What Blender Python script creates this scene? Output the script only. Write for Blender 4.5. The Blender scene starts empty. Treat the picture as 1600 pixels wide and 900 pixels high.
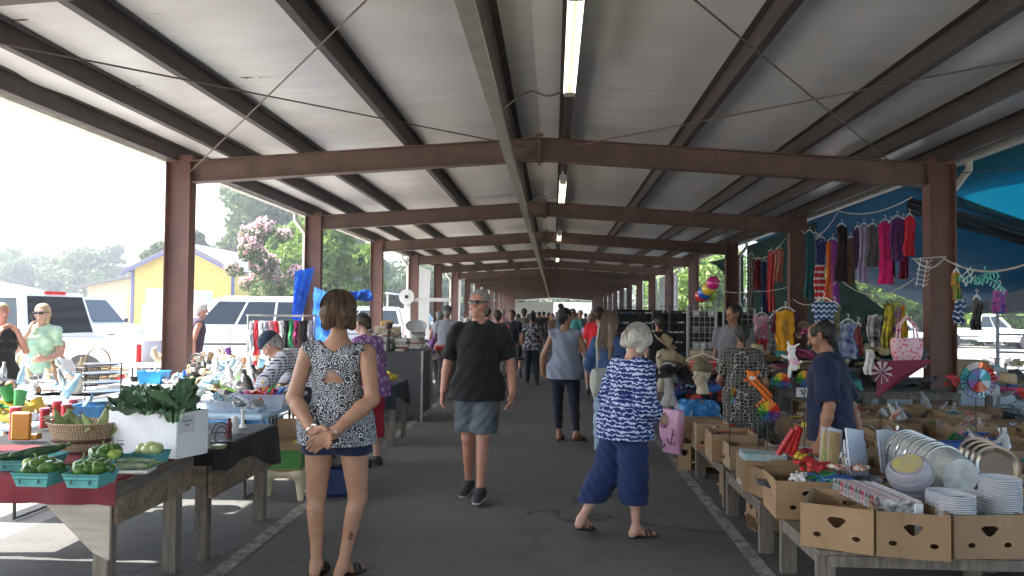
import bpy, bmesh, math, random
import numpy as np
from mathutils import Vector, Matrix, Euler
R = math.radians
PI = math.pi
rnd = random.Random(7)
nrs = np.random.RandomState(11)
SC = bpy.context.scene
COL = SC.collection

# ---------------------------------------------------------------- camera, light, exposure
EYE = 1.64
cam_d = bpy.data.cameras.new('camera')
cam_d.lens = 28.125; cam_d.sensor_width = 36; cam_d.clip_end = 2000; cam_d.clip_start = .05
cam = bpy.data.objects.new('camera', cam_d); COL.objects.link(cam)
cam.location = (0, 0, EYE); cam.rotation_euler = (Matrix.Rotation(R(3.0), 3, 'Z') @ Matrix.Rotation(R(91.8), 3, 'X') @ Matrix.Rotation(R(.6), 3, 'Z')).to_euler()
SC.camera = cam
world = bpy.data.worlds.new('World'); SC.world = world; world.use_nodes = True
SUN_DIR = Vector((-1, -.10, 1.22)).normalized()          # towards the sun
nt = world.node_tree; nt.nodes.clear()
sky = nt.nodes.new('ShaderNodeTexSky'); sky.sky_type = 'NISHITA'; sky.sun_disc = False
sky.sun_elevation = math.asin(SUN_DIR.z); sky.sun_rotation = math.atan2(SUN_DIR.x, SUN_DIR.y)
sky.dust_density = 2.5; sky.air_density = 1.2; sky.altitude = 50
bg = nt.nodes.new('ShaderNodeBackground'); bg.inputs[1].default_value = .15
wo = nt.nodes.new('ShaderNodeOutputWorld')
nt.links.new(sky.outputs[0], bg.inputs[0]); nt.links.new(bg.outputs[0], wo.inputs[0])
sun_d = bpy.data.lights.new('sun', 'SUN'); sun_d.energy = 4.6; sun_d.angle = R(.53); sun_d.color = (1, .95, .87)
sun = bpy.data.objects.new('sun', sun_d); COL.objects.link(sun)
sun.rotation_euler = (-SUN_DIR).to_track_quat('-Z', 'Y').to_euler()
SC.view_settings.view_transform = 'Standard'; SC.view_settings.look = 'None'
SC.view_settings.exposure = 2.25; SC.view_settings.gamma = 1; SC.view_settings.use_curve_mapping = False
SC.cycles.use_denoising = True
SC.cycles.max_bounces = 8; SC.cycles.diffuse_bounces = 5; SC.cycles.transparent_max_bounces = 16
SC.cycles.sample_clamp_indirect = 6

# ---------------------------------------------------------------- picking points
_M = cam.rotation_euler.to_matrix()
def ray(px, py):
    return _M @ Vector(((px - 800) / 1250, -(py - 450) / 1250, -1))
def at(px, py, Y):
    d = ray(px, py); return Vector((0, 0, EYE)) + d * (Y / d.y)
def on(px, py, z=0.):
    d = ray(px, py); return Vector((0, 0, EYE)) + d * ((z - EYE) / d.z)

# ---------------------------------------------------------------- materials
MATS = {}
def lin(c):
    return tuple(c[:3])
class NT:
    def __init__(s, name):
        s.m = bpy.data.materials.new(name); s.m.use_nodes = True
        s.t = s.m.node_tree; s.b = s.t.nodes['Principled BSDF']; s.out = s.t.nodes['Material Output']
    def n(s, typ, **kw):
        n = s.t.nodes.new('ShaderNode' + typ)
        for k, v in kw.items():
            if k in n.inputs.keys(): n.inputs[k].default_value = v
            else: setattr(n, k, v)
        return n
    def l(s, a, b): s.t.links.new(a, b)
    def coord(s, scale=(1, 1, 1), rot=(0, 0, 0), kind='Object'):
        c = s.n('TexCoord'); mp = s.n('Mapping'); mp.inputs['Scale'].default_value = scale
        mp.inputs['Rotation'].default_value = rot
        s.l(c.outputs[kind], mp.inputs[0]); return mp.outputs[0]
    def mix(s, fac, a, b):
        m = s.n('MixRGB')
        for i, v in ((0, fac), (1, a), (2, b)):
            if hasattr(v, 'links') or hasattr(v, 'is_linked'): s.l(v, m.inputs[i])
            elif i == 0: m.inputs[0].default_value = v
            else: m.inputs[i].default_value = (*v[:3], 1)
        return m.outputs[0]
    def ramp(s, fac, stops, interp='LINEAR'):
        r = s.n('ValToRGB'); r.color_ramp.interpolation = interp
        e = r.color_ramp.elements
        while len(e) < len(stops): e.new(.5)
        for x, (p, c) in zip(e, stops): x.position = p; x.color = (*c[:3], 1)
        s.l(fac, r.inputs[0]); return r.outputs[0]
    def math(s, op, a, b=None):
        m = s.n('Math', operation=op)
        for i, v in ((0, a), (1, b)):
            if v is None: continue
            if isinstance(v, (int, float)): m.inputs[i].default_value = v
            else: s.l(v, m.inputs[i])
        return m.outputs[0]
    def col(s, v):
        if isinstance(v, tuple): s.b.inputs['Base Color'].default_value = (*v[:3], 1)
        else: s.l(v, s.b.inputs['Base Color'])
    def bump(s, h, strength=.3, dist=.01):
        b = s.n('Bump'); b.inputs['Strength'].default_value = strength; b.inputs['Distance'].default_value = dist
        s.l(h, b.inputs['Height']); s.l(b.outputs[0], s.b.inputs['Normal'])
def mul(c, k): return tuple(min(1, x * k) for x in c[:3])
def mat(name, col=(.5, .5, .5), rough=.7, metal=0, var=.15, scale=5, bump=0, bscale=60, col2=None, st=(1, 1, 1),
        trans=0, alpha=1, emit=0, spec=.5, sheen=0, detail=4, bdist=.004, coat=0, tl=0):
    if name in MATS: return MATS[name]
    N = NT(name); co = N.coord((scale * st[0], scale * st[1], scale * st[2]))
    nz = N.n('TexNoise', Scale=1, Detail=detail, Roughness=.6); N.l(co, nz.inputs[0])
    c1, c2 = mul(col, 1 - var), (col2 or mul(col, 1 + var))
    cc = N.ramp(nz.outputs[0], [(.32, c1), (.68, c2)]); N.col(cc)
    b = N.b.inputs
    b['Roughness'].default_value = rough; b['Metallic'].default_value = metal; b['Alpha'].default_value = alpha
    b['Specular IOR Level'].default_value = spec
    if trans: b['Transmission Weight'].default_value = trans
    if sheen: b['Sheen Weight'].default_value = sheen
    if coat: b['Coat Weight'].default_value = coat
    if emit: N.l(cc, b['Emission Color']); b['Emission Strength'].default_value = emit
    if bump:
        n2 = N.n('TexNoise', Scale=bscale, Detail=5, Roughness=.6); N.l(N.coord(st), n2.inputs[0]); N.bump(n2.outputs[0], bump, bdist)
    if tl:
        t = N.n('BsdfTranslucent'); N.l(cc, t.inputs[0]); ms = N.n('MixShader'); ms.inputs[0].default_value = tl
        N.l(N.b.outputs[0], ms.inputs[1]); N.l(t.outputs[0], ms.inputs[2]); N.l(ms.outputs[0], N.out.inputs[0])
    MATS[name] = N.m; return N.m
def keep(name, N): MATS[name] = N.m; return N.m

# ---------------------------------------------------------------- mesh builder
class B:
    def __init__(s): s.v = []; s.f = []; s.mi = []; s.T = Matrix.Identity(4)
    def at(s, loc=(0, 0, 0), rot=(0, 0, 0), sc=1):
        s.T = Matrix.Translation(Vector(loc)) @ Euler(rot).to_matrix().to_4x4() @ Matrix.Scale(sc, 4); return s
    def add(s, vs, fs, m=0):
        o = len(s.v); s.v += [tuple(s.T @ Vector(p)) for p in vs]
        s.f += [tuple(o + i for i in f) for f in fs]; s.mi += [m] * len(fs); return s
    def box(s, c, d, m=0, rz=0, rot=None, ch=0):
        x, y, z = d[0] / 2, d[1] / 2, d[2] / 2
        E = Euler(rot or (0, 0, rz)).to_matrix(); c = Vector(c)
        if ch and min(x, y, z) > ch * 1.2:
            pts = []
            for sx in (-1, 1):
                for sy in (-1, 1):
                    for sz in (-1, 1):
                        for k in range(3):
                            q = [sx * x, sy * y, sz * z]
                            for j in range(3):
                                if j != k: q[j] -= (sx, sy, sz)[j] * ch
                            pts.append(c + E @ Vector(q))
            bm = bmesh.new(); [bm.verts.new(p) for p in pts]
            r = bmesh.ops.convex_hull(bm, input=bm.verts); bm.verts.index_update()
            bm.normal_update()
            s.add([v.co[:] for v in bm.verts], [tuple(v.index for v in f.verts) for f in bm.faces], m); bm.free(); return s
        vs = [c + E @ Vector((a * x, b * y, g * z)) for a in (-1, 1) for b in (-1, 1) for g in (-1, 1)]
        return s.add(vs, [(0, 1, 3, 2), (4, 6, 7, 5), (0, 4, 5, 1), (2, 3, 7, 6), (0, 2, 6, 4), (1, 5, 7, 3)], m)
    def bx(s, x0, x1, y0, y1, z0, z1, m=0):
        return s.box(((x0 + x1) / 2, (y0 + y1) / 2, (z0 + z1) / 2), (x1 - x0, y1 - y0, z1 - z0), m)
    def cyl(s, p0, p1, r0, r1=None, n=12, m=0, cap=True):
        return s.tube([p0, p1], [r0, r0 if r1 is None else r1], n, m, cap)
    def tube(s, pts, r, n=8, m=0, cap=True, closed=False):
        pts = [Vector(p) for p in pts]; k = len(pts)
        rs = r if isinstance(r, (list, tuple)) else [r] * k
        vs = []; fs = []; up = None
        for i, p in enumerate(pts):
            if closed: d = pts[(i + 1) % k] - pts[i - 1]
            else: d = pts[min(i + 1, k - 1)] - pts[max(i - 1, 0)]
            d = d.normalized() if d.length > 1e-9 else Vector((0, 0, 1))
            if up is None: up = Vector((0, 0, 1)) if abs(d.z) < .9 else Vector((1, 0, 0))
            a = d.cross(up).normalized(); b = a.cross(d).normalized(); up = b
            for j in range(n):
                t = 2 * PI * j / n; vs.append(p + (a * math.cos(t) + b * math.sin(t)) * rs[i])
        for i in range(k if closed else k - 1):
            i2 = (i + 1) % k
            for j in range(n):
                fs.append((i * n + j, i * n + (j + 1) % n, i2 * n + (j + 1) % n, i2 * n + j))
        if cap and not closed:
            fs.append(tuple(range(n))[::-1]); fs.append(tuple((k - 1) * n + j for j in range(n)))
        return s.add(vs, fs, m)
    def lathe(s, prof, n=24, m=0, c=(0, 0, 0), sx=1, sy=1):
        vs = []; fs = []; k = len(prof)
        for r, z in prof:
            for j in range(n):
                t = 2 * PI * j / n; vs.append((c[0] + r * sx * math.cos(t), c[1] + r * sy * math.sin(t), c[2] + z))
        for i in range(k - 1):
            for j in range(n): fs.append((i * n + j, i * n + (j + 1) % n, (i + 1) * n + (j + 1) % n, (i + 1) * n + j))
        if prof[0][0] > 1e-4: fs.append(tuple(range(n))[::-1])
        if prof[-1][0] > 1e-4: fs.append(tuple((k - 1) * n + j for j in range(n)))
        return s.add(vs, fs, m)
    def prism(s, poly, t0, t1, axis='y', m=0):
        # poly of 2D points; extruded along axis between t0 and t1
        def P(a, b, t): return {'y': (a, t, b), 'x': (t, a, b), 'z': (a, b, t)}[axis]
        k = len(poly); vs = [P(a, b, t0) for a, b in poly] + [P(a, b, t1) for a, b in poly]
        fs = [tuple(range(k)), tuple(range(2 * k - 1, k - 1, -1))] + [(i, i + k, (i + 1) % k + k, (i + 1) % k) for i in range(k)]
        return s.add(vs, fs, m)
    def grid(s, fn, nu, nv, m=0, closed=False):
        vs = [fn(i / nu, j / nv) for i in range(nu + 1) for j in range(nv + 1)]
        fs = [(i * (nv + 1) + j, (i + 1) * (nv + 1) + j, (i + 1) * (nv + 1) + j + 1, i * (nv + 1) + j + 1) for i in range(nu) for j in range(nv)]
        return s.add(vs, fs, m)
    def ball(s, c, r, n=12, m=0, sq=(1, 1, 1)):
        vs = []; fs = []; k = n // 2
        for i in range(k + 1):
            a = PI * i / k
            for j in range(n):
                t = 2 * PI * j / n
                vs.append((c[0] + r * sq[0] * math.sin(a) * math.cos(t), c[1] + r * sq[1] * math.sin(a) * math.sin(t), c[2] + r * sq[2] * math.cos(a)))
        for i in range(k):
            for j in range(n): fs.append((i * n + j, (i + 1) * n + j, (i + 1) * n + (j + 1) % n, i * n + (j + 1) % n))
        return s.add(vs, fs, m)
    def make(s, name, mats, parent=None, smooth=False, loc=(0, 0, 0), rz=0, solid=0, merge=False, rot=None):
        me = bpy.data.meshes.new(name); me.from_pydata(s.v, [], s.f)
        ms = mats if isinstance(mats, (list, tuple)) else [mats]
        for x in ms: me.materials.append(x)
        me.polygons.foreach_set('material_index', s.mi)
        if solid:
            bm = bmesh.new(); bm.from_mesh(me); bmesh.ops.remove_doubles(bm, verts=bm.verts, dist=1e-5)
            bmesh.ops.recalc_face_normals(bm, faces=bm.faces)
            bmesh.ops.solidify(bm, geom=bm.faces[:], thickness=solid); bm.to_mesh(me); bm.free()
        else:
            bm = bmesh.new(); bm.from_mesh(me)
            bmesh.ops.remove_doubles(bm, verts=bm.verts, dist=1e-6)
            bmesh.ops.recalc_face_normals(bm, faces=bm.faces); bm.to_mesh(me); bm.free()
        if smooth: smooth_by_angle(me, 40 if smooth is True else smooth)
        me.update()
        o = bpy.data.objects.new(name, me); COL.objects.link(o); o.location = loc
        o.rotation_euler = rot or (0, 0, rz)
        if parent: o.parent = parent
        return o
def smooth_by_angle(me, ang):
    me.polygons.foreach_set('use_smooth', [True] * len(me.polygons))
    bm = bmesh.new(); bm.from_mesh(me); ca = R(ang)
    for e in bm.edges:
        if len(e.link_faces) == 2 and e.calc_face_angle(0) > ca: e.smooth = False
    bm.to_mesh(me); bm.free()
def thing(name, label, cat, loc=(0, 0, 0), rz=0, group=None):
    o = bpy.data.objects.new(name, None); COL.objects.link(o); o.empty_display_size = .1
    o.location = loc; o.rotation_euler = (0, 0, rz); o['label'] = label; o['category'] = cat
    if group: o['group'] = group
    return o
def tag(o, label, cat, group=None):
    o['label'] = label; o['category'] = cat
    if group: o['group'] = group
    return o
def kind(o, k='structure'): o['kind'] = k; return o
def dup(root, loc=None, rz=None, label=None, group=None):
    r = root.copy(); COL.objects.link(r)
    if loc is not None: r.location = loc
    if rz is not None: r.rotation_euler = (0, 0, rz)
    if label: r['label'] = label
    if group: r['group'] = group
    for ch in list(root.children):
        c = ch.copy(); COL.objects.link(c); c.parent = r
        for g in ch.children:
            d = g.copy(); COL.objects.link(d); d.parent = c
    return r

# ---------------------------------------------------------------- signed-distance modelling (soft bodies)
class F:
    """a field of blended rounded cones, meshed by surface nets; every prim is (a, b, ra, rb, axis, squash, blend)"""
    def __init__(s, res=.01): s.res = res; s.p = []; s.neg = []; s.planes = []; s.disp = None
    def c(s, a, b, ra, rb=None, ax=None, k=1., bl=.03):
        s.p.append((np.array(a, float), np.array(b, float), ra, ra if rb is None else rb, None if ax is None else np.array(ax, float), k, bl)); return s
    def sub(s, a, b, ra, rb=None, ax=None, k=1.):
        s.neg.append((np.array(a, float), np.array(b, float), ra, ra if rb is None else rb, None if ax is None else np.array(ax, float), k, 0)); return s
    def cut(s, p, n):
        s.planes.append((np.array(p, float), np.array(n, float) / np.linalg.norm(n))); return s   # removes the side n points to
    @staticmethod
    def dist(P, pr):
        a, b, ra, rb, ax, k, bl = pr; ba = b - a; L = max(ba @ ba, 1e-9)
        q = P - a; t = np.clip(q @ ba / L, 0, 1); q = q - t[..., None] * ba
        if ax is not None:
            axn = ax / np.linalg.norm(ax); q = q + (q @ axn)[..., None] * axn * (k - 1)
        return np.sqrt((q * q).sum(-1)) - (ra + (rb - ra) * t)
    def mesh(s):
        res = s.res; lo = np.full(3, 1e9); hi = -lo
        for a, b, ra, rb, ax, k, bl in s.p:
            e = max(ra, rb) * (1 if k >= 1 else 1 / k) + .02
            lo = np.minimum(lo, np.minimum(a, b) - e); hi = np.maximum(hi, np.maximum(a, b) + e)
        lo -= 2 * res; n = np.ceil((hi - lo) / res).astype(int) + 3
        ax_ = [lo[i] + np.arange(n[i]) * res for i in range(3)]
        f = np.full(n, 1., np.float32)
        def local(pr, m):
            a, b, ra, rb, ax, k, bl = pr; e = max(ra, rb) * (1 if k >= 1 else 1 / k) + m
            l = np.maximum(0, ((np.minimum(a, b) - e - lo) / res).astype(int)); h = np.minimum(n, ((np.maximum(a, b) + e - lo) / res).astype(int) + 2)
            sl = tuple(slice(l[i], max(l[i], h[i])) for i in range(3))
            g = np.stack(np.meshgrid(*[ax_[i][sl[i]] for i in range(3)], indexing='ij'), -1); return sl, g
        for pr in s.p:
            sl, g = local(pr, pr[6] + 3 * res)
            d = s.dist(g, pr); bl = max(pr[6], 1e-4); o = f[sl]
            h = np.clip(.5 + .5 * (o - d) / bl, 0, 1); f[sl] = o * (1 - h) + d * h - bl * h * (1 - h)
        for pr in s.neg:
            sl, g = local(pr, 3 * res); f[sl] = np.maximum(f[sl], -s.dist(g, pr))
        if s.planes or s.disp:
            g = np.stack(np.meshgrid(*ax_, indexing='ij'), -1)
            if s.disp is not None: f = f + s.disp(g).astype(np.float32)
            for p, nn in s.planes: f = np.maximum(f, (g - p) @ nn)
        return nets(f, lo, res)
    def make(s, name, m, parent=None, smooth_it=1, colors=None):
        v, q = s.mesh()
        me = bpy.data.meshes.new(name)
        me.vertices.add(len(v)); me.vertices.foreach_set('co', v.astype(np.float32).ravel())
        me.loops.add(q.size); me.loops.foreach_set('vertex_index', q.astype(np.int32).ravel())
        me.polygons.add(len(q)); me.polygons.foreach_set('loop_start', np.arange(0, q.size, 4, dtype=np.int32))
        me.polygons.foreach_set('use_smooth', np.ones(len(q), bool))
        me.update(calc_edges=True)
        for x in (m if isinstance(m, (list, tuple)) else [m]): me.materials.append(x)
        o = bpy.data.objects.new(name, me); COL.objects.link(o)
        if parent: o.parent = parent
        return o
def nets(f, lo, res):
    n = np.array(f.shape); cn = n - 1; ins = f < 0
    acc = np.zeros((*cn, 3), np.float32); cnt = np.zeros(cn, np.float32); E = []
    for ax in range(3):
        s0 = [slice(None)] * 3; s1 = [slice(None)] * 3; s0[ax] = slice(0, -1); s1[ax] = slice(1, None)
        a, b = f[tuple(s0)], f[tuple(s1)]; cr = ins[tuple(s0)] != ins[tuple(s1)]
        idx = np.argwhere(cr); t = (a[cr] / (a[cr] - b[cr]))
        pos = idx.astype(np.float32); pos[:, ax] += t
        u, v = (ax + 1) % 3, (ax + 2) % 3
        for du in (0, -1):
            for dv in (0, -1):
                c = idx.copy(); c[:, u] += du; c[:, v] += dv
                ok = ((c >= 0) & (c < cn)).all(1)
                np.add.at(acc, tuple(c[ok].T), pos[ok]); np.add.at(cnt, tuple(c[ok].T), 1)
        ok = (idx[:, u] > 0) & (idx[:, v] > 0) & (idx[:, u] < cn[u]) & (idx[:, v] < cn[v])
        E.append((ax, idx[ok], ins[tuple(s0)][cr][ok]))
    m = cnt > 0; vid = np.full(cn, -1, np.int64); vid[m] = np.arange(m.sum())
    V = acc[m] / cnt[m][:, None] * res + lo; Q = []
    for ax, idx, inside in E:
        u, v = (ax + 1) % 3, (ax + 2) % 3
        def g(du, dv):
            c = idx.copy(); c[:, u] += du; c[:, v] += dv; return vid[tuple(c.T)]
        q = np.stack([g(-1, -1), g(0, -1), g(0, 0), g(-1, 0)], 1); q[~inside] = q[~inside][:, ::-1]; Q.append(q)
    return V, np.concatenate(Q)

# ---------------------------------------------------------------- common materials
STEEL = mat('primer_red_steel', (.13, .076, .054), .55, var=.25, scale=3, bump=.15, bscale=30)
PURLIN = mat('primer_brown_purlin', (.062, .047, .04), .6, var=.2, scale=3)
WHITEP = mat('white_paint', (.72, .72, .7), .5, var=.05)
WOODM = {}
def wood(name, c1, c2, axis=0, scale=4, rough=.8):
    if name in MATS: return MATS[name]
    N = NT(name); st = [scale * 6] * 3; st[axis] = scale * .5
    co = N.coord(tuple(st)); nz = N.n('TexNoise', Scale=1, Detail=6, Roughness=.65, Distortion=1.2); N.l(co, nz.inputs[0])
    N.col(N.ramp(nz.outputs[0], [(.3, c1), (.7, c2)])); N.b.inputs['Roughness'].default_value = rough
    N.bump(nz.outputs[0], .5, .003); return keep(name, N)
WGREY = wood('weathered_grey_wood', (.07, .058, .048), (.24, .2, .165), 2)
WGREYX = wood('weathered_grey_plank', (.07, .058, .048), (.23, .19, .155), 1)
CHROME = mat('chrome', (.7, .7, .7), .15, 1, var=.03)
BLACKP = mat('black_plastic', (.015, .015, .016), .45, var=.2)
RUBBER = mat('tyre_rubber', (.02, .02, .02), .85, var=.2)
GLASSD = mat('dark_window_glass', (.015, .02, .024), .08, var=.1)
# ---------------------------------------------------------------- ground, aisle, lines
def asphalt(name, base, fine=.35, spot=.3, rough=.85):
    N = NT(name); co = N.coord()
    a = N.n('TexNoise', Scale=.55, Detail=6, Roughness=.65); N.l(co, a.inputs[0])
    b = N.n('TexNoise', Scale=90, Detail=3, Roughness=.7); N.l(co, b.inputs[0])
    v = N.n('TexVoronoi', Scale=1.3); N.l(co, v.inputs[0])
    c1 = N.ramp(a.outputs[0], [(.3, mul(base, 1 - spot)), (.7, mul(base, 1 + spot))])
    c2 = N.ramp(b.outputs[0], [(.35, (1 - fine,) * 3), (.65, (1, 1, 1))])
    m = N.n('MixRGB', blend_type='MULTIPLY'); m.inputs[0].default_value = 1; N.l(c1, m.inputs[1]); N.l(c2, m.inputs[2])
    st = N.ramp(v.outputs['Distance'], [(.03, (.45, .42, .4)), (.09, (1, 1, 1))])
    m2 = N.n('MixRGB', blend_type='MULTIPLY'); m2.inputs[0].default_value = .6; N.l(m.outputs[0], m2.inputs[1]); N.l(st, m2.inputs[2])
    dn = N.n('TexNoise', Scale=1.5, Detail=4); N.l(co, dn.inputs[0]); va = N.n('VectorMath', operation='ADD'); N.l(co, va.inputs[0]); N.l(dn.outputs['Color'], va.inputs[1])
    vc = N.n('TexVoronoi', Scale=.42, feature='DISTANCE_TO_EDGE'); N.l(va.outputs[0], vc.inputs[0]); big = N.n('TexNoise', Scale=.23, Detail=3); N.l(co, big.inputs[0])
    crk = N.mix(N.ramp(big.outputs[0], [(.5, (0, 0, 0)), (.56, (1, 1, 1))]), (1, 1, 1), N.ramp(vc.outputs['Distance'], [(.004, (.35, .35, .35)), (.012, (1, 1, 1))]))
    sp = N.n('TexNoise', Scale=3.2, Detail=5, Roughness=.7); N.l(co, sp.inputs[0]); stn = N.ramp(sp.outputs[0], [(.34, (.72, .71, .7)), (.45, (1, 1, 1)), (.64, (1, 1, 1)), (.74, (1.25, 1.24, 1.2))])
    m3 = N.n('MixRGB', blend_type='MULTIPLY'); m3.inputs[0].default_value = 1; N.l(m2.outputs[0], m3.inputs[1]); N.l(crk, m3.inputs[2]); m4 = N.n('MixRGB', blend_type='MULTIPLY'); m4.inputs[0].default_value = 1; N.l(m3.outputs[0], m4.inputs[1]); N.l(stn, m4.inputs[2])
    N.col(m4.outputs[0]); N.bump(b.outputs[0], .5, .004)
    rr = N.ramp(a.outputs[0], [(.3, (rough - .22,) * 3), (.7, (rough,) * 3)]); N.l(rr, N.b.inputs['Roughness'])
    return N.m
g = B(); g.add([(-400, -60, 0), (400, -60, 0), (400, 900, 0), (-400, 900, 0)], [(0, 1, 2, 3)])
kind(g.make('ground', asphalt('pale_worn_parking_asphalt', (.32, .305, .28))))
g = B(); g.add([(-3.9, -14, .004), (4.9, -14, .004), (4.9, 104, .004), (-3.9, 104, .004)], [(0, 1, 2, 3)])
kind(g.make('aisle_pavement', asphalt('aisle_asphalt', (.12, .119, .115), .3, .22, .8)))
N = NT('worn_white_line'); co = N.coord((9, 9, 9)); z = N.n('TexNoise', Scale=1, Detail=6, Roughness=.75); N.l(co, z.inputs[0])
N.col(N.ramp(z.outputs[0], [(.4, (.12, .12, .115)), (.64, (.33, .33, .31))])); N.b.inputs['Roughness'].default_value = .8
LINE = N.m
for i, (x, w) in enumerate(((-2.07, .11), (1.36, .1))):
    g = B(); g.add([(x - w / 2, -8, .008), (x + w / 2, -8, .008), (x + w / 2, 100, .008), (x - w / 2, 100, .008)], [(0, 1, 2, 3)])
    kind(g.make('lane_line', LINE))
g = B()
for i in range(90):
    y = 2.5 + 24 * nrs.rand() ** 1.4; x = nrs.uniform(-2.6, 2.2); r = nrs.uniform(.004, .02); a = nrs.uniform(0, 6)
    g.add([(x + r * math.cos(a + t), y + r * math.sin(a + t) * nrs.uniform(.4, 1), .011) for t in (0, 1.3, 2.7, 4.2)], [(0, 1, 2, 3)])
kind(g.make('ground_litter', mat('pale_litter', (.3, .28, .24), .8, var=.5, scale=3)), 'stuff')

# ---------------------------------------------------------------- the open shed
BAY = 6.1; Y1 = 10.65; NB = 16
YS = [Y1 + BAY * i for i in range(-4, NB)]
XL, XR, XRI = -5.28, 5.17, -.21
ZE, ZR = 3.63, 3.985; RD = .29
def rtop(x):   # top of rafter
    return ZR - (ZR - ZE) * (abs(x - XRI) / (XR - XRI))
shed = thing('market_shed', 'long open steel market shed with red brown frames and a pale ceiling', 'shed', (0, 0, 0))
# ceiling sheet: sagging insulation facing
N = NT('stained_white_insulation_facing'); co = N.coord((.6, 1.6, 1))
a = N.n('TexNoise', Scale=1.2, Detail=5, Roughness=.6, Distortion=.6); N.l(co, a.inputs[0])
c = N.ramp(a.outputs[0], [(.3, (.64, .615, .57)), (.7, (.76, .74, .7))])
b = N.n('TexNoise', Scale=1, Detail=8, Roughness=.7, Distortion=.5); N.l(N.coord((.8, 2.5, 1)), b.inputs[0])
c = N.mix(N.ramp(b.outputs[0], [(.7, (0, 0, 0)), (.78, (.35, .35, .35))]), c, (.3, .2, .11))
N.col(c); N.b.inputs['Roughness'].default_value = .38
w = N.n('TexNoise', Scale=1, Detail=2); N.l(N.coord((.5, 3.2, 1)), w.inputs[0]); N.bump(w.outputs[0], .4, .05)
CEIL = N.m
PX = [-5.13, -4.35, -3.4, -1.95, -.55, .12, 1.67, 3.15, 4.15, 4.95]
xs = [-5.55] + PX + [5.45]
for side in (0, 1):
    b = B(); yy0, yy1 = YS[0] - 1.5, YS[-1] + .6
    seg = [x for x in xs if (x <= XRI if side == 0 else x >= XRI)]
    seg = seg + [XRI] if side == 0 else [XRI] + seg
    pts = []
    for a0, a1 in zip(seg[:-1], seg[1:]):
        for k in range(4):
            t = k / 4; x = a0 + (a1 - a0) * t; pts.append((x, rtop(x) + .205 - .045 * math.sin(PI * t) * min(1, (a1 - a0))))
    pts.append((seg[-1], rtop(seg[-1]) + .205))
    nY = 150
    def fn(u, v):
        i = int(round(u * (len(pts) - 1))); x, z = pts[i]; y = yy0 + (yy1 - yy0) * v
        return (x, y, z + .012 * math.sin(y * 1.7 + x) * math.sin(y * .63))
    b.grid(fn, len(pts) - 1, nY); b.make('ceiling_sheet', CEIL, shed, smooth=60, solid=0)
    b = B(); x0, x1 = pts[0][0], pts[-1][0]
    b.prism([(x0, pts[0][1] + .03), (x1, pts[-1][1] + .03), (x1, pts[-1][1] + .06), (x0, pts[0][1] + .06)], yy0, yy1)
    b.make('metal_roof', mat('galvanised_roof', (.55, .56, .57), .4, .6), shed)
def ibeam_col(x0, x1, y, z1, b):
    b.bx(x0 + .012, x1 - .012, y - .006, y + .006, 0, z1); b.bx(x0, x0 + .012, y - .1, y + .1, 0, z1); b.bx(x1 - .012, x1, y - .1, y + .1, 0, z1)
BRKT = mat('bolt_plate_dark', (.05, .03, .027), .6)
for i, y in enumerate(YS):
    for sx, x in ((1, XL), (-1, XR)):
        b = B(); x0, x1 = sorted((x, x + sx * .34)); ibeam_col(x0, x1, y, rtop(x) + .0, b)
        b.bx(x0 - .03, x1 + .03, y - .13, y + .13, .003, .02); b.bx(x0 - .01, x1 + .01, y - .06, y + .06, rtop(x), rtop(x) + .1)
        b.make('column', mat('primer_red_column', (.145, .067, .05), .6, var=.2, scale=3), shed)
    if 3 <= i:
        b = B()
        xa, xb = XL + .345, XR - .345
        for s0, s1 in ((xa, XRI), (XRI, xb)):
            za, zb = rtop(s0), rtop(s1)
            b.prism([(s0, za), (s1, zb), (s1, zb - RD), (s0, za - RD)], y - .006, y + .006)
            b.prism([(s0, za), (s1, zb), (s1, zb - .014), (s0, za - .014)], y - .085, y + .085)
            b.prism([(s0, za - RD), (s1, zb - RD), (s1, zb - RD - .014), (s0, za - RD - .014)], y - .085, y + .085)
        b.bx(XRI - .018, XRI + .018, y - .09, y + .09, ZR - RD - .06, ZR + .05)
        for dx in (-.03, .03):
            for zz in (ZR + .03, ZR - .08, ZR - RD + .07, ZR - RD - .04): b.cyl((XRI + dx * 1.8, y - .05, zz), (XRI - dx * .2, y - .05, zz), .014, n=6)
        b.make('rafter', STEEL, shed)
for x in PX:
    b = B(); z = rtop(x); y0, y1 = YS[2], YS[-1] + .3; s = 1 if x > XRI else -1
    zt = z + .2 - (.012 if abs(x) < 5 else 0)
    b.bx(x - .004, x + .004, y0, y1, z + .004, zt); b.bx(x, x + s * .075, y0, y1, z + .003, z + .009); b.bx(x - s * .07, x, y0, y1, zt - .006, zt)
    b.make('purlin', PURLIN, shed)
for sx, x in ((-1, -5.56), (1, 5.46)):
    b = B(); z = rtop(x) + .2; b.bx(x - .06, x + .06, YS[0] - 1.5, YS[-1] + .6, z - .1, z + .02)
    b.make('roof_edge_trim', mat('cream_edge_trim', (.6, .58, .5), .5), shed)
b = B(); zb = ZR - RD - .07
b.bx(-.63, -.515, -6, YS[-1], zb - .06, zb)
for y in range(-5, 100, 3): b.bx(-.635, -.51, y, y + .05, zb - .066, zb + .004)
b.make('cable_tray', mat('grey_cable_tray', (.36, .34, .29), .5, .3), shed)
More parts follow.
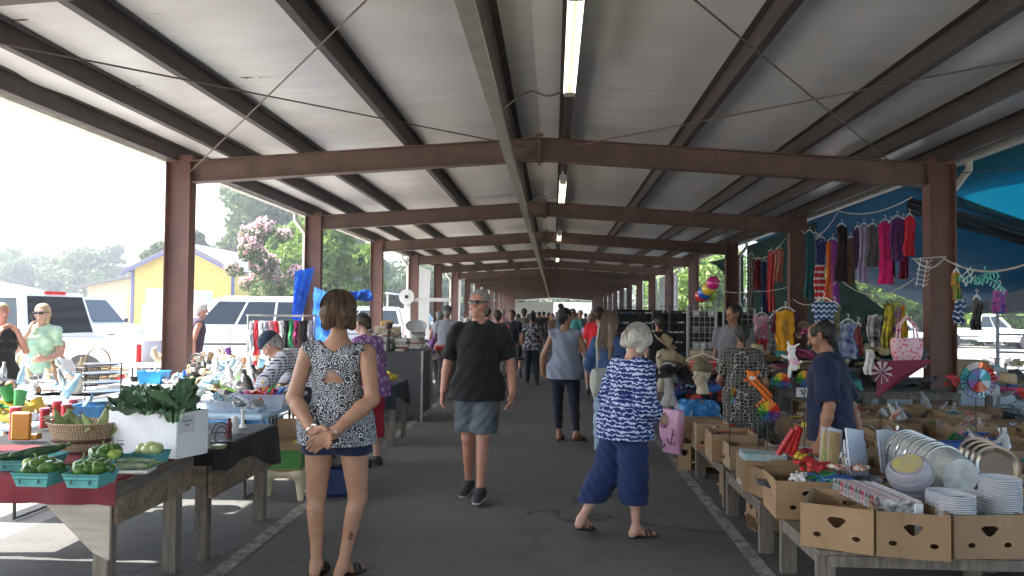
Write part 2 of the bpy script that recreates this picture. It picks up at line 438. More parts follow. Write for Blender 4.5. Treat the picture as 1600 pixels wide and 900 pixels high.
# wind-bracing rods
b = B()
RODS = [((-5.0, Y1 - BAY, 3.55), (-.4, Y1 - .1, 3.85)), ((-.7, Y1 - BAY, 3.85), (-4.95, Y1 - .1, 3.5)), ((5.0, Y1 - BAY, 3.55), (.2, Y1 - .1, 3.85)), ((.3, Y1 - BAY, 3.85), (4.4, Y1 - .1, 3.6))]
for p, q in RODS: b.cyl(p, q, .008, n=6)
b.make('bracing_rod', mat('rusty_rod', (.12, .09, .07), .6, .4), shed)
b = B()   # rusty tears hanging off the facing
for px, py, w in ((280, 18, 90), (400, 120, 55), (30, 31, 30), (215, 134, 28), (500, 189, 30)):
    d = ray(px, py); t = 1
    for k in range(60):
        P = Vector((0, 0, EYE)) + d * t; 
        t += (rtop(P.x) + .18 - P.z) / max(d.z, .05) * .6
    P = Vector((0, 0, EYE)) + d * t; L = w / 1250 * t * .9
    n = 9
    for k in range(n):
        x0 = P.x - L / 2 + L * k / n; x1 = x0 + L / n * 1.02; hgt = nrs.uniform(.003, .016)
        b.add([(x0, P.y, rtop(x0) + .185), (x1, P.y + .01, rtop(x1) + .185), (x1, P.y + .01, rtop(x1) + .185 - hgt), (x0, P.y, rtop(x0) + .185 - hgt * .5)], [(0, 1, 2, 3)])
b.make('torn_seam', mat('rust_stained_tear', (.16, .08, .035), .8, var=.4, scale=20), shed, solid=.002)
DOWN = mat('cream_downspout', (.52, .5, .42), .5)
for (sx, k) in ((-1, 5), (-1, 7), (-1, 9), (1, 4), (1, 8), (1, 6), (-1, 12)):
    y = YS[k]; b = B(); x = (XL - .08) if sx < 0 else (XR + .08); r = .045
    xe = x + sx * .22
    b.tube([(xe, y + .18, 3.72), (xe, y + .18, 3.6), (x, y + .18, 3.3), (x, y + .18, .05)], .05, 8)
    b.make('downspout', DOWN, shed, smooth=True)
# cable between tray and light fittings
for y in (7.9, 14.9):
    b = B(); b.tube([(-.55 + .65 * k / 16, y - .12 * k / 16, 3.64 + .2 * math.sin(min(1, k / 9) * PI / 2) - .06 * math.sin(max(0, k - 8) / 8 * PI)) for k in range(17)], .01, 6)
    b.make('light_cable', mat('grey_cable', (.12, .11, .1), .6), shed)
# tube lights
TUBE = mat('cream_fluorescent_tube', (.9, .84, .62), .3, var=.02, emit=.75)
FIT = mat('light_fitting_white', (.5, .48, .42), .5)
lt = ['nearest twin tube light under the ridge purlin', 'second twin tube light from the front, beyond the first rafter', 'third twin tube light from the front under the ridge', 'fourth small tube light, far down the ridge line']
for i, y in enumerate((6.35, 13.85, 22.4, 31)):
    t = thing('tube_light', lt[i], 'ceiling light', (.13, y, 3.72), group='fluorescent lights along the ridge')
    b = B(); b.bx(-.055, .055, -1.22, 1.22, .05, .12); b.bx(-.05, .05, 1.1, 1.24, -.01, .05); b.bx(-.05, .05, -1.24, -1.1, -.01, .05)
    b.bx(-.02, .02, -.8, -.76, .12, .3); b.bx(-.02, .02, .76, .8, .12, .3); b.make('fitting', FIT, t)
    for s in (-1, 1):
        b = B(); b.cyl((s * .036, -1.18, .012), (s * .036, 1.18, .012), .02, n=10); b.make('tube', TUBE, t, smooth=True)

# ---------------------------------------------------------------- trees
LEAFM = {}
def leafmat(name, c1, c2):
    if name in MATS: return MATS[name]
    N = NT(name); i = N.n('NewGeometry'); r = N.ramp(i.outputs['Random Per Island'], [(0, c1), (1, c2)])
    N.col(r); N.b.inputs['Roughness'].default_value = .55
    t = N.n('BsdfTranslucent'); N.l(r, t.inputs[0]); ms = N.n('MixShader'); ms.inputs[0].default_value = .35
    N.l(N.b.outputs[0], ms.inputs[1]); N.l(t.outputs[0], ms.inputs[2]); N.l(ms.outputs[0], N.out.inputs[0])
    return keep(name, N)
BARK = mat('bark', (.12, .09, .065), .9, var=.3, scale=8, bump=.5)
def leaves(name, blobs, n, size, m, parent, tri=None, seed=1):
    rs = np.random.RandomState(seed); tot = sum(b[3] ** 2 for b in blobs); V = []; 
    for bx_, by_, bz_, r, sq in blobs:
        k = int(n * r * r / tot); 
        d = rs.normal(size=(k, 3)); d /= np.linalg.norm(d, axis=1)[:, None]
        rad = r * (.55 + .5 * rs.rand(k) ** .6); p = d * rad[:, None] * np.array([1, 1, sq]) + np.array([bx_, by_, bz_]); V.append(p)
    C = np.concatenate(V); k = len(C)
    a = rs.normal(size=(k, 3)); a /= np.linalg.norm(a, axis=1)[:, None]; b = np.cross(a, rs.normal(size=(k, 3))); b /= np.linalg.norm(b, axis=1)[:, None]
    s = size * (.6 + .8 * rs.rand(k))[:, None]
    P = np.stack([C - a * s, C + b * s * .55, C + a * s, C - b * s * .55], 1).reshape(-1, 3)
    me = bpy.data.meshes.new(name); me.vertices.add(4 * k); me.vertices.foreach_set('co', P.astype(np.float32).ravel())
    me.loops.add(4 * k); me.loops.foreach_set('vertex_index', np.arange(4 * k, dtype=np.int32)); me.polygons.add(k)
    me.polygons.foreach_set('loop_start', np.arange(0, 4 * k, 4, dtype=np.int32)); me.update(calc_edges=True); me.materials.append(m)
    o = bpy.data.objects.new(name, me); COL.objects.link(o); o.parent = parent; return o
def crown_blobs(w, h, z0, seed, n=26, top=1.):
    rs = np.random.RandomState(seed); out = []
    for i in range(n):
        t = rs.rand(); zz = z0 + h * t; rr = w * .5 * math.sin(PI * min(.97, .12 + .8 * t)) * math.sqrt(rs.rand()); a = rs.rand() * 6.28
        out.append((rr * math.cos(a), rr * math.sin(a), zz, w * rs.uniform(.1, .2), .8))
    return out
TG = 'trees around the car park'
def tree(name, label, x, y, w, h, seed, m, n=9000, size=.18, trunk=.3, z0=.25, grp=TG, cat='tree', nb=26, flower=None):
    t = thing(name, label, cat, (x, y, 0), group=grp)
    b = B(); rs = random.Random(seed)
    b.tube([(0, 0, 0), (rs.uniform(-.1, .1) * w * .3, 0, h * .35), (rs.uniform(-.1, .1) * w * .4, 0, h * .75)], [trunk, trunk * .7, trunk * .25], 8)
    for i in range(6):
        a = i * 1.1 + rs.random(); zz = h * rs.uniform(.25, .5)
        b.tube([(0, 0, zz), (math.cos(a) * w * .2, math.sin(a) * w * .2, zz + h * .15), (math.cos(a) * w * .36, math.sin(a) * w * .36, zz + h * .3)], [trunk * .5, trunk * .3, trunk * .1], 6)
    b.make('trunk', BARK, t)
    bl = crown_blobs(w, h * (1 - z0) * .92, h * z0 + w * .05, seed, nb); leaves('crown', bl, n, size, m, t, seed=seed)
    if flower: leaves('blossom', [(q[0] * 1.08, q[1] * 1.08, q[2] + .15, q[3] * 1.05, .8) for q in bl if q[2] > h * .5], n // 2, size * .9, flower, t, seed=seed + 5)
    return t
LFD = leafmat('leaf_dark', (.05, .09, .025), (.13, .19, .055)); LFM = leafmat('leaf_mid', (.05, .09, .025), (.11, .17, .05))
LFL = leafmat('leaf_light', (.09, .16, .02), (.2, .3, .05)); LFP = leafmat('blossom_pink', (.55, .28, .33), (.8, .55, .56)); LFR = leafmat('leaf_plum', (.2, .03, .08), (.35, .08, .15))
def tz(py, Y): return EYE + (490 - py) / 1250 * Y
tree('oak_tree', 'large dense dark green tree behind the yellow building', -27, 78, 15, tz(280, 78), 1, LFD, 36000, .32, .5, .2, nb=40)
tree('round_tree', 'grey green tree standing left of the largest tree behind the steel column', -36.5, 76, 6, tz(345, 76), 2, LFD, 9000, .28, .3)
tree('crape_myrtle', 'pink flowering crape myrtle beside the yellow building', -12.4, 34, 2.9, tz(352, 34), 3, LFM, 5200, .09, .08, .3, flower=LFP)
tree('plum_shrub', 'low plum red shrub beside the crape myrtle', -11.1, 34.6, 1.3, 2.5, 31, LFR, 1800, .08, .05, .1)
tree('maple_tree', 'bright lime green tree behind the pink crape myrtle', -16.2, 50, 4.5, tz(343, 50), 4, LFL, 8000, .17, .2, .3)
tree('maple_tree', 'big bright green tree behind the blue tarpaulin', -12.6, 44, 5.6, tz(350, 44), 5, LFL, 16000, .17, .25, .12, nb=34)
tree('oak_tree', 'darker green tree rising above the bright green tree behind the third column', -21, 82, 8.5, tz(395, 82), 6, LFD, 9000, .26, .3)
for i, (px, Y, top, w) in enumerate(((20, 125, 392, 9), (55, 130, 405, 8), (95, 120, 412, 9), (128, 115, 400, 10), (176, 125, 388, 6), (0, 120, 415, 9), (30, 118, 420, 8), (152, 130, 408, 8))):
    P = at(px, 480, Y)
    tree('pine_tree' if i in (0, 4) else 'woodland_tree', ['tall thin pine at the far left of the tree line', 'pale tree right of the far left pine', 'low tree above the white tent roof', 'broad light green tree left of the yellow building', 'narrow pointed pine just left of the yellow building', 'tree at the left edge of the photo', 'shorter tree between the first two far trees', 'small tree behind the broad light green one'][i],
         P.x, P.y, w, tz(top, Y), 20 + i, (LFM if i in (3,) else LFD), 3200, .35, .25, .2)
for i, (px, Y, top, w) in enumerate(((612, 95, 418, 11), (662, 100, 428, 10), (655, 118, 404, 6), (700, 105, 425, 9), (590, 115, 410, 8), (735, 120, 432, 11), (765, 130, 442, 10))):
    P = at(px, 480, Y)
    tree('woodland_tree', ['rounded green tree seen between the third and fourth columns on the left', 'green tree behind the white fan post', 'taller thin tree above the low shed roof', 'tree seen beside the white curtain on the left', 'tree just right of the third left column', 'far tree between the white curtains', 'farthest tree glimpsed left of the shed end'][i],
         P.x, P.y, w, tz(top, Y), 40 + i, LFM, 4500, .3, .25, .15)
for i, (px, Y, top, w) in enumerate(((1076, 74, 392, 8), (1105, 52, 400, 7), (1258, 40, 405, 6), (1330, 45, 425, 6), (1580, 48, 452, 7), (1500, 60, 455, 8), (1440, 55, 440, 8))):
    P = at(px, 480, Y)
    tree('roadside_tree', ['bright green tree beyond the far right columns', 'green tree behind the inflatable balls', 'green tree glimpsed beside the second right column', 'green tree hidden behind the tarpaulin', 'green tree at the right edge behind the pickup', 'tree behind the white pickup on the right', 'tree behind the nearest right column'][i],
         P.x, P.y, w, tz(top, Y), 60 + i, LFL, 5000, .2, .2, .1)
w = B()   # a band of far woodland closing the horizon
def band(name, pts, h, seed, m, n):
    root = None; bl = []
    rs = np.random.RandomState(seed)
    for x, y in pts:
        for k in range(4): bl.append((x + rs.uniform(-4, 4), y + rs.uniform(-3, 3), rs.uniform(.15, .8) * h, rs.uniform(2.2, 3.6), .9))
    o = leaves(name, bl, n, .6, m, None, seed=seed); kind(o, 'stuff'); return o
tag(band('far_woodland', [(x, 190 + 8 * math.sin(x)) for x in range(-170, 175, 6)], 9, 3, LFM, 26000), 'far woodland closing the horizon', 'woodland')
tag(band('side_woodland', [(62 + 4 * math.sin(y), y) for y in range(10, 190, 6)], 8, 4, LFM, 13000), 'wooded edge of the car park on the right', 'woodland')

# ---------------------------------------------------------------- yellow building
N = NT('yellow_board_siding'); co = N.coord((1, 1, 1)); wv = N.n('TexWave', Scale=1.6, Distortion=0, wave_type='BANDS', bands_direction='X'); N.l(co, wv.inputs[0])
nz = N.n('TexNoise', Scale=2, Detail=4); N.l(co, nz.inputs[0])
N.col(N.ramp(nz.outputs[0], [(.3, (.58, .42, .07)), (.7, (.68, .51, .11))])); N.bump(wv.outputs['Fac'], .6, .03); YEL = N.m
bl = thing('yellow_building', 'yellow boarded building with grey gabled roof and blue corner trim', 'building', (0, 0, 0))
Y0 = 55.; xl, xr, xp = -29.7, -22.5, -26.0; ze = 4.5; zp = 6.25
b = B(); b.prism([(xl, 0), (xr, 0), (xr, ze), (xp, zp - .1), (xl, ze)], Y0, Y0 + 13); b.make('wall', YEL, bl)
b = B(); ov = .5
for a, c, za, zc in ((xl - ov, xp, ze - .25, zp), (xp, xr + ov, zp, ze - .25)):
    b.prism([(a, za), (c, zc), (c, zc + .16), (a, za + .16)], Y0 - .6, Y0 + 13.5)
b.make('roof', mat('grey_shingle', (.16, .16, .17), .8, var=.2, scale=3), bl)
TRIM = mat('blue_trim', (.09, .09, .22), .6)
b = B()
for x in (xl, xr): b.bx(x - .1, x + .1, Y0 - .06, Y0 + .06, 0, ze - .1)
b.prism([(xl - ov, ze - .28), (xp, zp - .03), (xp, zp - .22), (xl - ov, ze - .46)], Y0 - .66, Y0 - .605); b.prism([(xp, zp - .03), (xr + ov, ze - .28), (xr + ov, ze - .46), (xp, zp - .22)], Y0 - .66, Y0 - .605)
b.make('corner_trim', TRIM, bl)
b = B(); b.bx(xp - .15, xp + .35, Y0 - .05, Y0, 4.9, 5.6); b.make('gable_vent', WHITEP, bl)
b = B(); b.prism([(-33.6, 0), (xl - .1, 0), (xl - .1, 4.0), (-33.6, 3.3)], Y0 + 1, Y0 + 10); b.make('lean_to_wall', mat('beige_siding', (.5, .42, .28), .8, var=.12), bl)
b = B(); b.prism([(-34.2, 3.15), (xl - .1, 4.0), (xl - .1, 4.14), (-34.2, 3.29)], Y0 + .6, Y0 + 10.3); b.make('lean_to_roof', mat('grey_shingle'), bl)
b = B(); b.bx(-33.2, -30.6, Y0 + .93, Y0 + .995, 0, 2.7)
for k in range(1, 5): b.bx(-33.2, -30.6, Y0 + .915, Y0 + .93, k * .54 - .02, k * .54)
b.make('garage_door', WHITEP, bl)
for x, w_, h_, l_ in ((-23.6, 1.6, 2.9, 'rusty white metal cabinet right of the column by the yellow wall'), (-26.1, 1.7, 3.0, 'white metal cabinet left of the column by the yellow wall')):
    c = thing('metal_cabinet', l_, 'cabinet', (x, Y0 - 3, 0)); b = B(); b.box((0, 0, h_ / 2 + .1), (w_, .9, h_ - .2), ch=.03); b.make('body', mat('chalky_white_metal', (.6, .62, .62), .6, var=.1), c)
    for s in (-1, 1):
        b = B(); b.bx(s * w_ / 4 - w_ / 4 + .04, s * w_ / 4 + w_ / 4 - .04, -.49, -.452, .3, h_ - .15); b.box((-s * .02 + s * w_ / 4 * .1, -.5, h_ * .5), (.04, .03, .25)); b.make('door', mat('chalky_white_metal'), c)
lf = thing('lattice_fence', 'low white lattice fence beside the yellow building', 'fence', (-21.5, Y0 - 8, 0))
b = B()
for k in range(-14, 26):
    for s in (-1, 1):
        x0 = k * .25; x1 = x0 + s * 1.3
        a, c = max(-3.2, min(3.2, x0)), max(-3.2, min(3.2, x1))
        if abs(a - c) > .1: b.tube([(a, s * .01, .5 + (a - x0) / (x1 - x0) * 1.3), (c, s * .01, .5 + (c - x0) / (x1 - x0) * 1.3)], .02, 4)
b.make('lattice', WHITEP, lf); b = B()
for x in (-3.2, 0, 3.2): b.bx(x - .05, x + .05, -.05, .05, 0, 1.9)
b.bx(-3.2, 3.2, -.03, .03, 1.8, 1.87); b.bx(-3.2, 3.2, -.03, .03, .43, .5); b.make('post', WHITEP, lf)

# white tent, neighbour shed, far shed
TENT = mat('white_tent_fabric', (.8, .8, .8), .7, var=.03, tl=.3)
t = thing('canopy_tent', 'large white canopy tent behind the pickup at the left', 'tent', (-20.6, 25, 0))
b = B(); b.lathe([(4.6, 1.98), (4.55, 2.0), (3.2, 2.35), (1.8, 2.62), (.6, 2.8), (.02, 2.85)], 4, sx=1, sy=1); b.make('roof', TENT, t, rz=PI / 4)
for i in range(4):
    a = PI / 2 * i; b = B(); b.cyl((3.2 * math.cos(a + PI / 4) * 1.0, 3.2 * math.sin(a + PI / 4), 0), (3.2 * math.cos(a + PI / 4), 3.2 * math.sin(a + PI / 4), 2.1), .03); b.make('leg', WHITEP, t)
def openshed(name, label, x0, x1, y0, y1, h, n, walls=False):
    t = thing(name, label, 'shed', (x0, y0, 0)); W = x1 - x0; L = y1 - y0
    b = B(); b.prism([(-.4, h), (W / 2, h + .7), (W + .4, h), (W + .4, h + .12), (W / 2, h + .82), (-.4, h + .12)], -.4, L + .4)
    b.make('roof', mat('white_metal_roof', (.62, .63, .64), .45, .2), t)
    for i in range(n + 1):
        for x in (0, W): b = B(); b.bx(x - .07, x + .07, L * i / n - .07, L * i / n + .07, 0, h + .02); b.make('post', mat('cream_edge_trim'), t)
    if walls: b = B(); b.bx(.1, W - .1, L * .5, L * .5 + .1, 0, h); b.make('wall', mat('cream_wall', (.6, .57, .5), .7), t)
    return t
openshed('open_shed', 'low white roofed open shed across the car park on the left', -24, -13, 62, 112, 3.0, 6)
openshed('open_shed', 'white roofed shed closing the far end of the aisle', -9, 11, 118, 132, 3.4, 3, True)
openshed('open_shed', 'low white roofed shed behind the far right columns', 12, 22, 48, 90, 3.0, 5)
t = thing('utility_trailer', 'plain cream box trailer parked under the far shed end', 'trailer', (3, 114, 0)); b = B(); b.box((0, 0, 1.9), (6, 2.4, 2.6), ch=.06); b.make('body', mat('cream_wall'), t)
b = B(); b.cyl((-1, -1.25, .4), (-1, -1.05, .4), .4, n=16); b.cyl((1, -1.25, .4), (1, -1.05, .4), .4, n=16); b.make('wheel', RUBBER, t)

# ---------------------------------------------------------------- white curtains between far columns
CURT = mat('white_vinyl_curtain', (.74, .75, .75), .5, var=.04, tl=.35)
def curtain(y0, y1, x, zt, zb, lab, sd, m=CURT, name='vinyl_curtain', cat='curtain', grp='white sheets hung between the far columns'):
    b = B(); rs = random.Random(sd); p = rs.random() * 6
    b.grid(lambda u, v: (x + .05 * math.sin(u * 22 + p) + .04 * math.sin(u * 9 + v * 3), y0 + (y1 - y0) * u, zt + (zb - zt) * v), 40, 6)
    o = b.make(name, m, smooth=60, solid=.004); return tag(o, lab, cat, grp)
c2 = B()
for k, (i, x, f0, f1, zb, lab) in enumerate((
    (7, -5.45, .15, .95, .5, 'tall white sheet hung left of the man in sunglasses'), (9, -5.45, .2, .9, .6, 'narrower white sheet behind the man in sunglasses'),
    (11, -5.45, .1, .9, .4, 'third white sheet along the left columns'), (13, -5.45, .2, .8, .3, 'farthest white sheet on the left'),
    (8, 5.35, .05, .9, .8, 'white sheet behind the sunglasses rack nearest the balls'), (9, 5.35, .1, .6, .8, 'white sheet left of the widest one on the right'),
    (10, 5.35, .2, .9, .6, 'narrow white sheet in the middle of the right columns'), (12, 5.35, .1, .9, .5, 'white sheet far down the right columns'), (14, 5.35, .1, .9, .5, 'farthest white sheet on the right'))):
    curtain(YS[i] + BAY * f0, YS[i] + BAY * f1, x, 3.5, zb, lab, k)
# ---------------------------------------------------------------- pattern materials for clothes
def cloth(name, col=(.5, .5, .5), var=.12, scale=9, rough=.85, col2=None, bump=.25):
    return mat(name, col, rough, var=var, scale=scale, bump=bump, bscale=14, col2=col2, sheen=.1, bdist=.012, spec=.2)
def pat(name, f, rough=.85):
    if name in MATS: return MATS[name]
    N = NT(name); N.b.inputs['Specular IOR Level'].default_value = .2; N.b.inputs['Roughness'].default_value = rough; f(N); z = N.n('TexNoise', Scale=1, Detail=3, Distortion=.8); N.l(N.coord((16, 16, 7)), z.inputs[0]); N.bump(z.outputs[0], .45, .02); return keep(name, N)
def p_paisley(N):
    co = N.coord((1, 1, 1)); v = N.n('TexVoronoi', Scale=16); N.l(co, v.inputs[0])
    r = N.math('SINE', N.math('MULTIPLY', v.outputs['Distance'], 42)); z = N.n('TexNoise', Scale=130, Detail=2); N.l(co, z.inputs[0])
    s = N.math('ADD', r, N.math('MULTIPLY', N.math('SUBTRACT', z.outputs[0], .5), 6))
    N.col(N.ramp(s, [(.35, (.03, .035, .05)), (.55, (.62, .64, .68))]))
def p_tiedye(N):
    co = N.coord((1, 1, 1)); a = N.n('TexNoise', Scale=9, Detail=2); N.l(co, a.inputs[0])
    w = N.n('TexWave', Scale=10, Distortion=6, bands_direction='Z'); w.inputs['Detail Scale'].default_value = 3; N.l(co, w.inputs[0])
    z = N.n('TexNoise', Scale=1, Detail=2); N.l(N.coord((30, 30, 11)), z.inputs[0])
    s = N.math('ADD', N.math('MULTIPLY', w.outputs['Fac'], .75), N.math('MULTIPLY', z.outputs[0], .95)); s = N.math('MULTIPLY', s, .6)
    N.col(N.ramp(s, [(.52, (.01, .022, .13)), (.6, (.06, .11, .33)), (.68, (.5, .56, .72))]))
def p_lattice(N):
    co = N.coord((1, 1, 1.25)); v = N.n('TexVoronoi', Scale=24, feature='DISTANCE_TO_EDGE'); v.inputs['Randomness'].default_value = .35; N.l(co, v.inputs[0])
    N.col(N.ramp(v.outputs['Distance'], [(.035, (.32, .31, .28)), (.075, (.012, .012, .014)), (.3, (.012, .012, .014)), (.36, (.3, .29, .26)), (.42, (.012, .012, .014))]))
def p_floral(c):
    def f(N):
        co = N.coord(); v = N.n('TexVoronoi', Scale=16); N.l(co, v.inputs[0]); z = N.n('TexNoise', Scale=35, Detail=3); N.l(co, z.inputs[0])
        s = N.math('ADD', v.outputs['Distance'], N.math('MULTIPLY', N.math('SUBTRACT', z.outputs[0], .5), .9))
        N.col(N.ramp(s, [(.12, c[0]), (.3, c[1]), (.42, c[2]), (.62, c[0])]))
    return f
def p_plaid(N):
    co = N.coord(); a = N.n('TexWave', Scale=11, bands_direction='X'); b = N.n('TexWave', Scale=11, bands_direction='Z'); N.l(co, a.inputs[0]); N.l(co, b.inputs[0])
    N.col(N.ramp(N.math('ADD', a.outputs['Fac'], b.outputs['Fac']), [(.3, (.03, .04, .08)), (1, (.5, .5, .55))]))
def p_denim(N):
    co = N.coord(); z = N.n('TexNoise', Scale=6, Detail=6); N.l(co, z.inputs[0]); N.col(N.ramp(z.outputs[0], [(.3, (.05, .09, .17)), (.7, (.16, .23, .36))]))
PAISLEY = pat('black_white_paisley', p_paisley); TIEDYE = pat('navy_white_tie_dye', p_tiedye); LATT = pat('black_white_lattice_print', p_lattice)
PURPLEF = pat('purple_floral_print', p_floral(((.2, .1, .3), (.6, .5, .68), (.32, .12, .32)))); BWF = pat('black_white_floral', p_floral(((.02, .02, .03), (.55, .55, .6), (.4, .4, .45))))
PLAID = pat('navy_plaid', p_plaid); DENIM = pat('blue_denim', p_denim)
def skin(name, c):
    if name in MATS: return MATS[name]
    N = NT(name); co = N.coord(); z = N.n('TexNoise', Scale=14, Detail=6, Roughness=.65); N.l(co, z.inputs[0])
    N.col(N.ramp(z.outputs[0], [(.3, (c[0] * .82, c[1] * .7, c[2] * .66)), (.68, c)])); b = N.b.inputs
    b['Roughness'].default_value = .5; b['Subsurface Weight'].default_value = .08; b['Subsurface Radius'].default_value = (.02, .008, .004); b['Subsurface Scale'].default_value = .5
    z2 = N.n('TexNoise', Scale=160, Detail=3); N.l(co, z2.inputs[0]); N.bump(z2.outputs[0], .12, .002); return keep(name, N)
SK_TAN = skin('skin_tanned', (.43, .24, .155)); SK_FAIR = skin('skin_fair', (.55, .34, .26)); SK_BRN = skin('skin_brown', (.3, .155, .095)); SK_RED = skin('skin_ruddy', (.48, .24, .17))
def hairm(name, c1, c2, st=None):
    if name in MATS: return MATS[name]
    N = NT(name); z = N.n('TexNoise', Scale=1, Detail=5, Roughness=.6); N.l(N.coord((70, 70, 5)), z.inputs[0])
    N.col(N.ramp(z.outputs[0], [(.3, c1), (.7, c2)])); N.b.inputs['Roughness'].default_value = .5; N.b.inputs['Specular IOR Level'].default_value = .3; N.bump(z.outputs[0], 1, .01); return keep(name, N)
H_BROWN = hairm('hair_brown_highlight', (.035, .018, .01), (.16, .095, .055)); H_GREY = hairm('hair_silver', (.36, .34, .3), (.68, .66, .6)); H_SALT = hairm('hair_salt_pepper', (.12, .11, .1), (.4, .38, .36))
H_BLACK = hairm('hair_black', (.008, .007, .007), (.03, .026, .024)); H_LONG = hairm('hair_ash_brown', (.1, .065, .04), (.27, .19, .13)); H_BLOND = hairm('hair_blond', (.35, .24, .12), (.6, .46, .28))
H_DK = hairm('hair_dark_brown', (.02, .013, .01), (.07, .045, .03))
NAVY = cloth('navy_cotton', (.014, .02, .055)); BLACKC = cloth('black_cotton', (.011, .011, .013), var=.25)

# ---------------------------------------------------------------- a person
def person(label, loc, face, h=1.72, g=1., fem=False, sk=SK_FAIR, hair=('short', H_DK), top=None, bot=None, shoes=('shoe', BLACKP), pose=None, lean=0, headrot=(0, 0), res=.02, glasses=False, cap=None,
           group=None, hip=1., extra=None, twist=0, head=1.09, armg=1., legg=1., hands=1.06, sw=None):
    """loc = ground point between the feet, face = heading (0 looks along +y). pose overrides joints in the 1.75 m body frame."""
    s = h / 1.75; t = thing('person', label, 'person', (loc[0], loc[1], loc[2] if len(loc) > 2 else 0), R(face), group)
    sw = sw or (.165 if fem else .185)
    J = dict(pel=(0, 0, .95), wai=(0, 0, 1.1), che=(0, 0, 1.3), nb=(0, -.015, 1.44), nt=(0, .012, 1.55))
    for sd, q in (('L', -1), ('R', 1)):
        J['sh' + sd] = (q * sw, -.01, 1.405); J['el' + sd] = (q * (sw + .055), -.03, 1.12); J['wr' + sd] = (q * (sw + .065), .03, .87)
        J['ha' + sd] = (q * (sw + .05), .06, .78)
        J['hp' + sd] = (q * .088 * hip, 0, .92); J['kn' + sd] = (q * .1, .015, .5); J['an' + sd] = (q * .1, -.02, .085); J['to' + sd] = (q * .125, .15, .03)
    J = {k: Vector(v) for k, v in J.items()}
    M4 = Matrix.Translation((0, 0, .97)) @ Matrix.Rotation(R(-lean), 4, 'X') @ Matrix.Rotation(R(twist), 4, 'Z') @ Matrix.Translation((0, 0, -.97))
    up = [k for k in J if k[:2] in ('wa', 'ch', 'nb', 'nt', 'sh', 'el', 'wr', 'ha')]
    for k in up: J[k] = M4 @ J[k]
    for k, v in (pose or {}).items(): J[k] = Vector(v)
    HM = Matrix.Translation(J['nt']) @ Matrix.Rotation(R(-lean * .6), 4, 'X') @ Matrix.Rotation(R(headrot[0]), 4, 'Z') @ Matrix.Rotation(R(-headrot[1]), 4, 'X') @ Matrix.Scale(head, 4) @ Matrix.Translation((0, -.012, -1.55))
    def hd(*p): return s * (HM @ Vector(p))
    def hv(*p): return (HM.to_3x3() @ Vector(p)).normalized()
    def S(v): return Vector(v) * s
    fw = (M4.to_3x3() @ Vector((0, 1, 0)))
    fine = res <= .011
    def torso(f, r, gx=1., bust=True):
        f.c(S(J['hpL']) + Vector((0, -.012, .03)), S(J['hpR']) + Vector((0, -.012, .03)), (.108 * hip + r) * s, ax=(0, 1, 0), k=1.05, bl=.05)
        wr = .118 if fem else .132; f.c(S(J['pel']), S(J['wai']), (.142 * g * hip * gx + r) * s, (wr * g + r) * s * gx, ax=(0, 1, 0), k=1.28, bl=.05)
        f.c(S(J['wai']), S(J['che']), (wr * g + r) * s * gx, ((.128 if fem else .142) * (.5 + .5 * g) + r) * s, ax=fw, k=1.32, bl=.05)
        shl, shr = S(J['shL']), S(J['shR'])
        f.c(S(J['che']), S(J['nb']) - (S(J['nb']) - S(J['che'])) * .25, ((.128 if fem else .142) * (.5 + .5 * g) + r) * s, (.1 + r) * s, ax=fw, k=1.35, bl=.05)
        f.c(shl * .93 + S(J['nb']) * .07, shr * .93 + S(J['nb']) * .07, (.056 * (.6 + .4 * g) + r) * s, bl=.05)
        if fem and bust:
            for q in (-.065, .065):
                c_ = M4 @ Vector((q, .085 * g, 1.27)); f.c(S(c_), S(c_ + Vector((0, 0, -.01))), (.058 * (.5 + .5 * g) + r) * s, bl=.03)
        if g > 1.15: f.c(S(J['wai']) + fw * .06 * g * s, S(J['pel']) + Vector((0, .05 * g * s, .02)), (.1 * g + r) * s, (.1 * g + r) * s, bl=.06)
        f.c(S(J['nb']) - Vector((0, 0, .03 * s)), S(J['nt']), (.07 * (.7 + .3 * g) + r * .5) * s, .052 * s, bl=.04)
    def arm(f, sd, r, upto=2., rg=1.):
        a, e, w = S(J['sh' + sd]), S(J['el' + sd]), S(J['wr' + sd]); k_ = (.85 if fem else 1.) * (.45 + .55 * g) * armg
        if upto <= 1: e2 = a + (e - a) * upto; f.c(a, e2, (.05 * k_ + r * .8) * s, (.042 * k_ + r * rg) * s, bl=.02); return
        f.c(a, e, (.048 * k_ + r * .85) * s, (.038 * k_ + r) * s, bl=.02)
        u = min(1, upto - 1); w2 = e + (w - e) * u; m_ = e + (w2 - e) * .3
        f.c(e, m_, (.038 * k_ + r) * s, (.041 * k_ + r) * s, bl=.02); f.c(m_, w2, (.041 * k_ + r) * s, (.026 + .004 * k_ + r) * s, bl=.02)
    def leg(f, sd, r, to=0., flare=0., thigh=1.):
        a, k, n = S(J['hp' + sd]), S(J['kn' + sd]), S(J['an' + sd]); k_ = (.4 + .6 * g) * legg * thigh
        f.c(a, k, (.088 * k_ + r) * s, (.055 * (.6 + .4 * k_) + r + flare) * s, bl=.03)
        if to <= .5:
            d = (n - k); b = Vector((0, -.03, 0)) * s
            f.c(k, k + d * .95, (.052 * (.6 + .4 * k_) + r + flare) * s, (.034 + r + flare) * s, bl=.02); f.c(k + d * .18 + b, k + d * .5 + b * .6, (.043 * (.5 + .5 * k_) + r + flare) * s, (.034 + r + flare) * s, bl=.03)
    f = F(res); torso(f, 0)
    for sd in 'LR': arm(f, sd, 0); leg(f, sd, 0)
    # head
    f.c(hd(0, -.018, 1.66), hd(0, .008, 1.665), .083 * s, .08 * s, ax=hv(1, 0, 0), k=1.08, bl=.03)
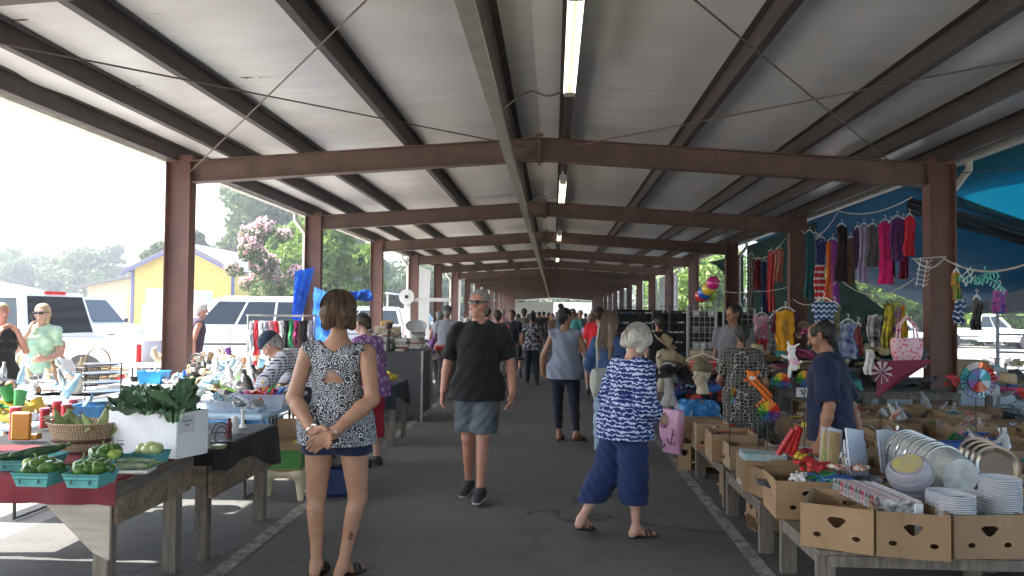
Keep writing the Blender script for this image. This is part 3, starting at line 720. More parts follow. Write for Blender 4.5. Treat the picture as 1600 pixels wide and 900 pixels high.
    f.c(hd(0, .02, 1.625), hd(0, .048, 1.567), .064 * s, .036 * s, ax=hv(1, 0, 0), k=1.02, bl=.03)
    if fine:
        f.c(hd(0, .078, 1.652), hd(0, .1, 1.617), .009 * s, .0145 * s, bl=.012); f.c(hd(-.04, .068, 1.664), hd(.04, .068, 1.664), .016 * s, bl=.015)
        for q in (-1, 1):
            f.sub(hd(q * .032, .098, 1.645), hd(q * .034, .098, 1.645), .014 * s); f.c(hd(q * .032, .074, 1.643), hd(q * .033, .074, 1.643), .013 * s, bl=.004)
            f.c(hd(q * .079, -.004, 1.65), hd(q * .077, 0, 1.615), .017 * s, .011 * s, ax=hv(1, 0, 0), k=2, bl=.006); f.c(hd(q * .04, .055, 1.61), hd(q * .035, .05, 1.6), .026 * s, bl=.02)
        f.c(hd(-.017, .083, 1.586), hd(.017, .083, 1.586), .0095 * s, bl=.006); f.c(hd(-.014, .08, 1.573), hd(.014, .08, 1.573), .0095 * s, bl=.006); f.sub(hd(-.02, .096, 1.5795), hd(.02, .096, 1.5795), .005 * s)
        f.c(hd(0, .066, 1.553), hd(0, .067, 1.55), .019 * s, bl=.015)
    else: f.c(hd(0, .08, 1.645), hd(0, .1, 1.617), .012 * s, .014 * s, bl=.01)
    # hands
    for q, sd in ((-1, 'L'), (1, 'R')):
        w, e = S(J['wr' + sd]), S(J['el' + sd]); hh = S(J['ha' + sd]); d = (hh - w).normalized()
        s_keep = s; s = s * hands
        fr = Vector((0, 1, 0)); side = Vector(pose['pn' + sd]) if pose and 'pn' + sd in pose else Vector((q, 0, 0))
        side = (side - d * side.dot(d)).normalized(); wid = d.cross(side)
        if wid.y < 0: wid = -wid
        if pose and 'th' + sd in pose: wid = wid if wid.dot(Vector(pose['th' + sd])) > 0 else -wid
        f.c(w, w + d * .075 * s, .03 * s, .036 * s, ax=side, k=2., bl=.02)
        f.c(w + d * .06 * s + wid * .02 * s, w + d * .06 * s - wid * .02 * s, .022 * s, ax=side, k=1.5, bl=.015)
        curl = -side
        for i, (o_, L) in enumerate(((.030, .068), (.010, .078), (-.010, .072), (-.029, .057))):
            b0 = w + d * .078 * s + wid * o_ * s; r_ = .0088 * s if fine else .011 * s
            m1 = b0 + (d * .92 + curl * .3) * L * .5 * s; m2 = m1 + (d * .72 + curl * .7) * L * .52 * s
            f.c(b0, m1, r_ * 1.05, r_, bl=.006); f.c(m1, m2, r_, r_ * .85, bl=.004)
        b0 = w + d * .02 * s + wid * .026 * s; m1 = b0 + (d * .75 + wid * .6 + curl * .2) * .042 * s; m2 = m1 + (d * .95 + curl * .25) * .034 * s
        f.c(b0, m1, .0145 * s, .011 * s, bl=.01); f.c(m1, m2, .0105 * s, .009 * s, bl=.004)
        s = s_keep
    # feet
    for sd in 'LR':
        n, to_ = S(J['an' + sd]), S(J['to' + sd]); d = (to_ - n); d.z = 0; d.normalize(); dz = (J['to' + sd].z - .03) * s; az = (J['an' + sd].z - .085) * s
        hl = n - d * .035 * s; hl.z = .04 * s + az; bt = n + d * .1 * s; bt.z = .034 * s + dz + az * .3
        f.c(n, hl, .036 * s, .034 * s, bl=.02); f.c(n + Vector((0, 0, -.01)), bt, .034 * s, .03 * s, bl=.03); te = n + d * .165 * s; te.z = .026 * s + dz; f.c(bt, te, .037 * s, .024 * s, ax=(0, 0, 1), k=1.5, bl=.02)
        if shoes:
            sh = F(max(res * .8, .006)); kind_, sm = shoes[0], shoes[1]
            if kind_ == 'shoe':
                sh.c(n + Vector((0, 0, -.01)), hl, .046 * s, .042 * s, bl=.02); sh.c(n + Vector((0, 0, -.015)), bt, .046 * s, .042 * s, bl=.03); sh.c(bt, te, .047 * s, .036 * s, ax=(0, 0, 1), k=1.2, bl=.02)
                sh.cut(n + Vector((0, 0, .028 * s)), (0, -.15, 1)); sh.cut((0, 0, min(dz, az, 0) + .012 * s), (0, 0, -1)) if dz < .01 and az < .01 else None
                o = sh.make('shoe', sm, t)
                so = F(max(res * .8, .006)); so.c(hl - Vector((0, 0, .027 * s)), bt - Vector((0, 0, .022 * s)), .044 * s, .048 * s, ax=(0, 0, 1), k=2.6, bl=.02); so.c(bt - Vector((0, 0, .022 * s)), te - Vector((0, 0, .016 * s)), .048 * s, .038 * s, ax=(0, 0, 1), k=2.4, bl=.02)
                so.make('sole', shoes[2] if len(shoes) > 2 else sm, o)
            else:
                sh.c(hl - Vector((0, 0, .036 * s)), bt - Vector((0, 0, .03 * s)), .04 * s, .05 * s, ax=(0, 0, 1), k=3.6, bl=.02); sh.c(bt - Vector((0, 0, .03 * s)), te - Vector((0, 0, .02 * s)), .05 * s, .036 * s, ax=(0, 0, 1), k=3.2, bl=.02)
                for a_, w_ in ((.075, .012), (.115, .012)):
                    c0 = n + d * a_ * s; wv = Vector((-d.y, d.x, 0)); c0.z = (.028 + (.013 if a_ < .1 else .006)) * s + dz
                    for k in range(8):
                        a0, a1 = PI * k / 8, PI * (k + 1) / 8
                        p0 = c0 + wv * math.cos(a0) * .046 * s + Vector((0, 0, math.sin(a0) * .042 * s - .012)); p1 = c0 + wv * math.cos(a1) * .046 * s + Vector((0, 0, math.sin(a1) * .042 * s - .012))
                        sh.c(p0, p1, w_ * s, ax=(0, 0, 1), k=1.3, bl=.004)
                sh.make('sandal', sm, t)
    f.make('body', sk, t)
    # clothes
    if bot:
        bm_, ln = bot['m'], bot.get('len', .5); r = bot.get('r', .012); b = F(res)
        if bot.get('skirt'):
            b.c(S(J['pel']) + Vector((0, 0, .06)), Vector((0, 0, ln * s)), (.135 * g + r) * s, (.135 * g + r + bot['skirt']) * s, ax=(0, 1, 0), k=1.25, bl=.03)
        else:
            b.c(S(J['hpL']) + Vector((0, -.012, .03)), S(J['hpR']) + Vector((0, -.012, .03)), (.108 * hip + r) * s, ax=(0, 1, 0), k=1.05, bl=.05)
            b.c(S(J['pel']), S(J['wai']), (.142 * g * hip + r) * s, (.118 * g + r) * s, ax=(0, 1, 0), k=1.28, bl=.05)
            for sd in 'LR': leg(b, sd, r, ln, bot.get('flare', 0))
        b.cut((0, 0, ln * s), (0, 0, -1)); b.cut((0, 0, bot.get('top', 1.0) * s), (0, 0, 1)); am = .006 if fine else .004
        b.disp = lambda G: am * (np.sin(G[..., 2] * 55 + G[..., 0] * 30) * np.sin(G[..., 0] * 38 + G[..., 1] * 41 + G[..., 2] * 12)) - am * .3
        b.make(bot.get('name', 'shorts' if ln > .35 else 'trousers'), bm_, t)
    if top:
        r = top.get('r', .014); sl = top.get('sleeve', .5); hem = top.get('hem', .88); fl = top.get('flare', .02); b = F(res)
        torso(b, r, top.get('gx', 1.), True)
        if not top.get('tuck'):
            lp = Vector((J['pel'].x, J['pel'].y, hem - .02)); rb = (bot or {}).get('r', 0); b.c(S(J['wai']), S(lp), (.122 * g + r) * s, (.142 * g * hip + r + fl + rb * .4) * s, ax=(0, 1, 0), k=1.2, bl=.06)
            if hem < .93:
                for q in 'LR': b.c(S(J['hp' + q]) + Vector((0, -.01, .03)), S((J['hp' + q].x, J['hp' + q].y, hem - .04)), (.1 * hip * (.6 + .4 * g) + r * .5 + rb + .006) * s, ax=(0, 1, 0), k=1.05, bl=.03)
            if not fem and lean < 25: b.c(S(J['che']), S((J['pel'].x, J['pel'].y, hem - .02)), (.146 * (.4 + .6 * g) + r) * s, (.15 * (.4 + .6 * g) + r) * s, ax=(0, 1, 0), k=1.25, bl=.05)
        if top.get('loose'): b.c(S(J['che']) - Vector((0, 0, .02)), S((0, 0, hem)), (.145 * g + top['loose'] * .6) * s, (.15 * g + top['loose']) * s, ax=fw, k=1.2, bl=.05)
        for sd in 'LR':
            if sl > 0: arm(b, sd, r + top.get('sr', .012) * (.35 if sl <= 1 else .9), sl, 1.12 if sl <= 1 else 1)
        ft = top.get('fold', .0065 if fine else .0035)
        b.disp = lambda G: ft * (np.sin(G[..., 2] * 33 + G[..., 0] * 17 + 1.3 * np.sin(G[..., 1] * 25)) * np.sin(G[..., 0] * 29 + G[..., 2] * 9 + 2) + .6 * np.sin(G[..., 2] * 14 + G[..., 0] * 43)) - ft * .5
        b.cut(S((J['pel'].x, J['pel'].y, hem)) if lean < 25 else S(J['pel']) - Vector((0, 0, .02)), (0, 0, -1))
        nk = top.get('neck', .075); nc = S(J['nb'] * .45 + J['nt'] * .55); b.sub(nc + Vector((0, 0, .0)), nc + Vector((0, .01, .12)), nk * s, .16)
        if top.get('scoop'): b.sub(S(J['nt'] + fw * .09), S(J['nt'] + fw * .12), top['scoop'])
        if sl > 0:
            for sd in 'LR':
                a, e, w = S(J['sh' + sd]), S(J['el' + sd]), S(J['wr' + sd])
                p = a + (e - a) * sl if sl <= 1 else e + (w - e) * (sl - 1); dd = (e - a) if sl <= 1 else (w - e)
                # cut only near the arm: subtract a fat capsule beyond the cuff
                b.sub(p + dd.normalized() * .075 * s, p + dd.normalized() * .2 * s, .075 * s, .075 * s)
        else:
            aw = top.get('arm', .085)
            for q, sd in ((-1, 'L'), (1, 'R')):
                c_ = M4 @ Vector((q * (sw + .06), 0, 1.37)); b.sub(S(c_), S(c_ + Vector((q * .05, 0, -.04))), aw * s)
            if aw > .1: b.sub(S(c_ + Vector((q * .02, 0, .08))), S(c_), aw * .95 * s)
        if top.get('keyhole'):
            for k in range(5):
                z0 = 1.335 - .024 * k; wd = .004 + .011 * k; b.sub(S((-wd, -.16, z0)), S((wd, -.16, z0)), .018 * s, ax=(0, 1, 0), k=.12)
        b.make(top.get('name', 'shirt'), top['m'], t)
        if top.get('collar'):
            cf = F(.008); 
            for k in range(10):
                a0, a1 = R(-60 + 300 / 10 * k - 60), R(-60 + 300 / 10 * (k + 1) - 60)
                c0 = J['nb'] + Vector((0, .01, .045)); cf.c(S(c0 + Vector((math.cos(a0) * .075, math.sin(a0) * .072, -.01 - .02 * math.sin(a0)))), S(c0 + Vector((math.cos(a1) * .075, math.sin(a1) * .072, -.01 - .02 * math.sin(a1)))), .014 * s, bl=.005)
            cf.make('collar', top['m'], t)
    # hair
    hs, hm_ = hair; hf = F(max(.006, min(res, .012)))
    if hs in ('short', 'bun', 'bald', 'crop', 'pony'):
        hf.c(hd(0, -.022, 1.668), hd(0, .006, 1.672), .094 * s, .088 * s, ax=hv(1, 0, 0), k=1.1, bl=.02)
        hf.c(hd(0, -.055, 1.63), hd(0, -.05, 1.585), .062 * s, .048 * s, bl=.03)
        hf.sub(hd(0, .115, 1.60), hd(0, .105, 1.655), .085 * s, .075 * s); hf.sub(hd(0, .04, 1.585), hd(0, .08, 1.54), .088 * s)
        if hs == 'bald': hf.sub(hd(0, .03, 1.76), hd(0, .0, 1.765), .072 * s); hf.sub(hd(0, .07, 1.73), hd(0, .08, 1.7), .06 * s)
        if hs == 'bun': hf.c(hd(0, -.06, 1.765), hd(0, -.07, 1.77), .036 * s, bl=.015)
        if hs == 'pony': hf.c(hd(0, -.11, 1.7), hd(0, -.15, 1.62), .03 * s, .03 * s, bl=.015); hf.c(hd(0, -.15, 1.62), hd(0, -.13, 1.48), .03 * s, .012 * s, bl=.015)
    elif hs in ('bob', 'bobs'):
        hf.c(hd(0, -.03, 1.675), hd(0, .01, 1.68), .108 * s, .098 * s, ax=hv(1, 0, 0), k=1.02, bl=.03)
        for q in (-1, 1): hf.c(hd(q * .06, -.01, 1.64), hd(q * .074, .015, 1.575), .05 * s, .03 * s, bl=.03)
        hf.c(hd(-.05, -.075, 1.63), hd(-.045, -.07, 1.585), .052 * s, .04 * s, bl=.03); hf.c(hd(.05, -.075, 1.63), hd(.045, -.07, 1.585), .052 * s, .04 * s, bl=.03)
        hf.sub(hd(0, .13, 1.58), hd(0, .12, 1.65), .088 * s, .07 * s); hf.sub(hd(0, .07, 1.52), hd(0, .1, 1.5), .07 * s)
    elif hs == 'long':
        hf.c(hd(0, -.025, 1.672), hd(0, .008, 1.678), .101 * s, .094 * s, ax=hv(1, 0, 0), k=1.06, bl=.03)
        for q in (-1, 0, 1):
            hf.c(hd(q * .06, -.05, 1.62), S(J['nb'] + Vector((q * .09, -.06, -.05))), .055 * s, .05 * s, bl=.03)
            hf.c(S(J['nb'] + Vector((q * .09, -.06, -.05))), S(J['nb'] + Vector((q * .07, -.085, -.24))), .05 * s, .02 * s, bl=.03)
        hf.sub(hd(0, .13, 1.58), hd(0, .12, 1.65), .09 * s, .075 * s)
    am2 = .0035; 
    hf.disp = lambda G: am2 * (np.sin(G[..., 0] * 190 + 3 * np.sin(G[..., 2] * 20)) * np.cos(G[..., 1] * 170 + 2 * np.sin(G[..., 2] * 25)))
    if hs != 'none':
        ho = hf.make('hair', hm_, t)
        if fine and hs in ('bob', 'long') and res < .0111:
            b = B(); rs = random.Random(3); zl = 1.555 if hs == 'bob' else 1.3
            for i in range(420):
                a = rs.uniform(-.25, 1.25) * PI + PI; e_ = rs.uniform(.2, 1); ln = zl + rs.uniform(-.012, .06) ; pts = []
                if math.sin(a) > .35: a = -a
                for k in range(9):
                    u = k / 8 * (1 + .0 * e_); th = min(PI / 2, (.15 + u * 1.9) * e_ + (1 - e_) * .4); rr = 1.012 + rs.uniform(0, .012)
                    x = .104 * math.sin(th) * math.cos(a) * rr; y = -.022 + .112 * math.sin(th) * math.sin(a) * rr; z = 1.68 + .106 * math.cos(th) * rr
                    if th >= PI / 2 - .01: z = 1.68 - (1.68 - ln) * min(1, (u - .45) / .55) if u > .45 else 1.68; x *= 1 - .14 * (1.68 - z) / .15; y *= 1 - .1 * (1.68 - z) / .15
                    pts.append(hd(x, y, z))
                b.tube(pts, [.0016] * 8 + [.0005], 3, cap=False)
            b.make('hair_strands', hm_, ho)
    if cap:
        cf = F(.01); cf.c(hd(0, -.02, 1.69), hd(0, .01, 1.692), .1 * s, .095 * s, bl=.02); cf.cut(hd(0, 0, 1.672), hv(0, .12, -1))
        q = 1 if len(cap) < 2 else cap[1]
        cf.p.append((np.array(hd(0, q * .085, 1.685)), np.array(hd(0, q * .155, 1.672)), .07 * s, .062 * s, np.array(hv(0, .1, 1)), 7., .005)); cf.make('cap', cap[0], t)
    if glasses:
        b = B(); gm = BLACKP
        for q in (-1, 1):
            pts = [hd(q * .03 + .027 * math.cos(a) * (1.08), .101 - .012 * abs(math.cos(a)) * (1 if q * math.cos(a) > 0 else 0), 1.645 + .017 * math.sin(a)) for a in np.linspace(0, 2 * PI, 13)[:-1]]
            b.add([tuple(p) for p in pts] + [tuple(p + (hd(0, .01, 0) - hd(0, 0, 0)).normalized() * -.006) for p in pts], [tuple(range(12)), tuple(range(23, 11, -1))] + [(i, i + 12, (i + 1) % 12 + 12, (i + 1) % 12) for i in range(12)])
            b.tube([hd(q * .056, .092, 1.65), hd(q * .078, .06, 1.65), hd(q * .082, .0, 1.645)], .004, 6)
        b.tube([hd(-.01, .104, 1.65), hd(.01, .104, 1.65)], .003, 6); b.make('sunglasses', mat('sunglass_lens', (.012, .012, .013), .12), t)
    elif fine:
        b = B()
        for q in (-1, 1): b.ball(hd(q * .032, .083, 1.643), .0055 * s, 8)
        b.make('eyes', mat('eye_dark', (.02, .015, .012), .2), t)
    if extra: extra(t, J, S, hd)
    return t
def gp(px, py):
    p = on(px, py, 0); return (p.x, p.y)
def face_to(loc, tx, ty): return math.degrees(math.atan2(-(tx - loc[0]), ty - loc[1]))

# --- woman in front, seen from behind, hands clasped behind her back
def woman_extra(t, J, S, hd):
    w = S(J['wrL']); e = S(J['elL']); d = (w - e).normalized(); c = w - d * .012; b = B()
    a = d.cross(Vector((0, 0, 1))).normalized(); q = d.cross(a)
    b.tube([c + (a * math.cos(x) + q * math.sin(x)) * .032 for x in np.linspace(0, 2 * PI, 17)[:-1]], .007, 6, closed=True)
    b.box(tuple(c + q * .034 * (-1 if q.y > 0 else 1)), (.03, .01, .028), ch=.002); b.make('wristwatch', CHROME, t)
    b = B(); w = S(J['wrR']); e = S(J['elR']); d = (w - e).normalized(); c = w - d * .004; a = d.cross(Vector((0, 0, 1))).normalized(); q = d.cross(a)
    b.tube([c + (a * math.cos(x) + q * math.sin(x)) * .031 for x in np.linspace(0, 2 * PI, 17)[:-1]], .0028, 5, closed=True); b.make('bracelet', CHROME, t)
    b = B()   # tattoo on the outer right calf
    n, k = S(J['anR']), S(J['knR']); p = n + (k - n) * .46
    for i in range(9):
        r_ = .007 + .004 * math.sin(i * 2.1); b.ball((p.x + .022 + .006 * math.sin(i * 1.7), p.y - .057 + .004 * math.sin(i), p.z + .018 * math.cos(i * 1.3)), r_, 6, sq=(1, .45, 1))
    b.make('tattoo', mat('tattoo_ink', (.06, .035, .03), .6), t)
def head_h(loc, px, py): return None
L1 = on(522, 903); L1 = (L1.x, L1.y)
person('woman in a black and white paisley tank top, hands clasped behind her', L1, -2, 1.72, 1.09, True, SK_TAN, ('bob', H_BROWN),
       dict(m=PAISLEY, sleeve=0, hem=.84, flare=.045, r=.012, keyhole=1, arm=.12, neck=.12), dict(m=NAVY, len=.775, r=.014, flare=.012, name='shorts'), ('sandal', BLACKP), res=.0075, hip=1.08,
       pose=dict(elL=(-.25, -.09, 1.13), elR=(.25, -.09, 1.13), wrL=(-.075, -.235, .945), wrR=(.06, -.25, .945), haL=(.04, -.265, .90), haR=(-.06, -.27, .865), pnL=(0, 1, .2), pnR=(0, 1, .2), thL=(0, 0, 1), thR=(0, 0, 1),
                 knL=(-.13, .02, .5), anL=(-.115, 0, .085), toL=(-.12, .16, .03), knR=(.135, .03, .5), anR=(.055, .0, .085), toR=(.13, .14, .03), hpR=(.105, 0, .92), hpL=(-.105, 0, .92)), extra=woman_extra, headrot=(4, 6), head=1.08, armg=1.32, legg=1.12, hands=1.2, sw=.19)

# --- man walking towards the camera
def man_extra(t, J, S, hd):
    b = B(); b.box((.075, .165, 1.315), (.014, .006, .008)); b.make('shirt_emblem', mat('red_thread', (.5, .03, .03), .7), t)
P = gp(745, 778)
person('man in black t-shirt, sunglasses and grey shorts walking towards the camera', (P[0], P[1]), 176, 1.83, 1.03, False, SK_RED, ('short', H_SALT),
       dict(m=BLACKC, sleeve=.68, hem=.83, flare=.008, r=.02, sr=.028, loose=.0, neck=.07), dict(m=pat('faded_slate_shorts', lambda N: N.col(N.ramp((lambda z: (N.l(N.coord(), z.inputs[0]), z.outputs[0])[1])(N.n('TexNoise', Scale=7, Detail=5)), [(.3, (.05, .06, .075)), (.7, (.12, .14, .165))]))), len=.565, r=.028, flare=.028),
       ('shoe', mat('dark_grey_trainer', (.03, .032, .036), .7, var=.4, scale=60), mat('pale_sole', (.4, .4, .42), .6)), res=.0085, glasses=True, headrot=(-17, -2),
       pose=dict(elL=(-.275, -.03, 1.13), wrL=(-.305, .1, .91), haL=(-.3, .14, .82), elR=(.285, -.09, 1.13), wrR=(.305, -.02, .885), haR=(.31, .02, .79), knL=(-.06, .09, .51), anL=(-.055, .16, .1), toL=(-.05, .33, .055), knR=(.085, -.02, .5), anR=(.1, -.17, .1), toR=(.12, 0, .03), hpL=(-.085, .0, .92)), extra=man_extra)

# --- woman in a grey tank top walking away
P = gp(882, 690)
person('woman in a grey tank top and navy trousers with a black hair bun', P, -8, 1.7, 1.22, True, SK_BRN, ('bun', H_BLACK),
       dict(m=cloth('heather_blue_grey', (.2, .22, .29)), sleeve=0, hem=.83, flare=.03, r=.016, arm=.08, neck=.1), dict(m=cloth('dark_navy_leggings', (.012, .014, .03)), len=.16, r=.008), ('sandal', BLACKP), res=.011, hip=1.1, headrot=(-42, 0),
       pose=dict(elL=(-.29, -.03, 1.12), elR=(.3, .0, 1.12), wrR=(.33, .1, .9), haR=(.33, .14, .82), wrL=(-.3, .03, .88), anR=(.17, -.12, .13), toR=(.28, .02, .05), knR=(.13, -.02, .5), anL=(-.08, .08, .085), toL=(-.08, .25, .03), knL=(-.1, .05, .5)), armg=1.1)

# --- silver haired woman in tie-dye
P = gp(976, 838)
def tie_extra(t, J, S, hd): pass
person('silver haired woman in a blue and white tie-dye blouse and navy capri trousers', P, -58, 1.54, 1.2, True, SK_FAIR, ('bob', H_GREY),
       dict(m=TIEDYE, sleeve=1.35, hem=.83, flare=.05, r=.03, sr=.035, neck=.1, fold=.007, name='blouse'), dict(m=cloth('navy_twill', (.014, .028, .10)), len=.29, r=.03, flare=.035, name='capri_trousers'), ('sandal', BLACKP), res=.008, hip=1.1, headrot=(-6, 30),
       pose=dict(elL=(-.26, .02, 1.14), wrL=(-.2, .22, 1.02), haL=(-.14, .3, 1.02), elR=(.27, -.0, 1.12), wrR=(.24, .2, .99), haR=(.2, .28, .98), knL=(-.13, -.1, .5), anL=(-.16, -.33, .15), toL=(-.2, -.2, .05), knR=(.08, .03, .5), anR=(.09, .05, .085), toR=(.12, .22, .03), nt=(.0, .075, 1.54)), lean=9, head=1.1)

# --- long haired woman with a pale shoulder bag
P = gp(950, 716)
person('woman with long ash brown hair, denim blue shirt and pale jeans', P, -35, 1.62, 1.1, True, SK_FAIR, ('long', H_LONG),
       dict(m=cloth('denim_blue_shirt', (.03, .065, .16)), sleeve=1.5, hem=.84, flare=.03, r=.025, sr=.025, neck=.07), dict(m=cloth('pale_wash_jeans', (.26, .34, .46)), len=.1, r=.02, flare=.02), ('shoe', BLACKP), res=.011, headrot=(-15, 15), head=1.12,
       pose=dict(elL=(-.26, -.02, 1.13), wrL=(-.2, .15, 1.0), haL=(-.15, .24, 1.0)))

# --- woman with purple blouse, red capris
P = gp(578, 728)
person('woman in a purple floral blouse and red capri trousers', P, 62, 1.62, 1.12, True, SK_FAIR, ('short', H_DK),
       dict(m=PURPLEF, sleeve=.75, hem=.8, flare=.05, r=.025, sr=.03, neck=.08, name='blouse'), dict(m=cloth('red_cotton', (.35, .012, .03)), len=.32, r=.02, flare=.015, name='capri_trousers'), ('shoe', BLACKP), res=.011, lean=10, headrot=(5, 25), hip=1.05,
       pose=dict(elR=(.24, .06, 1.1), wrR=(.14, .26, 1.12), haR=(.1, .33, 1.12)))

# --- vendors and shoppers on the right
P = at(1160, 480, 8.1)
person('woman in a black and white lattice print dress with black hair, back turned', (P.x, P.y), -18, 1.54, 1.12, True, SK_BRN, ('pony', H_BLACK),
       dict(m=LATT, sleeve=.7, hem=.5, flare=.06, r=.02, sr=.02, neck=.085, name='dress'), None, ('sandal', BLACKP), res=.012, headrot=(12, 14),
       pose=dict(elL=(-.25, .0, 1.13), wrL=(-.22, .18, 1.04), haL=(-.18, .26, 1.05), elR=(.25, 0, 1.12), wrR=(.22, .2, 1.0), haR=(.18, .28, 1.0)))
P = at(1146, 480, 10.4)
person('young man with short black hair in a grey t-shirt by the wire grid', (P.x, P.y), 150, 1.76, 1.1, False, SK_BRN, ('short', H_BLACK),
       dict(m=cloth('grey_marl', (.16, .165, .18)), sleeve=.6, hem=.85, r=.02, sr=.02), dict(m=NAVY, len=.1), res=.011, headrot=(-35, 0))
P = at(1298, 480, 5.75)
person('balding man in a navy polo shirt and khaki trousers', (P.x, P.y), 62, 1.6, 1.12, False, SK_BRN, ('bald', H_BLACK),
       dict(m=cloth('navy_polo', (.012, .018, .05)), sleeve=.75, hem=.85, flare=.015, r=.026, sr=.03, collar=True, neck=.062), dict(m=cloth('khaki_twill', (.42, .4, .36)), len=.1, r=.02), res=.009, headrot=(3, 22), lean=3,
       pose=dict(elR=(.27, -.1, 1.1), wrR=(.21, -.18, .87), haR=(.16, -.22, .79), elL=(-.25, -.03, 1.13)))
P = at(1030, 480, 13)
person('man in a black t-shirt standing at the sunglasses rack', (P.x, P.y), 20, 1.6, 1.05, False, SK_TAN, ('short', H_BLACK), dict(m=BLACKC, sleeve=.6, hem=.85, r=.02), dict(m=NAVY, len=.1), res=.015)

# --- left: people outside in the sun
P = at(66, 480, 9.5)
PH = person('blonde woman in a mint t-shirt and denim shorts talking on a phone', (P.x, P.y), -150, 1.68, 1.02, True, SK_FAIR, ('pony', H_BLOND),
       dict(m=cloth('mint_tie_dye', (.3, .62, .5), col2=(.6, .75, .5), var=.2), sleeve=.55, hem=.88, r=.018, sr=.02, neck=.08), dict(m=DENIM, len=.74, r=.016, flare=.01, name='shorts'), ('sandal', BLACKP), res=.011, glasses=True, headrot=(-22, 3),
       pose=dict(elR=(.26, .1, 1.17), wrR=(.13, .13, 1.42), haR=(.1, .1, 1.52), elL=(-.2, .08, 1.12), wrL=(-.06, .2, 1.07), haL=(.02, .24, 1.07)))
def phone(t, J, S, hd): pass
q = B(); q.box((0, 0, 0), (.012, .07, .14), ch=.004); o = q.make('mobile_phone', BLACKP, loc=(P.x + .0, P.y, 0)); 
_c = PH.matrix_basis @ (Vector((.105, .075, 1.56)) * (1.68 / 1.75)); o.location = _c; o.rotation_euler = (R(12), R(8), R(-150)); tag(o, 'black mobile phone held to the ear of the woman in mint', 'phone')
P = at(2, 480, 8.6)
person('woman in a black tank top at the left edge, hands at her face', (P.x, P.y), -120, 1.68, 1.05, True, SK_RED, ('short', H_BLOND),
       dict(m=BLACKC, sleeve=0, hem=.86, r=.016, neck=.09), dict(m=DENIM, len=.7, r=.016, flare=.015, name='shorts'), ('sandal', BLACKP), res=.012,
       pose=dict(elR=(.24, .12, 1.18), wrR=(.12, .2, 1.4), haR=(.07, .17, 1.48), elL=(-.23, .12, 1.2), wrL=(-.1, .2, 1.42), haL=(-.04, .17, 1.5)))
P = at(92, 480, 10.8)
person('seated man in a white t-shirt raising his hand by the pickup', (P.x, P.y, -.08), -95, 1.7, 1.12, False, SK_RED, ('bald', H_SALT),
       dict(m=cloth('white_cotton', (.7, .7, .7)), sleeve=.6, hem=.5, r=.02, sr=.02), dict(m=NAVY, len=.3, r=.02), res=.013,
       pose={**{k: Vector(v) - Vector((0, 0, .42)) for k, v in dict(pel=(0, 0, .95), wai=(0, .02, 1.1), che=(0, .03, 1.3), nb=(0, .01, 1.44), nt=(0, .03, 1.55), shL=(-.185, 0, 1.405), shR=(.185, 0, 1.405), hpL=(-.09, 0, .92), hpR=(.09, 0, .92), elL=(-.23, .14, 1.15), wrL=(-.2, .38, 1.3), haL=(-.2, .46, 1.36), elR=(.23, .06, 1.13), wrR=(.2, .25, 1.0), haR=(.16, .3, .98)).items()},
             'knL': (-.14, .42, .55), 'knR': (.14, .42, .55), 'anL': (-.14, .42, .165), 'anR': (.14, .42, .165), 'toL': (-.15, .58, .11), 'toR': (.15, .58, .11)})
P = at(300, 480, 13.2)
person('grey haired man in a dark tank top bending by the white sport utility vehicle', (P.x, P.y), -60, 1.76, 1.15, False, SK_RED, ('crop', H_GREY), dict(m=cloth('dark_plum', (.05, .03, .06)), sleeve=0, hem=.86, r=.02), dict(m=DENIM, len=.5), res=.016, lean=14)
P = at(120, 480, 17.5)
person('man with grey hair behind the bed of the white pickup', (P.x, P.y), 160, 1.75, 1., False, SK_RED, ('short', H_SALT), dict(m=cloth('slate_blue', (.12, .15, .22)), sleeve=.6, hem=.86), dict(m=NAVY, len=.1), res=.02)
P = at(512, 560, 7.7)
person('man in a navy cap and plaid shirt bending over the tubs of toys', (P.x, P.y), 88, 1.72, 1.05, False, SK_RED, ('short', H_SALT), dict(m=PLAID, sleeve=1.6, hem=.86, r=.022, sr=.02), dict(m=NAVY, len=.1), res=.011, lean=60, headrot=(0, 12), cap=(cloth('navy_cap', (.02, .03, .06)),),
       pose=dict(elL=(-.28, .5, 1.0), wrL=(-.25, .62, .86), haL=(-.24, .7, .82), elR=(.28, .5, 1.0), wrR=(.25, .6, .86), haR=(.22, .7, .82)))
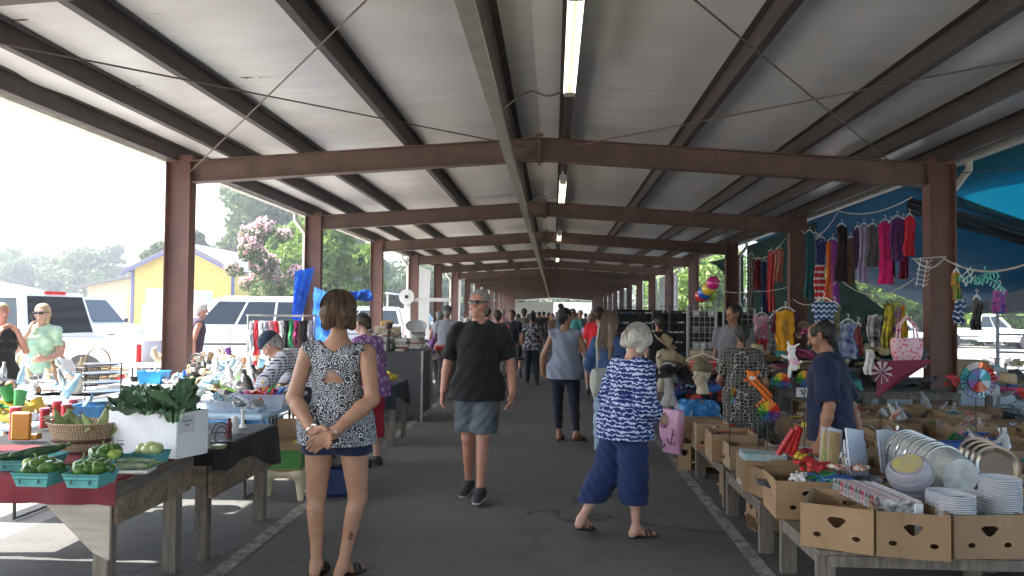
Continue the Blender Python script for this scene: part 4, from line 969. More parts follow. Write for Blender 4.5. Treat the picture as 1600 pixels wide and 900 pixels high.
# --- the crowd down the aisle: (px at head, feet py or Y, label, facing, height, girth, fem, skin, hair, top colour, sleeve, bottom colour, bottom length)
CR = 'shoppers further down the aisle'
def c3(n, c): return cloth('cotton_' + n, c)
crowd = [
 (699, 16.0, 'man in a grey t-shirt and grey cap, back turned by the left tables', -10, 1.74, 1.05, 0, SK_RED, ('short', H_SALT), ('grey', (.25, .26, .29)), .6, ('grey_trousers', (.12, .12, .13)), .1, 'capg'),
 (688, 17.2, 'person in a pale vest partly hidden by the man in the grey cap', -20, 1.66, 1., 1, SK_RED, ('short', H_SALT), ('pale_grey', (.45, .43, .42)), 0, ('grey_trousers', (.12, .12, .13)), .1, None),
 (762, 18.0, 'man in a white t-shirt just behind the sunglasses man', -30, 1.74, 1.1, 0, SK_RED, ('short', H_DK), ('white', (.55, .56, .58)), .6, ('navy', (.02, .03, .06)), .1, None),
 (777, 15.5, 'man in a salmon t-shirt leaning to the left', 25, 1.68, 1.15, 0, SK_RED, ('short', H_DK), ('salmon', (.62, .2, .13)), .6, ('khaki', (.3, .27, .22)), .5, None),
 (786, 25.0, 'man in a pink patterned shirt far down the left side', 0, 1.74, 1.05, 0, SK_RED, ('short', H_SALT), ('rose', (.4, .2, .2)), .6, ('navy', (.02, .03, .06)), .1, None),
 (800, 19.0, 'person in a dark navy t-shirt and grey trousers beside the salmon shirt', 160, 1.7, 1.05, 0, SK_BRN, ('short', H_BLACK), ('dark', (.02, .025, .04)), .6, ('mid_grey', (.25, .26, .28)), .1, None),
 (810, 26.0, 'person in a bright orange shirt', 0, 1.6, 1.1, 0, SK_RED, ('short', H_DK), ('orange', (.75, .13, .02)), .6, ('jeans', (.06, .1, .2)), .1, None),
 (819, 22.0, 'man in a brown olive t-shirt walking away', 0, 1.76, 1.15, 0, SK_RED, ('crop', H_DK), ('olive', (.12, .1, .085)), .6, ('dark_shorts', (.05, .05, .06)), .5, None),
 (832, 18.5, 'woman in a black and white floral top pushing a stroller', 8, 1.64, 1.1, 1, SK_BRN, ('bun', H_BLACK), ('BWF', None), .5, ('dark', (.02, .025, .04)), .1, None),
 (843, 36.0, 'slim figure in dark clothes left of the middle of the aisle', 0, 1.7, 1., 0, SK_BRN, ('short', H_BLACK), ('black', (.015, .015, .018)), .6, ('black', (.015, .015, .018)), .1, None),
 (850, 37.5, 'second dark slim figure in the middle of the aisle', 0, 1.72, 1., 0, SK_BRN, ('short', H_BLACK), ('charcoal', (.03, .03, .035)), .6, ('black', (.015, .015, .018)), .1, None),
 (895, 21.0, 'man in an aqua polo shirt facing the camera, sunglasses on', 178, 1.76, 1.1, 0, SK_RED, ('short', H_DK), ('aqua', (.13, .5, .48)), .65, ('jeans', (.06, .1, .2)), .1, 'gl'),
 (907, 25.0, 'man in an olive drab shirt behind the aqua shirt', 170, 1.74, 1.1, 0, SK_RED, ('short', H_SALT), ('drab', (.1, .09, .07)), .6, ('dark', (.02, .025, .04)), .1, None),
 (925, 16.6, 'woman in a pale pink top beside the red t-shirt', 5, 1.62, 1., 1, SK_FAIR, ('bob', H_LONG), ('pink', (.55, .28, .42)), .6, ('pale', (.4, .38, .38)), .5, None),
 (936, 15.0, 'man in a red t-shirt and navy shorts with a dark cap', -15, 1.74, 1.12, 0, SK_RED, ('short', H_DK), ('red', (.6, .02, .03)), .7, ('navy', (.02, .03, .06)), .5, 'capd'),
 (952, 16.5, 'man in a dark grey shirt just right of the red t-shirt', -60, 1.7, 1.1, 0, SK_BRN, ('short', H_BLACK), ('slate', (.05, .055, .075)), .6, ('navy', (.02, .03, .06)), .1, None),
 (737, 27.0, 'distant man in a white cap along the left tables', 30, 1.74, 1., 0, SK_RED, ('short', H_SALT), ('beige', (.4, .36, .3)), .6, ('khaki', (.3, .27, .22)), .1, None),
 (870, 40.0, 'distant shopper in a pale blue shirt mid aisle', 180, 1.7, 1., 0, SK_RED, ('short', H_DK), ('pale_blue', (.25, .33, .45)), .6, ('navy', (.02, .03, .06)), .1, None),
 (880, 44.0, 'distant shopper in a cream top mid aisle', 0, 1.62, 1., 1, SK_FAIR, ('bob', H_DK), ('cream', (.5, .45, .36)), .6, ('jeans', (.06, .1, .2)), .1, None),
 (915, 38.0, 'distant shopper in a maroon top on the right of the aisle', 20, 1.66, 1.1, 1, SK_BRN, ('short', H_BLACK), ('maroon', (.2, .02, .04)), .6, ('dark', (.02, .025, .04)), .1, None),
 (903, 46.0, 'distant shopper in a teal top', -20, 1.7, 1., 0, SK_RED, ('short', H_DK), ('teal', (.03, .2, .2)), .6, ('dark', (.02, .025, .04)), .1, None),
 (926, 30.0, 'distant man in a checked grey shirt behind the red t-shirt', 10, 1.78, 1.05, 0, SK_RED, ('short', H_SALT), ('smoke', (.2, .2, .22)), .6, ('khaki', (.3, .27, .22)), .1, None),
 (858, 50.0, 'distant shopper in a yellow shirt near the vanishing point', 0, 1.7, 1., 0, SK_RED, ('short', H_DK), ('yellow', (.6, .45, .08)), .6, ('dark', (.02, .025, .04)), .1, None),
 (836, 48.0, 'distant shopper in a white shirt near the vanishing point', 0, 1.7, 1., 0, SK_RED, ('short', H_DK), ('white', (.55, .56, .58)), .6, ('jeans', (.06, .1, .2)), .1, None),
 (890, 55.0, 'distant shopper in black near the far end', 180, 1.72, 1., 0, SK_BRN, ('short', H_BLACK), ('black', (.015, .015, .018)), .6, ('jeans', (.06, .1, .2)), .1, None),
 (848, 60.0, 'distant shopper in red near the far end', 0, 1.7, 1., 0, SK_RED, ('short', H_DK), ('red', (.6, .02, .03)), .6, ('dark', (.02, .025, .04)), .1, None),
]
for k, (n_, c_n) in enumerate((('turquoise', (.1, .4, .4)), ('brown', (.14, .08, .05)), ('lilac', (.35, .28, .5)), ('khaki', (.3, .27, .2)), ('burgundy', (.25, .02, .05)), ('royal blue', (.03, .08, .4)), ('mustard', (.5, .35, .05)), ('mint green', (.3, .5, .38)), ('charcoal', (.04, .04, .045)), ('peach', (.6, .35, .25)))):
    crowd.append((826 + (k * 37) % 96, 33 + k * 2.6, 'distant shopper wearing %s near the far end of the aisle' % n_, (k * 140) % 360, 1.6 + .03 * (k % 5), 1.05, k % 2, SK_RED, ('short', H_DK), (n_.replace(' ', '_'), c_n), .6, ('dark', (.02, .025, .04)), .1, None))
for px, Y, lab, fc, h, g_, fem, sk_, hr, (cn, cc), sl, (bn, bc), bl_, ex in crowd:
    P = at(px, 480, Y)
    tm = BWF if cc is None else c3(cn, cc)
    sgn = 1 if (int(px) % 2) else -1; wy = .1 + .04 * (int(px) % 3)
    person(lab, (P.x, P.y), fc, h, g_, bool(fem), sk_, hr, dict(m=tm, sleeve=sl, hem=.85, r=.02, sr=.02), dict(m=c3(bn, bc), len=bl_, r=.018, flare=.01), res=.018 if Y < 30 else .028, group=CR,
           glasses=(ex == 'gl'), cap=(c3('grey_cap', (.1, .1, .11)),) if ex == 'capg' else ((c3('dark_cap', (.03, .02, .02)),) if ex == 'capd' else None),
           pose=dict(anL=(-.1, -sgn * wy, .1), toL=(-.12, .16 - sgn * wy, .035), knL=(-.1, .03, .5), anR=(.1, sgn * wy, .09), toR=(.12, .16 + sgn * wy, .03), elL=(-.25, .0, 1.13), wrL=(-.24, .14 + .1 * sgn, .95), haL=(-.22, .22 + .1 * sgn, .9), wrR=(.25, .1 - .1 * sgn, .93), haR=(.24, .16 - .1 * sgn, .86)))
# pale shoulder bag
def bagmesh(w, h, d, f=.02):
    def fn(u, v):
        a = 2 * PI * u; z = -h * v; k = (1 - .12 * v) * (.9 + .1 * math.sin(PI * min(1, v * 1.2))); ww = w / 2 * k * (1 + f * math.sin(5 * a)); dd = d / 2 * (math.sin(PI * min(1, .18 + v * .72)) + f * 4 * math.sin(7 * a + v * 5))
        e = .55; c_, s_ = math.cos(a), math.sin(a)
        return (ww * math.copysign(abs(c_) ** e, c_), dd * math.copysign(abs(s_) ** e, s_), z)
    return fn
def bag(label, loc, rz, w, h, d, m, strap=.3, name='shoulder_bag', cat='bag', grp=None, sm=None, one=False):
    t = thing(name, label, cat, loc, rz, grp); b = B(); b.grid(bagmesh(w, h, d), 40, 12); k = len(b.v)
    b.add([bagmesh(w, h, d)(i / 20, 1) for i in range(20)], [tuple(range(20))]); b.make('pouch', m, t, smooth=50)
    for s in ((1,) if one else (-1, 1)):
        if one: b = B(); b.tube([(-.04, 0, -.02), (-.02, .02, strap * .6), (0, .0, strap), (.03, .05, strap * .95)], .009, 6); b.make('strap', sm or m, t, smooth=True); continue
        b = B(); b.tube([(-w * .3, s * d * .2, -.02), (-w * .25, s * d * .15, strap * .6), (0, s * .01, strap), (w * .25, s * d * .15, strap * .6), (w * .3, s * d * .2, -.02)], .009, 6); b.make('strap', sm or m, t, smooth=True)
    return t
P = at(936, 576, 8.75); bag('pale cream shoulder bag hanging from the long haired woman', (P.x, P.y, P.z), R(60), .3, .3, .12, cloth('cream_canvas', (.55, .55, .48)), .5, one=True)
# ---------------------------------------------------------------- right side: tables, boxes and goods
def c_(n, c=None, **k): return MATS[n] if n in MATS else mat(n, c or (.5, .5, .5), **{**dict(rough=.6, var=.12), **k})
CARDM = {}
def cardboard(i):
    n = 'cardboard_%d' % i
    if n in MATS: return MATS[n]
    c = [(.36, .23, .125), (.3, .19, .105), (.4, .27, .16)][i]
    N = NT(n); a = N.n('TexNoise', Scale=5, Detail=6, Roughness=.6); N.l(N.coord(), a.inputs[0]); b = N.n('TexNoise', Scale=1, Detail=2); N.l(N.coord((4, 4, 160)), b.inputs[0])
    cc = N.mix(N.math('MULTIPLY', b.outputs[0], .25), N.ramp(a.outputs[0], [(.25, mul(c, .55)), (.42, mul(c, .9)), (.6, c), (.75, mul(c, 1.25))]), mul(c, .6)); N.col(cc)
    N.b.inputs['Roughness'].default_value = .8; N.bump(a.outputs[0], .3, .01); return keep(n, N)
def plate_holes(outline, holes):
    cu = bpy.data.curves.new('c', 'CURVE'); cu.dimensions = '2D'; cu.fill_mode = 'BOTH'; cu.extrude = .0022
    for pts in [outline] + holes:
        sp = cu.splines.new('POLY'); sp.points.add(len(pts) - 1)
        for p, q in zip(sp.points, pts): p.co = (q[0], q[1], 0, 1)
        sp.use_cyclic_u = True
    o = bpy.data.objects.new('c', cu); me = bpy.data.meshes.new_from_object(o); bpy.data.objects.remove(o)
    v = [tuple(x.co) for x in me.vertices]; f = [tuple(p.vertices) for p in me.polygons]; bpy.data.meshes.remove(me); return v, f
def oval(cx, cy, a, b, n=14): return [(cx + a * math.cos(2 * PI * i / n), cy + b * math.sin(2 * PI * i / n)) for i in range(n)]
_WALL = {}
def wall_mesh(w, h, style):
    k = (round(w, 3), round(h, 3), style)
    if k not in _WALL:
        hs = []
        if style == 'front': hs = [[(-.05, .165 * h / .24), (-.03, .18 * h / .24), (.03, .18 * h / .24), (.05, .165 * h / .24), (.02, .13 * h / .24), (0, .12 * h / .24), (-.02, .13 * h / .24)], oval(-.1, .075 * h / .24, .021, .014), oval(.1, .075 * h / .24, .021, .014)]
        elif style == 'side': hs = [oval(-.07, .16 * h / .24, .012, .012), oval(.07, .12 * h / .24, .012, .014)]
        elif style == 'slot': hs = [oval(0, .17 * h / .24, .05, .014)]
        _WALL[k] = plate_holes([(-w / 2, 0), (w / 2, 0), (w / 2, h), (-w / 2, h)], hs)
    return _WALL[k]
BOXG = 'cardboard boxes of goods on the low tables'
def banana_box(label, loc, rz, w=.42, d=.42, h=.24, ci=0, holes=True, grp=BOXG, flaps=None):
    t = thing('cardboard_box', label, 'box', loc, rz, grp); m = cardboard(ci)
    b = B(); b.box((0, 0, .004), (w - .012, d - .012, .006)); 
    for (W, x, y, a, stl) in ((w, 0, -d / 2, 0, 'front'), (w, 0, d / 2, PI, 'slot'), (d - .008, -w / 2, 0, -PI / 2, 'side'), (d - .008, w / 2, 0, PI / 2, 'side')):
        v, f = wall_mesh(W, h, stl if holes else 'none')
        T = Matrix.Translation((x, y, .001)) @ Matrix.Rotation(a, 4, 'Z') @ Matrix.Rotation(PI / 2, 4, 'X'); b.T = T; b.add(v, f)
    b.T = Matrix.Identity(4)
    b.make('carton', m, t)
    if flaps:
        for (x, y, a) in flaps:
            q = B(); q.T = Matrix.Translation((x * w / 2, y * d / 2, h)) @ Matrix.Rotation(math.atan2(y, x) + PI / 2, 4, 'Z') @ Matrix.Rotation(a, 4, 'X'); W = w if x == 0 else d; q.box((0, .07, 0), (W - .01, .14, .004)); q.make('flap', m, t)
    return t
def boxpx(label, p0, p1, z=.36, d=.42, h=.24, ci=0, dz=0, **k):
    a, b = on(*p0, z), on(*p1, z); w = (b - a).length; rz = math.atan2((b - a).y, (b - a).x)
    c = (a + b) / 2 + Vector((-math.sin(rz), math.cos(rz), 0)) * d / 2
    return banana_box(label, (c.x, c.y, z + dz), rz, w - .006, d, h, ci, **k), c, rz, w

# ---- item library: shared meshes
ITEMS = {}
def itm(kind_, mi):
    k = (kind_, mi)
    if k in ITEMS: return ITEMS[k]
    m = PAL[mi]; b = B(); rs = random.Random(hash(kind_) % 100 + mi) if False else random.Random(mi * 7 + len(kind_))
    sm = True
    if kind_ == 'packet': b.grid(lambda u, v: ((u - .5) * .13, (v - .5) * .18, .012 * math.sin(PI * u) * math.sin(PI * v) + .006 * math.sin(u * 17 + v * 9 + mi)), 8, 8); so = .006
    elif kind_ == 'card': b.box((0, 0, 0), (.1, .16, .006)); b.box((0, -.02, .012), (.07, .09, .018), ch=.005); so = 0
    elif kind_ == 'carton': b.box((0, 0, 0), (.14, .09, .05), ch=.002); so = 0
    elif kind_ == 'roll': b.cyl((-.09, 0, 0), (.09, 0, 0), .022, n=14); b.cyl((-.094, 0, 0), (.094, 0, 0), .012, n=10); so = 0
    elif kind_ == 'bottle': b.lathe([(.026, 0), (.03, .01), (.03, .1), (.022, .13), (.012, .145), (.012, .16), (.015, .162), (.015, .185), (.001, .187)], 14); so = 0
    elif kind_ == 'tool': b.tube([(-.11, 0, 0), (-.02, 0, .004)], [.012, .014], 8); b.tube([(-.02, 0, .004), (.09, .005, .0)], [.005, .004], 6); b.box((.11, 0, 0), (.05, .03, .008), ch=.003); so = 0
    elif kind_ == 'ball': b.ball((0, 0, 0), .04, 16); so = 0
    elif kind_ == 'loop': b.tube([(.06 * math.cos(a), .045 * math.sin(a), .015 * math.sin(3 * a)) for a in np.linspace(0, 2 * PI, 19)[:-1]], .013, 8, closed=True); so = 0
    elif kind_ == 'cup': b.lathe([(.001, .002), (.03, .002), (.04, .1), (.037, .1), (.028, .006), (.001, .006)], 16); so = 0
    elif kind_ == 'lump':
        f = F(.008)
        for i in range(7): p = (rs.uniform(-.07, .07), rs.uniform(-.05, .05), rs.uniform(-.01, .03)); q = (p[0] + rs.uniform(-.06, .06), p[1] + rs.uniform(-.05, .05), rs.uniform(-.01, .04)); f.c(p, q, rs.uniform(.014, .026), rs.uniform(.01, .02), bl=.012)
        f.disp = lambda G: .003 * np.sin(G[..., 0] * 120 + 2) * np.sin(G[..., 1] * 130) + .002 * np.sin(G[..., 2] * 200 + G[..., 0] * 90)
        o = f.make('item_lump', m); me = o.data; bpy.data.objects.remove(o); ITEMS[k] = me; return me
    o = b.make('item_' + kind_, m, smooth=35, solid=so); me = o.data; bpy.data.objects.remove(o); ITEMS[k] = me; return me
PAL = [c_('i_red', (.5, .03, .03)), c_('i_blue', (.03, .12, .42)), c_('i_green', (.04, .25, .07)), c_('i_yellow', (.6, .42, .04)), c_('i_white', (.6, .6, .6)), c_('i_black', (.02, .02, .022)), c_('i_pink', (.55, .1, .25)), c_('i_orange', (.62, .12, .025)),
       c_('i_teal', (.06, .32, .33)), c_('i_clear', (.45, .47, .5), rough=.15, alpha=.55), c_('i_brown', (.25, .15, .07)), c_('i_silver', (.5, .5, .5), rough=.3, metal=.8), c_('i_purple', (.18, .06, .3)), c_('i_lightblue', (.3, .5, .62)), c_('i_tan', (.5, .4, .25)), c_('i_darkgrey', (.08, .08, .09)),
       mat('i_print', (.5, .08, .06), .5, col2=(.7, .68, .6), var=.2, scale=22, detail=1), mat('i_printblue', (.04, .1, .3), .4, col2=(.7, .72, .75), scale=25, detail=1), mat('i_film', (.12, .13, .15), .12, col2=(.6, .62, .65), scale=18), mat('i_navy', (.015, .025, .09), .6)]
NAMES = dict(packet='bagged_item', card='carded_item', carton='small_box', roll='roll', bottle='bottle', tool='hand_tool', ball='ball', loop='strap_loop', cup='cup', lump='bundle')
CATS = dict(packet='packet', card='packet', carton='box', roll='roll', bottle='bottle', tool='tool', ball='ball', loop='strap', cup='cup', lump='bundle')
DESC = dict(packet='bagged', card='carded', carton='boxed', roll='rolled', bottle='bottled', tool='handled', ball='round', loop='looped', cup='cup shaped', lump='crumpled')
def scatter(c, w, d, n, kinds, cols, where, rz=0, z0=0, zh=.06, sc=1., seed=0, flat=.35):
    rs = random.Random(seed * 13 + n); n = max(1, n)
    for i in range(n):
        k = rs.choice(kinds); mi = rs.choice(cols); me = itm(k, mi); o = bpy.data.objects.new(NAMES[k], me); COL.objects.link(o)
        x, y = rs.uniform(-.5, .5) * w, rs.uniform(-.5, .5) * d; ca, sa = math.cos(rz), math.sin(rz)
        o.location = (c[0] + x * ca - y * sa, c[1] + x * sa + y * ca, c[2] + z0 + rs.random() * zh); s = sc * rs.uniform(.8, 1.15); o.scale = (s, s, s)
        o.rotation_euler = (rs.uniform(-flat, flat), rs.uniform(-flat, flat), rs.uniform(0, 6.28))
        cn = PAL[mi].name.replace('i_', '').replace('lightblue', 'light blue').replace('darkgrey', 'dark grey').replace('printblue', 'blue printed').replace('print', 'red printed').replace('film', 'film wrapped')
        tag(o, '%s %s item %s' % (cn, DESC[k], where), CATS[k], 'goods ' + where)

# ---- low weathered tables
def low_table(label, x0, x1, y0, y1, z, nl=3, leg=.1, legxy=None, cat='table', grp='weathered wooden tables'):
    t = thing('wooden_table', label, cat, (x0, y0, 0), group=grp); b = B(); W, D = x1 - x0, y1 - y0; n = max(2, int(D / .19))
    for i in range(n): b.box((W / 2, D * (i + .5) / n, z - .015), (W, D / n - .006, .022), ch=.002)
    b.make('tabletop', WGREYX if D > W else WGREY, t)
    b = B(); b.bx(.01, .045, .05, D - .05, z - .09, z - .028); b.bx(.05, W - .05, .01, .045, z - .09, z - .03); b.make('apron', WGREY, t)
    for x, y in (legxy or [(W * i / (nl - 1) * (1 - leg / W) + leg / 2, yy) for i in range(nl) for yy in (leg / 2, D - leg / 2)]):
        b = B(); b.box((x, y, (z - .03) / 2), (leg, leg * .45, z - .031), ch=.003); b.make('leg', WGREY, t)
    return t
low_table('low weathered table under the nearest open cardboard boxes', 1.46, 5.0, 4.5, 5.3, .36, 4)
low_table('narrow low table under the box holding the light blue packet', 1.43, 1.86, 5.62, 6.75, .36, 2)
low_table('narrow low table under the boxes by the pink anchor bag', 1.45, 1.9, 6.9, 8.3, .36, 2)
low_table('low table of boxes reaching from the buckets towards the column', 2.75, 5.0, 5.32, 9.9, .40, 3)
low_table('low table carrying the hats and scarves', 1.42, 2.7, 9.0, 13.6, .5, 2)
low_table('low table heaped with goods behind the balding man', 2.35, 2.72, 6.6, 8.9, .40, 2)
# ---- explicit boxes
bA, cA, rA, wA = boxpx('nearest empty cardboard box with its front corner over the table leg', (1250, 852), (1366, 869), d=.44)
bB, cB, rB, wB = boxpx('open cardboard box right of the nearest one, holding a white tray', (1369, 869), (1487, 879), d=.42, ci=1)
bC, cC, rC, wC = boxpx('stained cardboard box under the stacks of white plates', (1490, 874), (1603, 873), d=.44, ci=1, h=.23)
bA2, cA2, rA2, wA2 = boxpx('cardboard box behind the nearest one, full of dark packets', (1212, 811), (1318, 815), d=.4, ci=0)
bB2, cB2, rB2, wB2 = boxpx('cardboard box under the fanned printed cards', (1322, 815), (1425, 816), d=.42, ci=1)
bD, cD, rD, wD = boxpx('cardboard box at the aisle edge holding a light blue packet', (1161, 769), (1252, 773), d=.42, ci=0)
bE, cE, rE, wE = boxpx('cardboard box behind the light blue packet', (1140, 735), (1212, 737), d=.42, ci=2, h=.2)
bF, cF, rF, wF = boxpx('cardboard box with a torn curved side holding an orange clamp', (1112, 722), (1184, 724), d=.42, ci=0)
bG, cG, rG, wG = boxpx('tall cardboard box left of the torn sided one', (1088, 705), (1140, 706), d=.3, ci=2, h=.26)
bH, cH, rH, wH = boxpx('cardboard box under the blue flowered bag', (1066, 684), (1125, 685), d=.45, ci=1, h=.22, z=.37)
for lab, p0, p1, h, d in (('cardboard box standing on the ground under the boxes by the anchor bag', (1058, 733), (1080, 735), .28, .4), ('cardboard box on the ground under the second table', (1124, 771), (1142, 777), .26, .4), ('cardboard box on the ground behind the front table leg', (1166, 822), (1182, 832), .3, .45), ('dark cardboard box on the ground beneath the torn sided one', (1098, 742), (1128, 744), .22, .4)):
    boxpx(lab, p0, p1, z=.004, d=d, h=h, ci=1)
# contents
q = B(); q.box((0, 0, .13), (.05, .012, .2), ch=.002); o = q.make('white_tray', c_('white_plastic', (.65, .66, .68), rough=.35), loc=(cB.x + .03, cB.y - .1, .40), rz=rB + .5); tag(o, 'white plastic tray standing in the open box', 'tray')
scatter((cA2.x, cA2.y, .5), .36, .3, 16, ['packet', 'card'], [5, 19, 15, 18, 18], 'in the box behind the nearest one', rA2, zh=.1, seed=1)
scatter((cA2.x + .12, cA2.y - .05, .60), .2, .2, 5, ['packet'], [1, 1, 13, 2, 8], 'on top of the dark packets', rA2, zh=.02, seed=21)
scatter((cA2.x - .02, cA2.y - .08, .60), .1, .1, 3, ['lump'], [4], 'crumpled on the dark packets', rA2, zh=.01, seed=22, sc=.7)
scatter((cB2.x, cB2.y, .46), .36, .3, 10, ['packet', 'card'], [16, 17, 4], 'under the fanned cards', rB2, zh=.1, seed=2)
scatter((cF.x, cF.y, .42), .34, .3, 8, ['tool', 'packet'], [7, 5, 10], 'in the torn sided box', rF, zh=.05, seed=3)
scatter((cE.x, cE.y, .42), .34, .3, 8, ['packet', 'card'], [10, 14, 16], 'in the box behind the light blue packet', rE, zh=.05, seed=4)
scatter((cD.x, cD.y, .42), .34, .3, 7, ['packet', 'card'], [13, 4, 17], 'in the box at the aisle edge', rD, zh=.05, seed=5)
q = B(); q.box((0, 0, 0), (.32, .12, .05), ch=.003); q.box((-.06, -.062, 0), (.12, .003, .035)); q.box((.08, -.062, 0), (.03, .003, .035))
P = on(1192, 712, .62); o = q.make('light_blue_packet', mat('light_blue_print', (.3, .52, .6), .35, col2=(.6, .7, .72), scale=12, var=.1), loc=P, rot=(.15, .05, .05)); tag(o, 'long light blue printed packet lying across the aisle-edge box', 'packet')
# fanned cards
CARDP = mat('printed_card_mix', (.65, .66, .66), .4, col2=(.08, .09, .1), scale=26, var=.05, detail=1, st=(1, .4, 1)); CARDR = mat('printed_card_red', (.66, .66, .66), .4, col2=(.35, .05, .08), scale=24, var=.05, detail=1)
for i in range(13):
    P = on(1338 + i * 5.6, 762 + i * 1.9, .61); q = B(); q.box((0, 0, 0), (.24, .012, .10), ch=.002); 
    o = q.make('carded_scissors', (CARDP, CARDR)[i % 3 == 2], loc=(P.x - .01, P.y, .615 - .002 * i), rot=(R(-52), 0, rB2 + R(-28))); tag(o, 'printed card pack in the fanned row beside the plates', 'packet', 'fanned printed card packs')
# plates
PLM = mat('white_plastic_plate', (.66, .67, .72), .3, var=.04)
for si, (px, py, n, r_) in enumerate(((1478, 797, 11, .105), (1493, 806, 12, .1), (1563, 802, 19, .108), (1515, 795, 10, .1))):
    P = on(px, py, .56); lab = ['white plastic plate in the stack beside the white tray', 'white plastic plate in the short middle stack', 'white plastic plate in the tall right stack', 'white plastic plate in the stack hidden behind the others'][si]
    b = B(); b.lathe([(.001, 0), (r_ * .62, 0), (r_ * .7, .006), (r_ * .93, .026), (r_, .028), (r_ * .99, .031), (r_ * .91, .029), (r_ * .66, .01), (.001, .006)], 32); o0 = b.make('plate', PLM, smooth=50)
    for k in range(n):
        o = o0 if k == 0 else o0.copy()
        if k: COL.objects.link(o)
        o.location = (P.x + rnd.uniform(-.002, .002), P.y + rnd.uniform(-.002, .002), .52 + k * .0115); tag(o, lab, 'plate', 'stacked white plates %s' % ['by the tray', 'in the middle', 'on the right', 'at the back'][si])
    if si in (0, 2):
        q = B(); q.lathe([(.001, 0), (.03, 0), (.001, .001)], 8, sx=1, sy=.6); o = q.make('flower_decal', c_('rose_print', (.5, .03, .18)), o0, loc=(.0, 0, .0075)); o.parent = None; o.location = (P.x - .02, P.y + .01, .52 + n * .0115 + .0075); o.parent = None
        lastp = [x for x in COL.objects if x.name.startswith('plate')][-1]; o.parent = lastp; o.location = (-.02, .03, .0075)
# galvanised buckets, nested and lying down
GALV = mat('galvanised_steel', (.5, .52, .53), .5, .6, var=.15, scale=14, col2=(.68, .7, .7)); a0 = on(1432, 742, .6); 
DIRB = Vector((.14, -.97, -.1)).normalized(); st = at(1438, 716, 5.35)
rotb = (-DIRB).to_track_quat('Z', 'X').to_euler()
b = B(); b.lathe([(.001, 0), (.112, 0), (.115, .006), (.142, .16), (.148, .162), (.148, .168), (.141, .168), (.112, .01), (.001, .008)], 40)
o0 = b.make('bucket_shell', GALV, smooth=40)
for k in range(10):
    t = thing('metal_bucket', 'galvanised bucket nested in the lying row, its round base towards the camera' if k == 9 else ('galvanised bucket at the open back end of the lying row' if k == 0 else 'galvanised bucket nested in the middle of the lying row'), 'bucket', group='nested galvanised buckets'); p = st + DIRB * (.045 * k) + Vector((0, 0, 0)); t.location = p; t.rotation_euler = rotb
    o = o0 if k == 0 else o0.copy()
    if k: COL.objects.link(o)
    o.parent = t; o.scale = (1, 1, 1)
    h_ = B(); s_ = 1 if k % 2 else -1
    h_.tube([(0.148 * math.cos(a), .0 + .02 * s_ * math.sin(a) , .16 + .10 * math.sin(a) * .35) if False else (.148 * math.cos(a), .12 * math.sin(a) + .02 * s_, .165 + .02 * math.sin(a)) for a in np.linspace(0, PI, 14)], .0032, 6); hh = h_.make('handle', CHROME, t, smooth=True)
    hh.rotation_euler = (0, 0, R(180 + k * 9 - 40)); 
b = B()
# stainless pans
PANM = mat('polished_pan', (.55, .5, .46), .16, .95, var=.1, scale=4)
for k in range(4):
    P = at(1556 - k * 9, 731 - k * 5, 5.15 + k * .09); b = B(); b.lathe([(.001, 0), (.095, 0), (.115, .03), (.128, .034), (.13, .038), (.116, .036), (.095, .005), (.001, .004)], 40); o = b.make('round_pan', PANM, smooth=45, loc=P)
    o.rotation_euler = (R(68), 0, R(-15 - k * 2)); tag(o, 'shiny round metal pan leaning in the row right of the buckets' if k else 'frontmost shiny round metal pan right of the buckets', 'pan', 'leaning metal pans')
# cake container
P = at(1420, 735, 4.95); t = thing('cake_carrier', 'round clear plastic food carrier with a yellow paper label', 'container', P); t.rotation_euler = (R(24), R(-22), 0)
b = B(); b.lathe([(.001, .05), (.1, .05), (.12, .03), (.125, 0), (.132, -.004), (.132, -.05), (.12, -.055), (.001, -.055)], 36); b.make('shell', mat('lilac_clear_plastic', (.42, .42, .5), .12, alpha=.5, var=.08), t, smooth=40)
b = B(); b.lathe([(.001, .002), (.085, .0), (.085, -.002)], 30, c=(0, 0, .054)); b.make('paper_label', mat('yellow_label', (.6, .5, .1), .5, col2=(.35, .3, .3), scale=16, var=.1), t)
P = on(1430, 772, .6); t = thing('plastic_tub', 'shallow clear plastic tub beside the plates under the food carrier', 'container', P); b = B(); b.lathe([(.001, -.02), (.1, -.02), (.12, .02), (.125, .022), (.116, .022), (.098, -.014), (.001, -.014)], 32); b.make('shell', mat('lilac_clear_plastic'), t, smooth=40)
# cutting boards, skewers
CUTM = mat('milky_plastic_board', (.55, .6, .72), .3, var=.04, alpha=.93, tl=.2)
P0 = on(1330, 722, .5)
for i in range(7):
    big = i in (0,); q = B(); W, H = (.2, .3) if i == 0 else ((.17, .22) if i < 4 else (.17, .28))
    x = .026 * i if i < 4 else .11 + .026 * (i - 3)
    q.box((0, 0, H / 2), (W, .012, H), ch=.005); 
    P = at(1352 + (i if i < 4 else i + 3) * 5.2 - (22 if 0 < i < 4 else 0) - (10 if i == 0 else 0), 715, 5.4 + .02 * i); P.z = .6
    o = q.make('cutting_board', CUTM, loc=P, rot=(R(-12), R(9), R(38))); tag(o, 'milky white plastic cutting board standing in the row behind the fanned cards' if i else 'tallest milky white cutting board with the rounded corner', 'cutting board', 'standing white cutting boards')
BAMB = wood('bamboo', (.42, .3, .13), (.62, .5, .28), 2, 5)
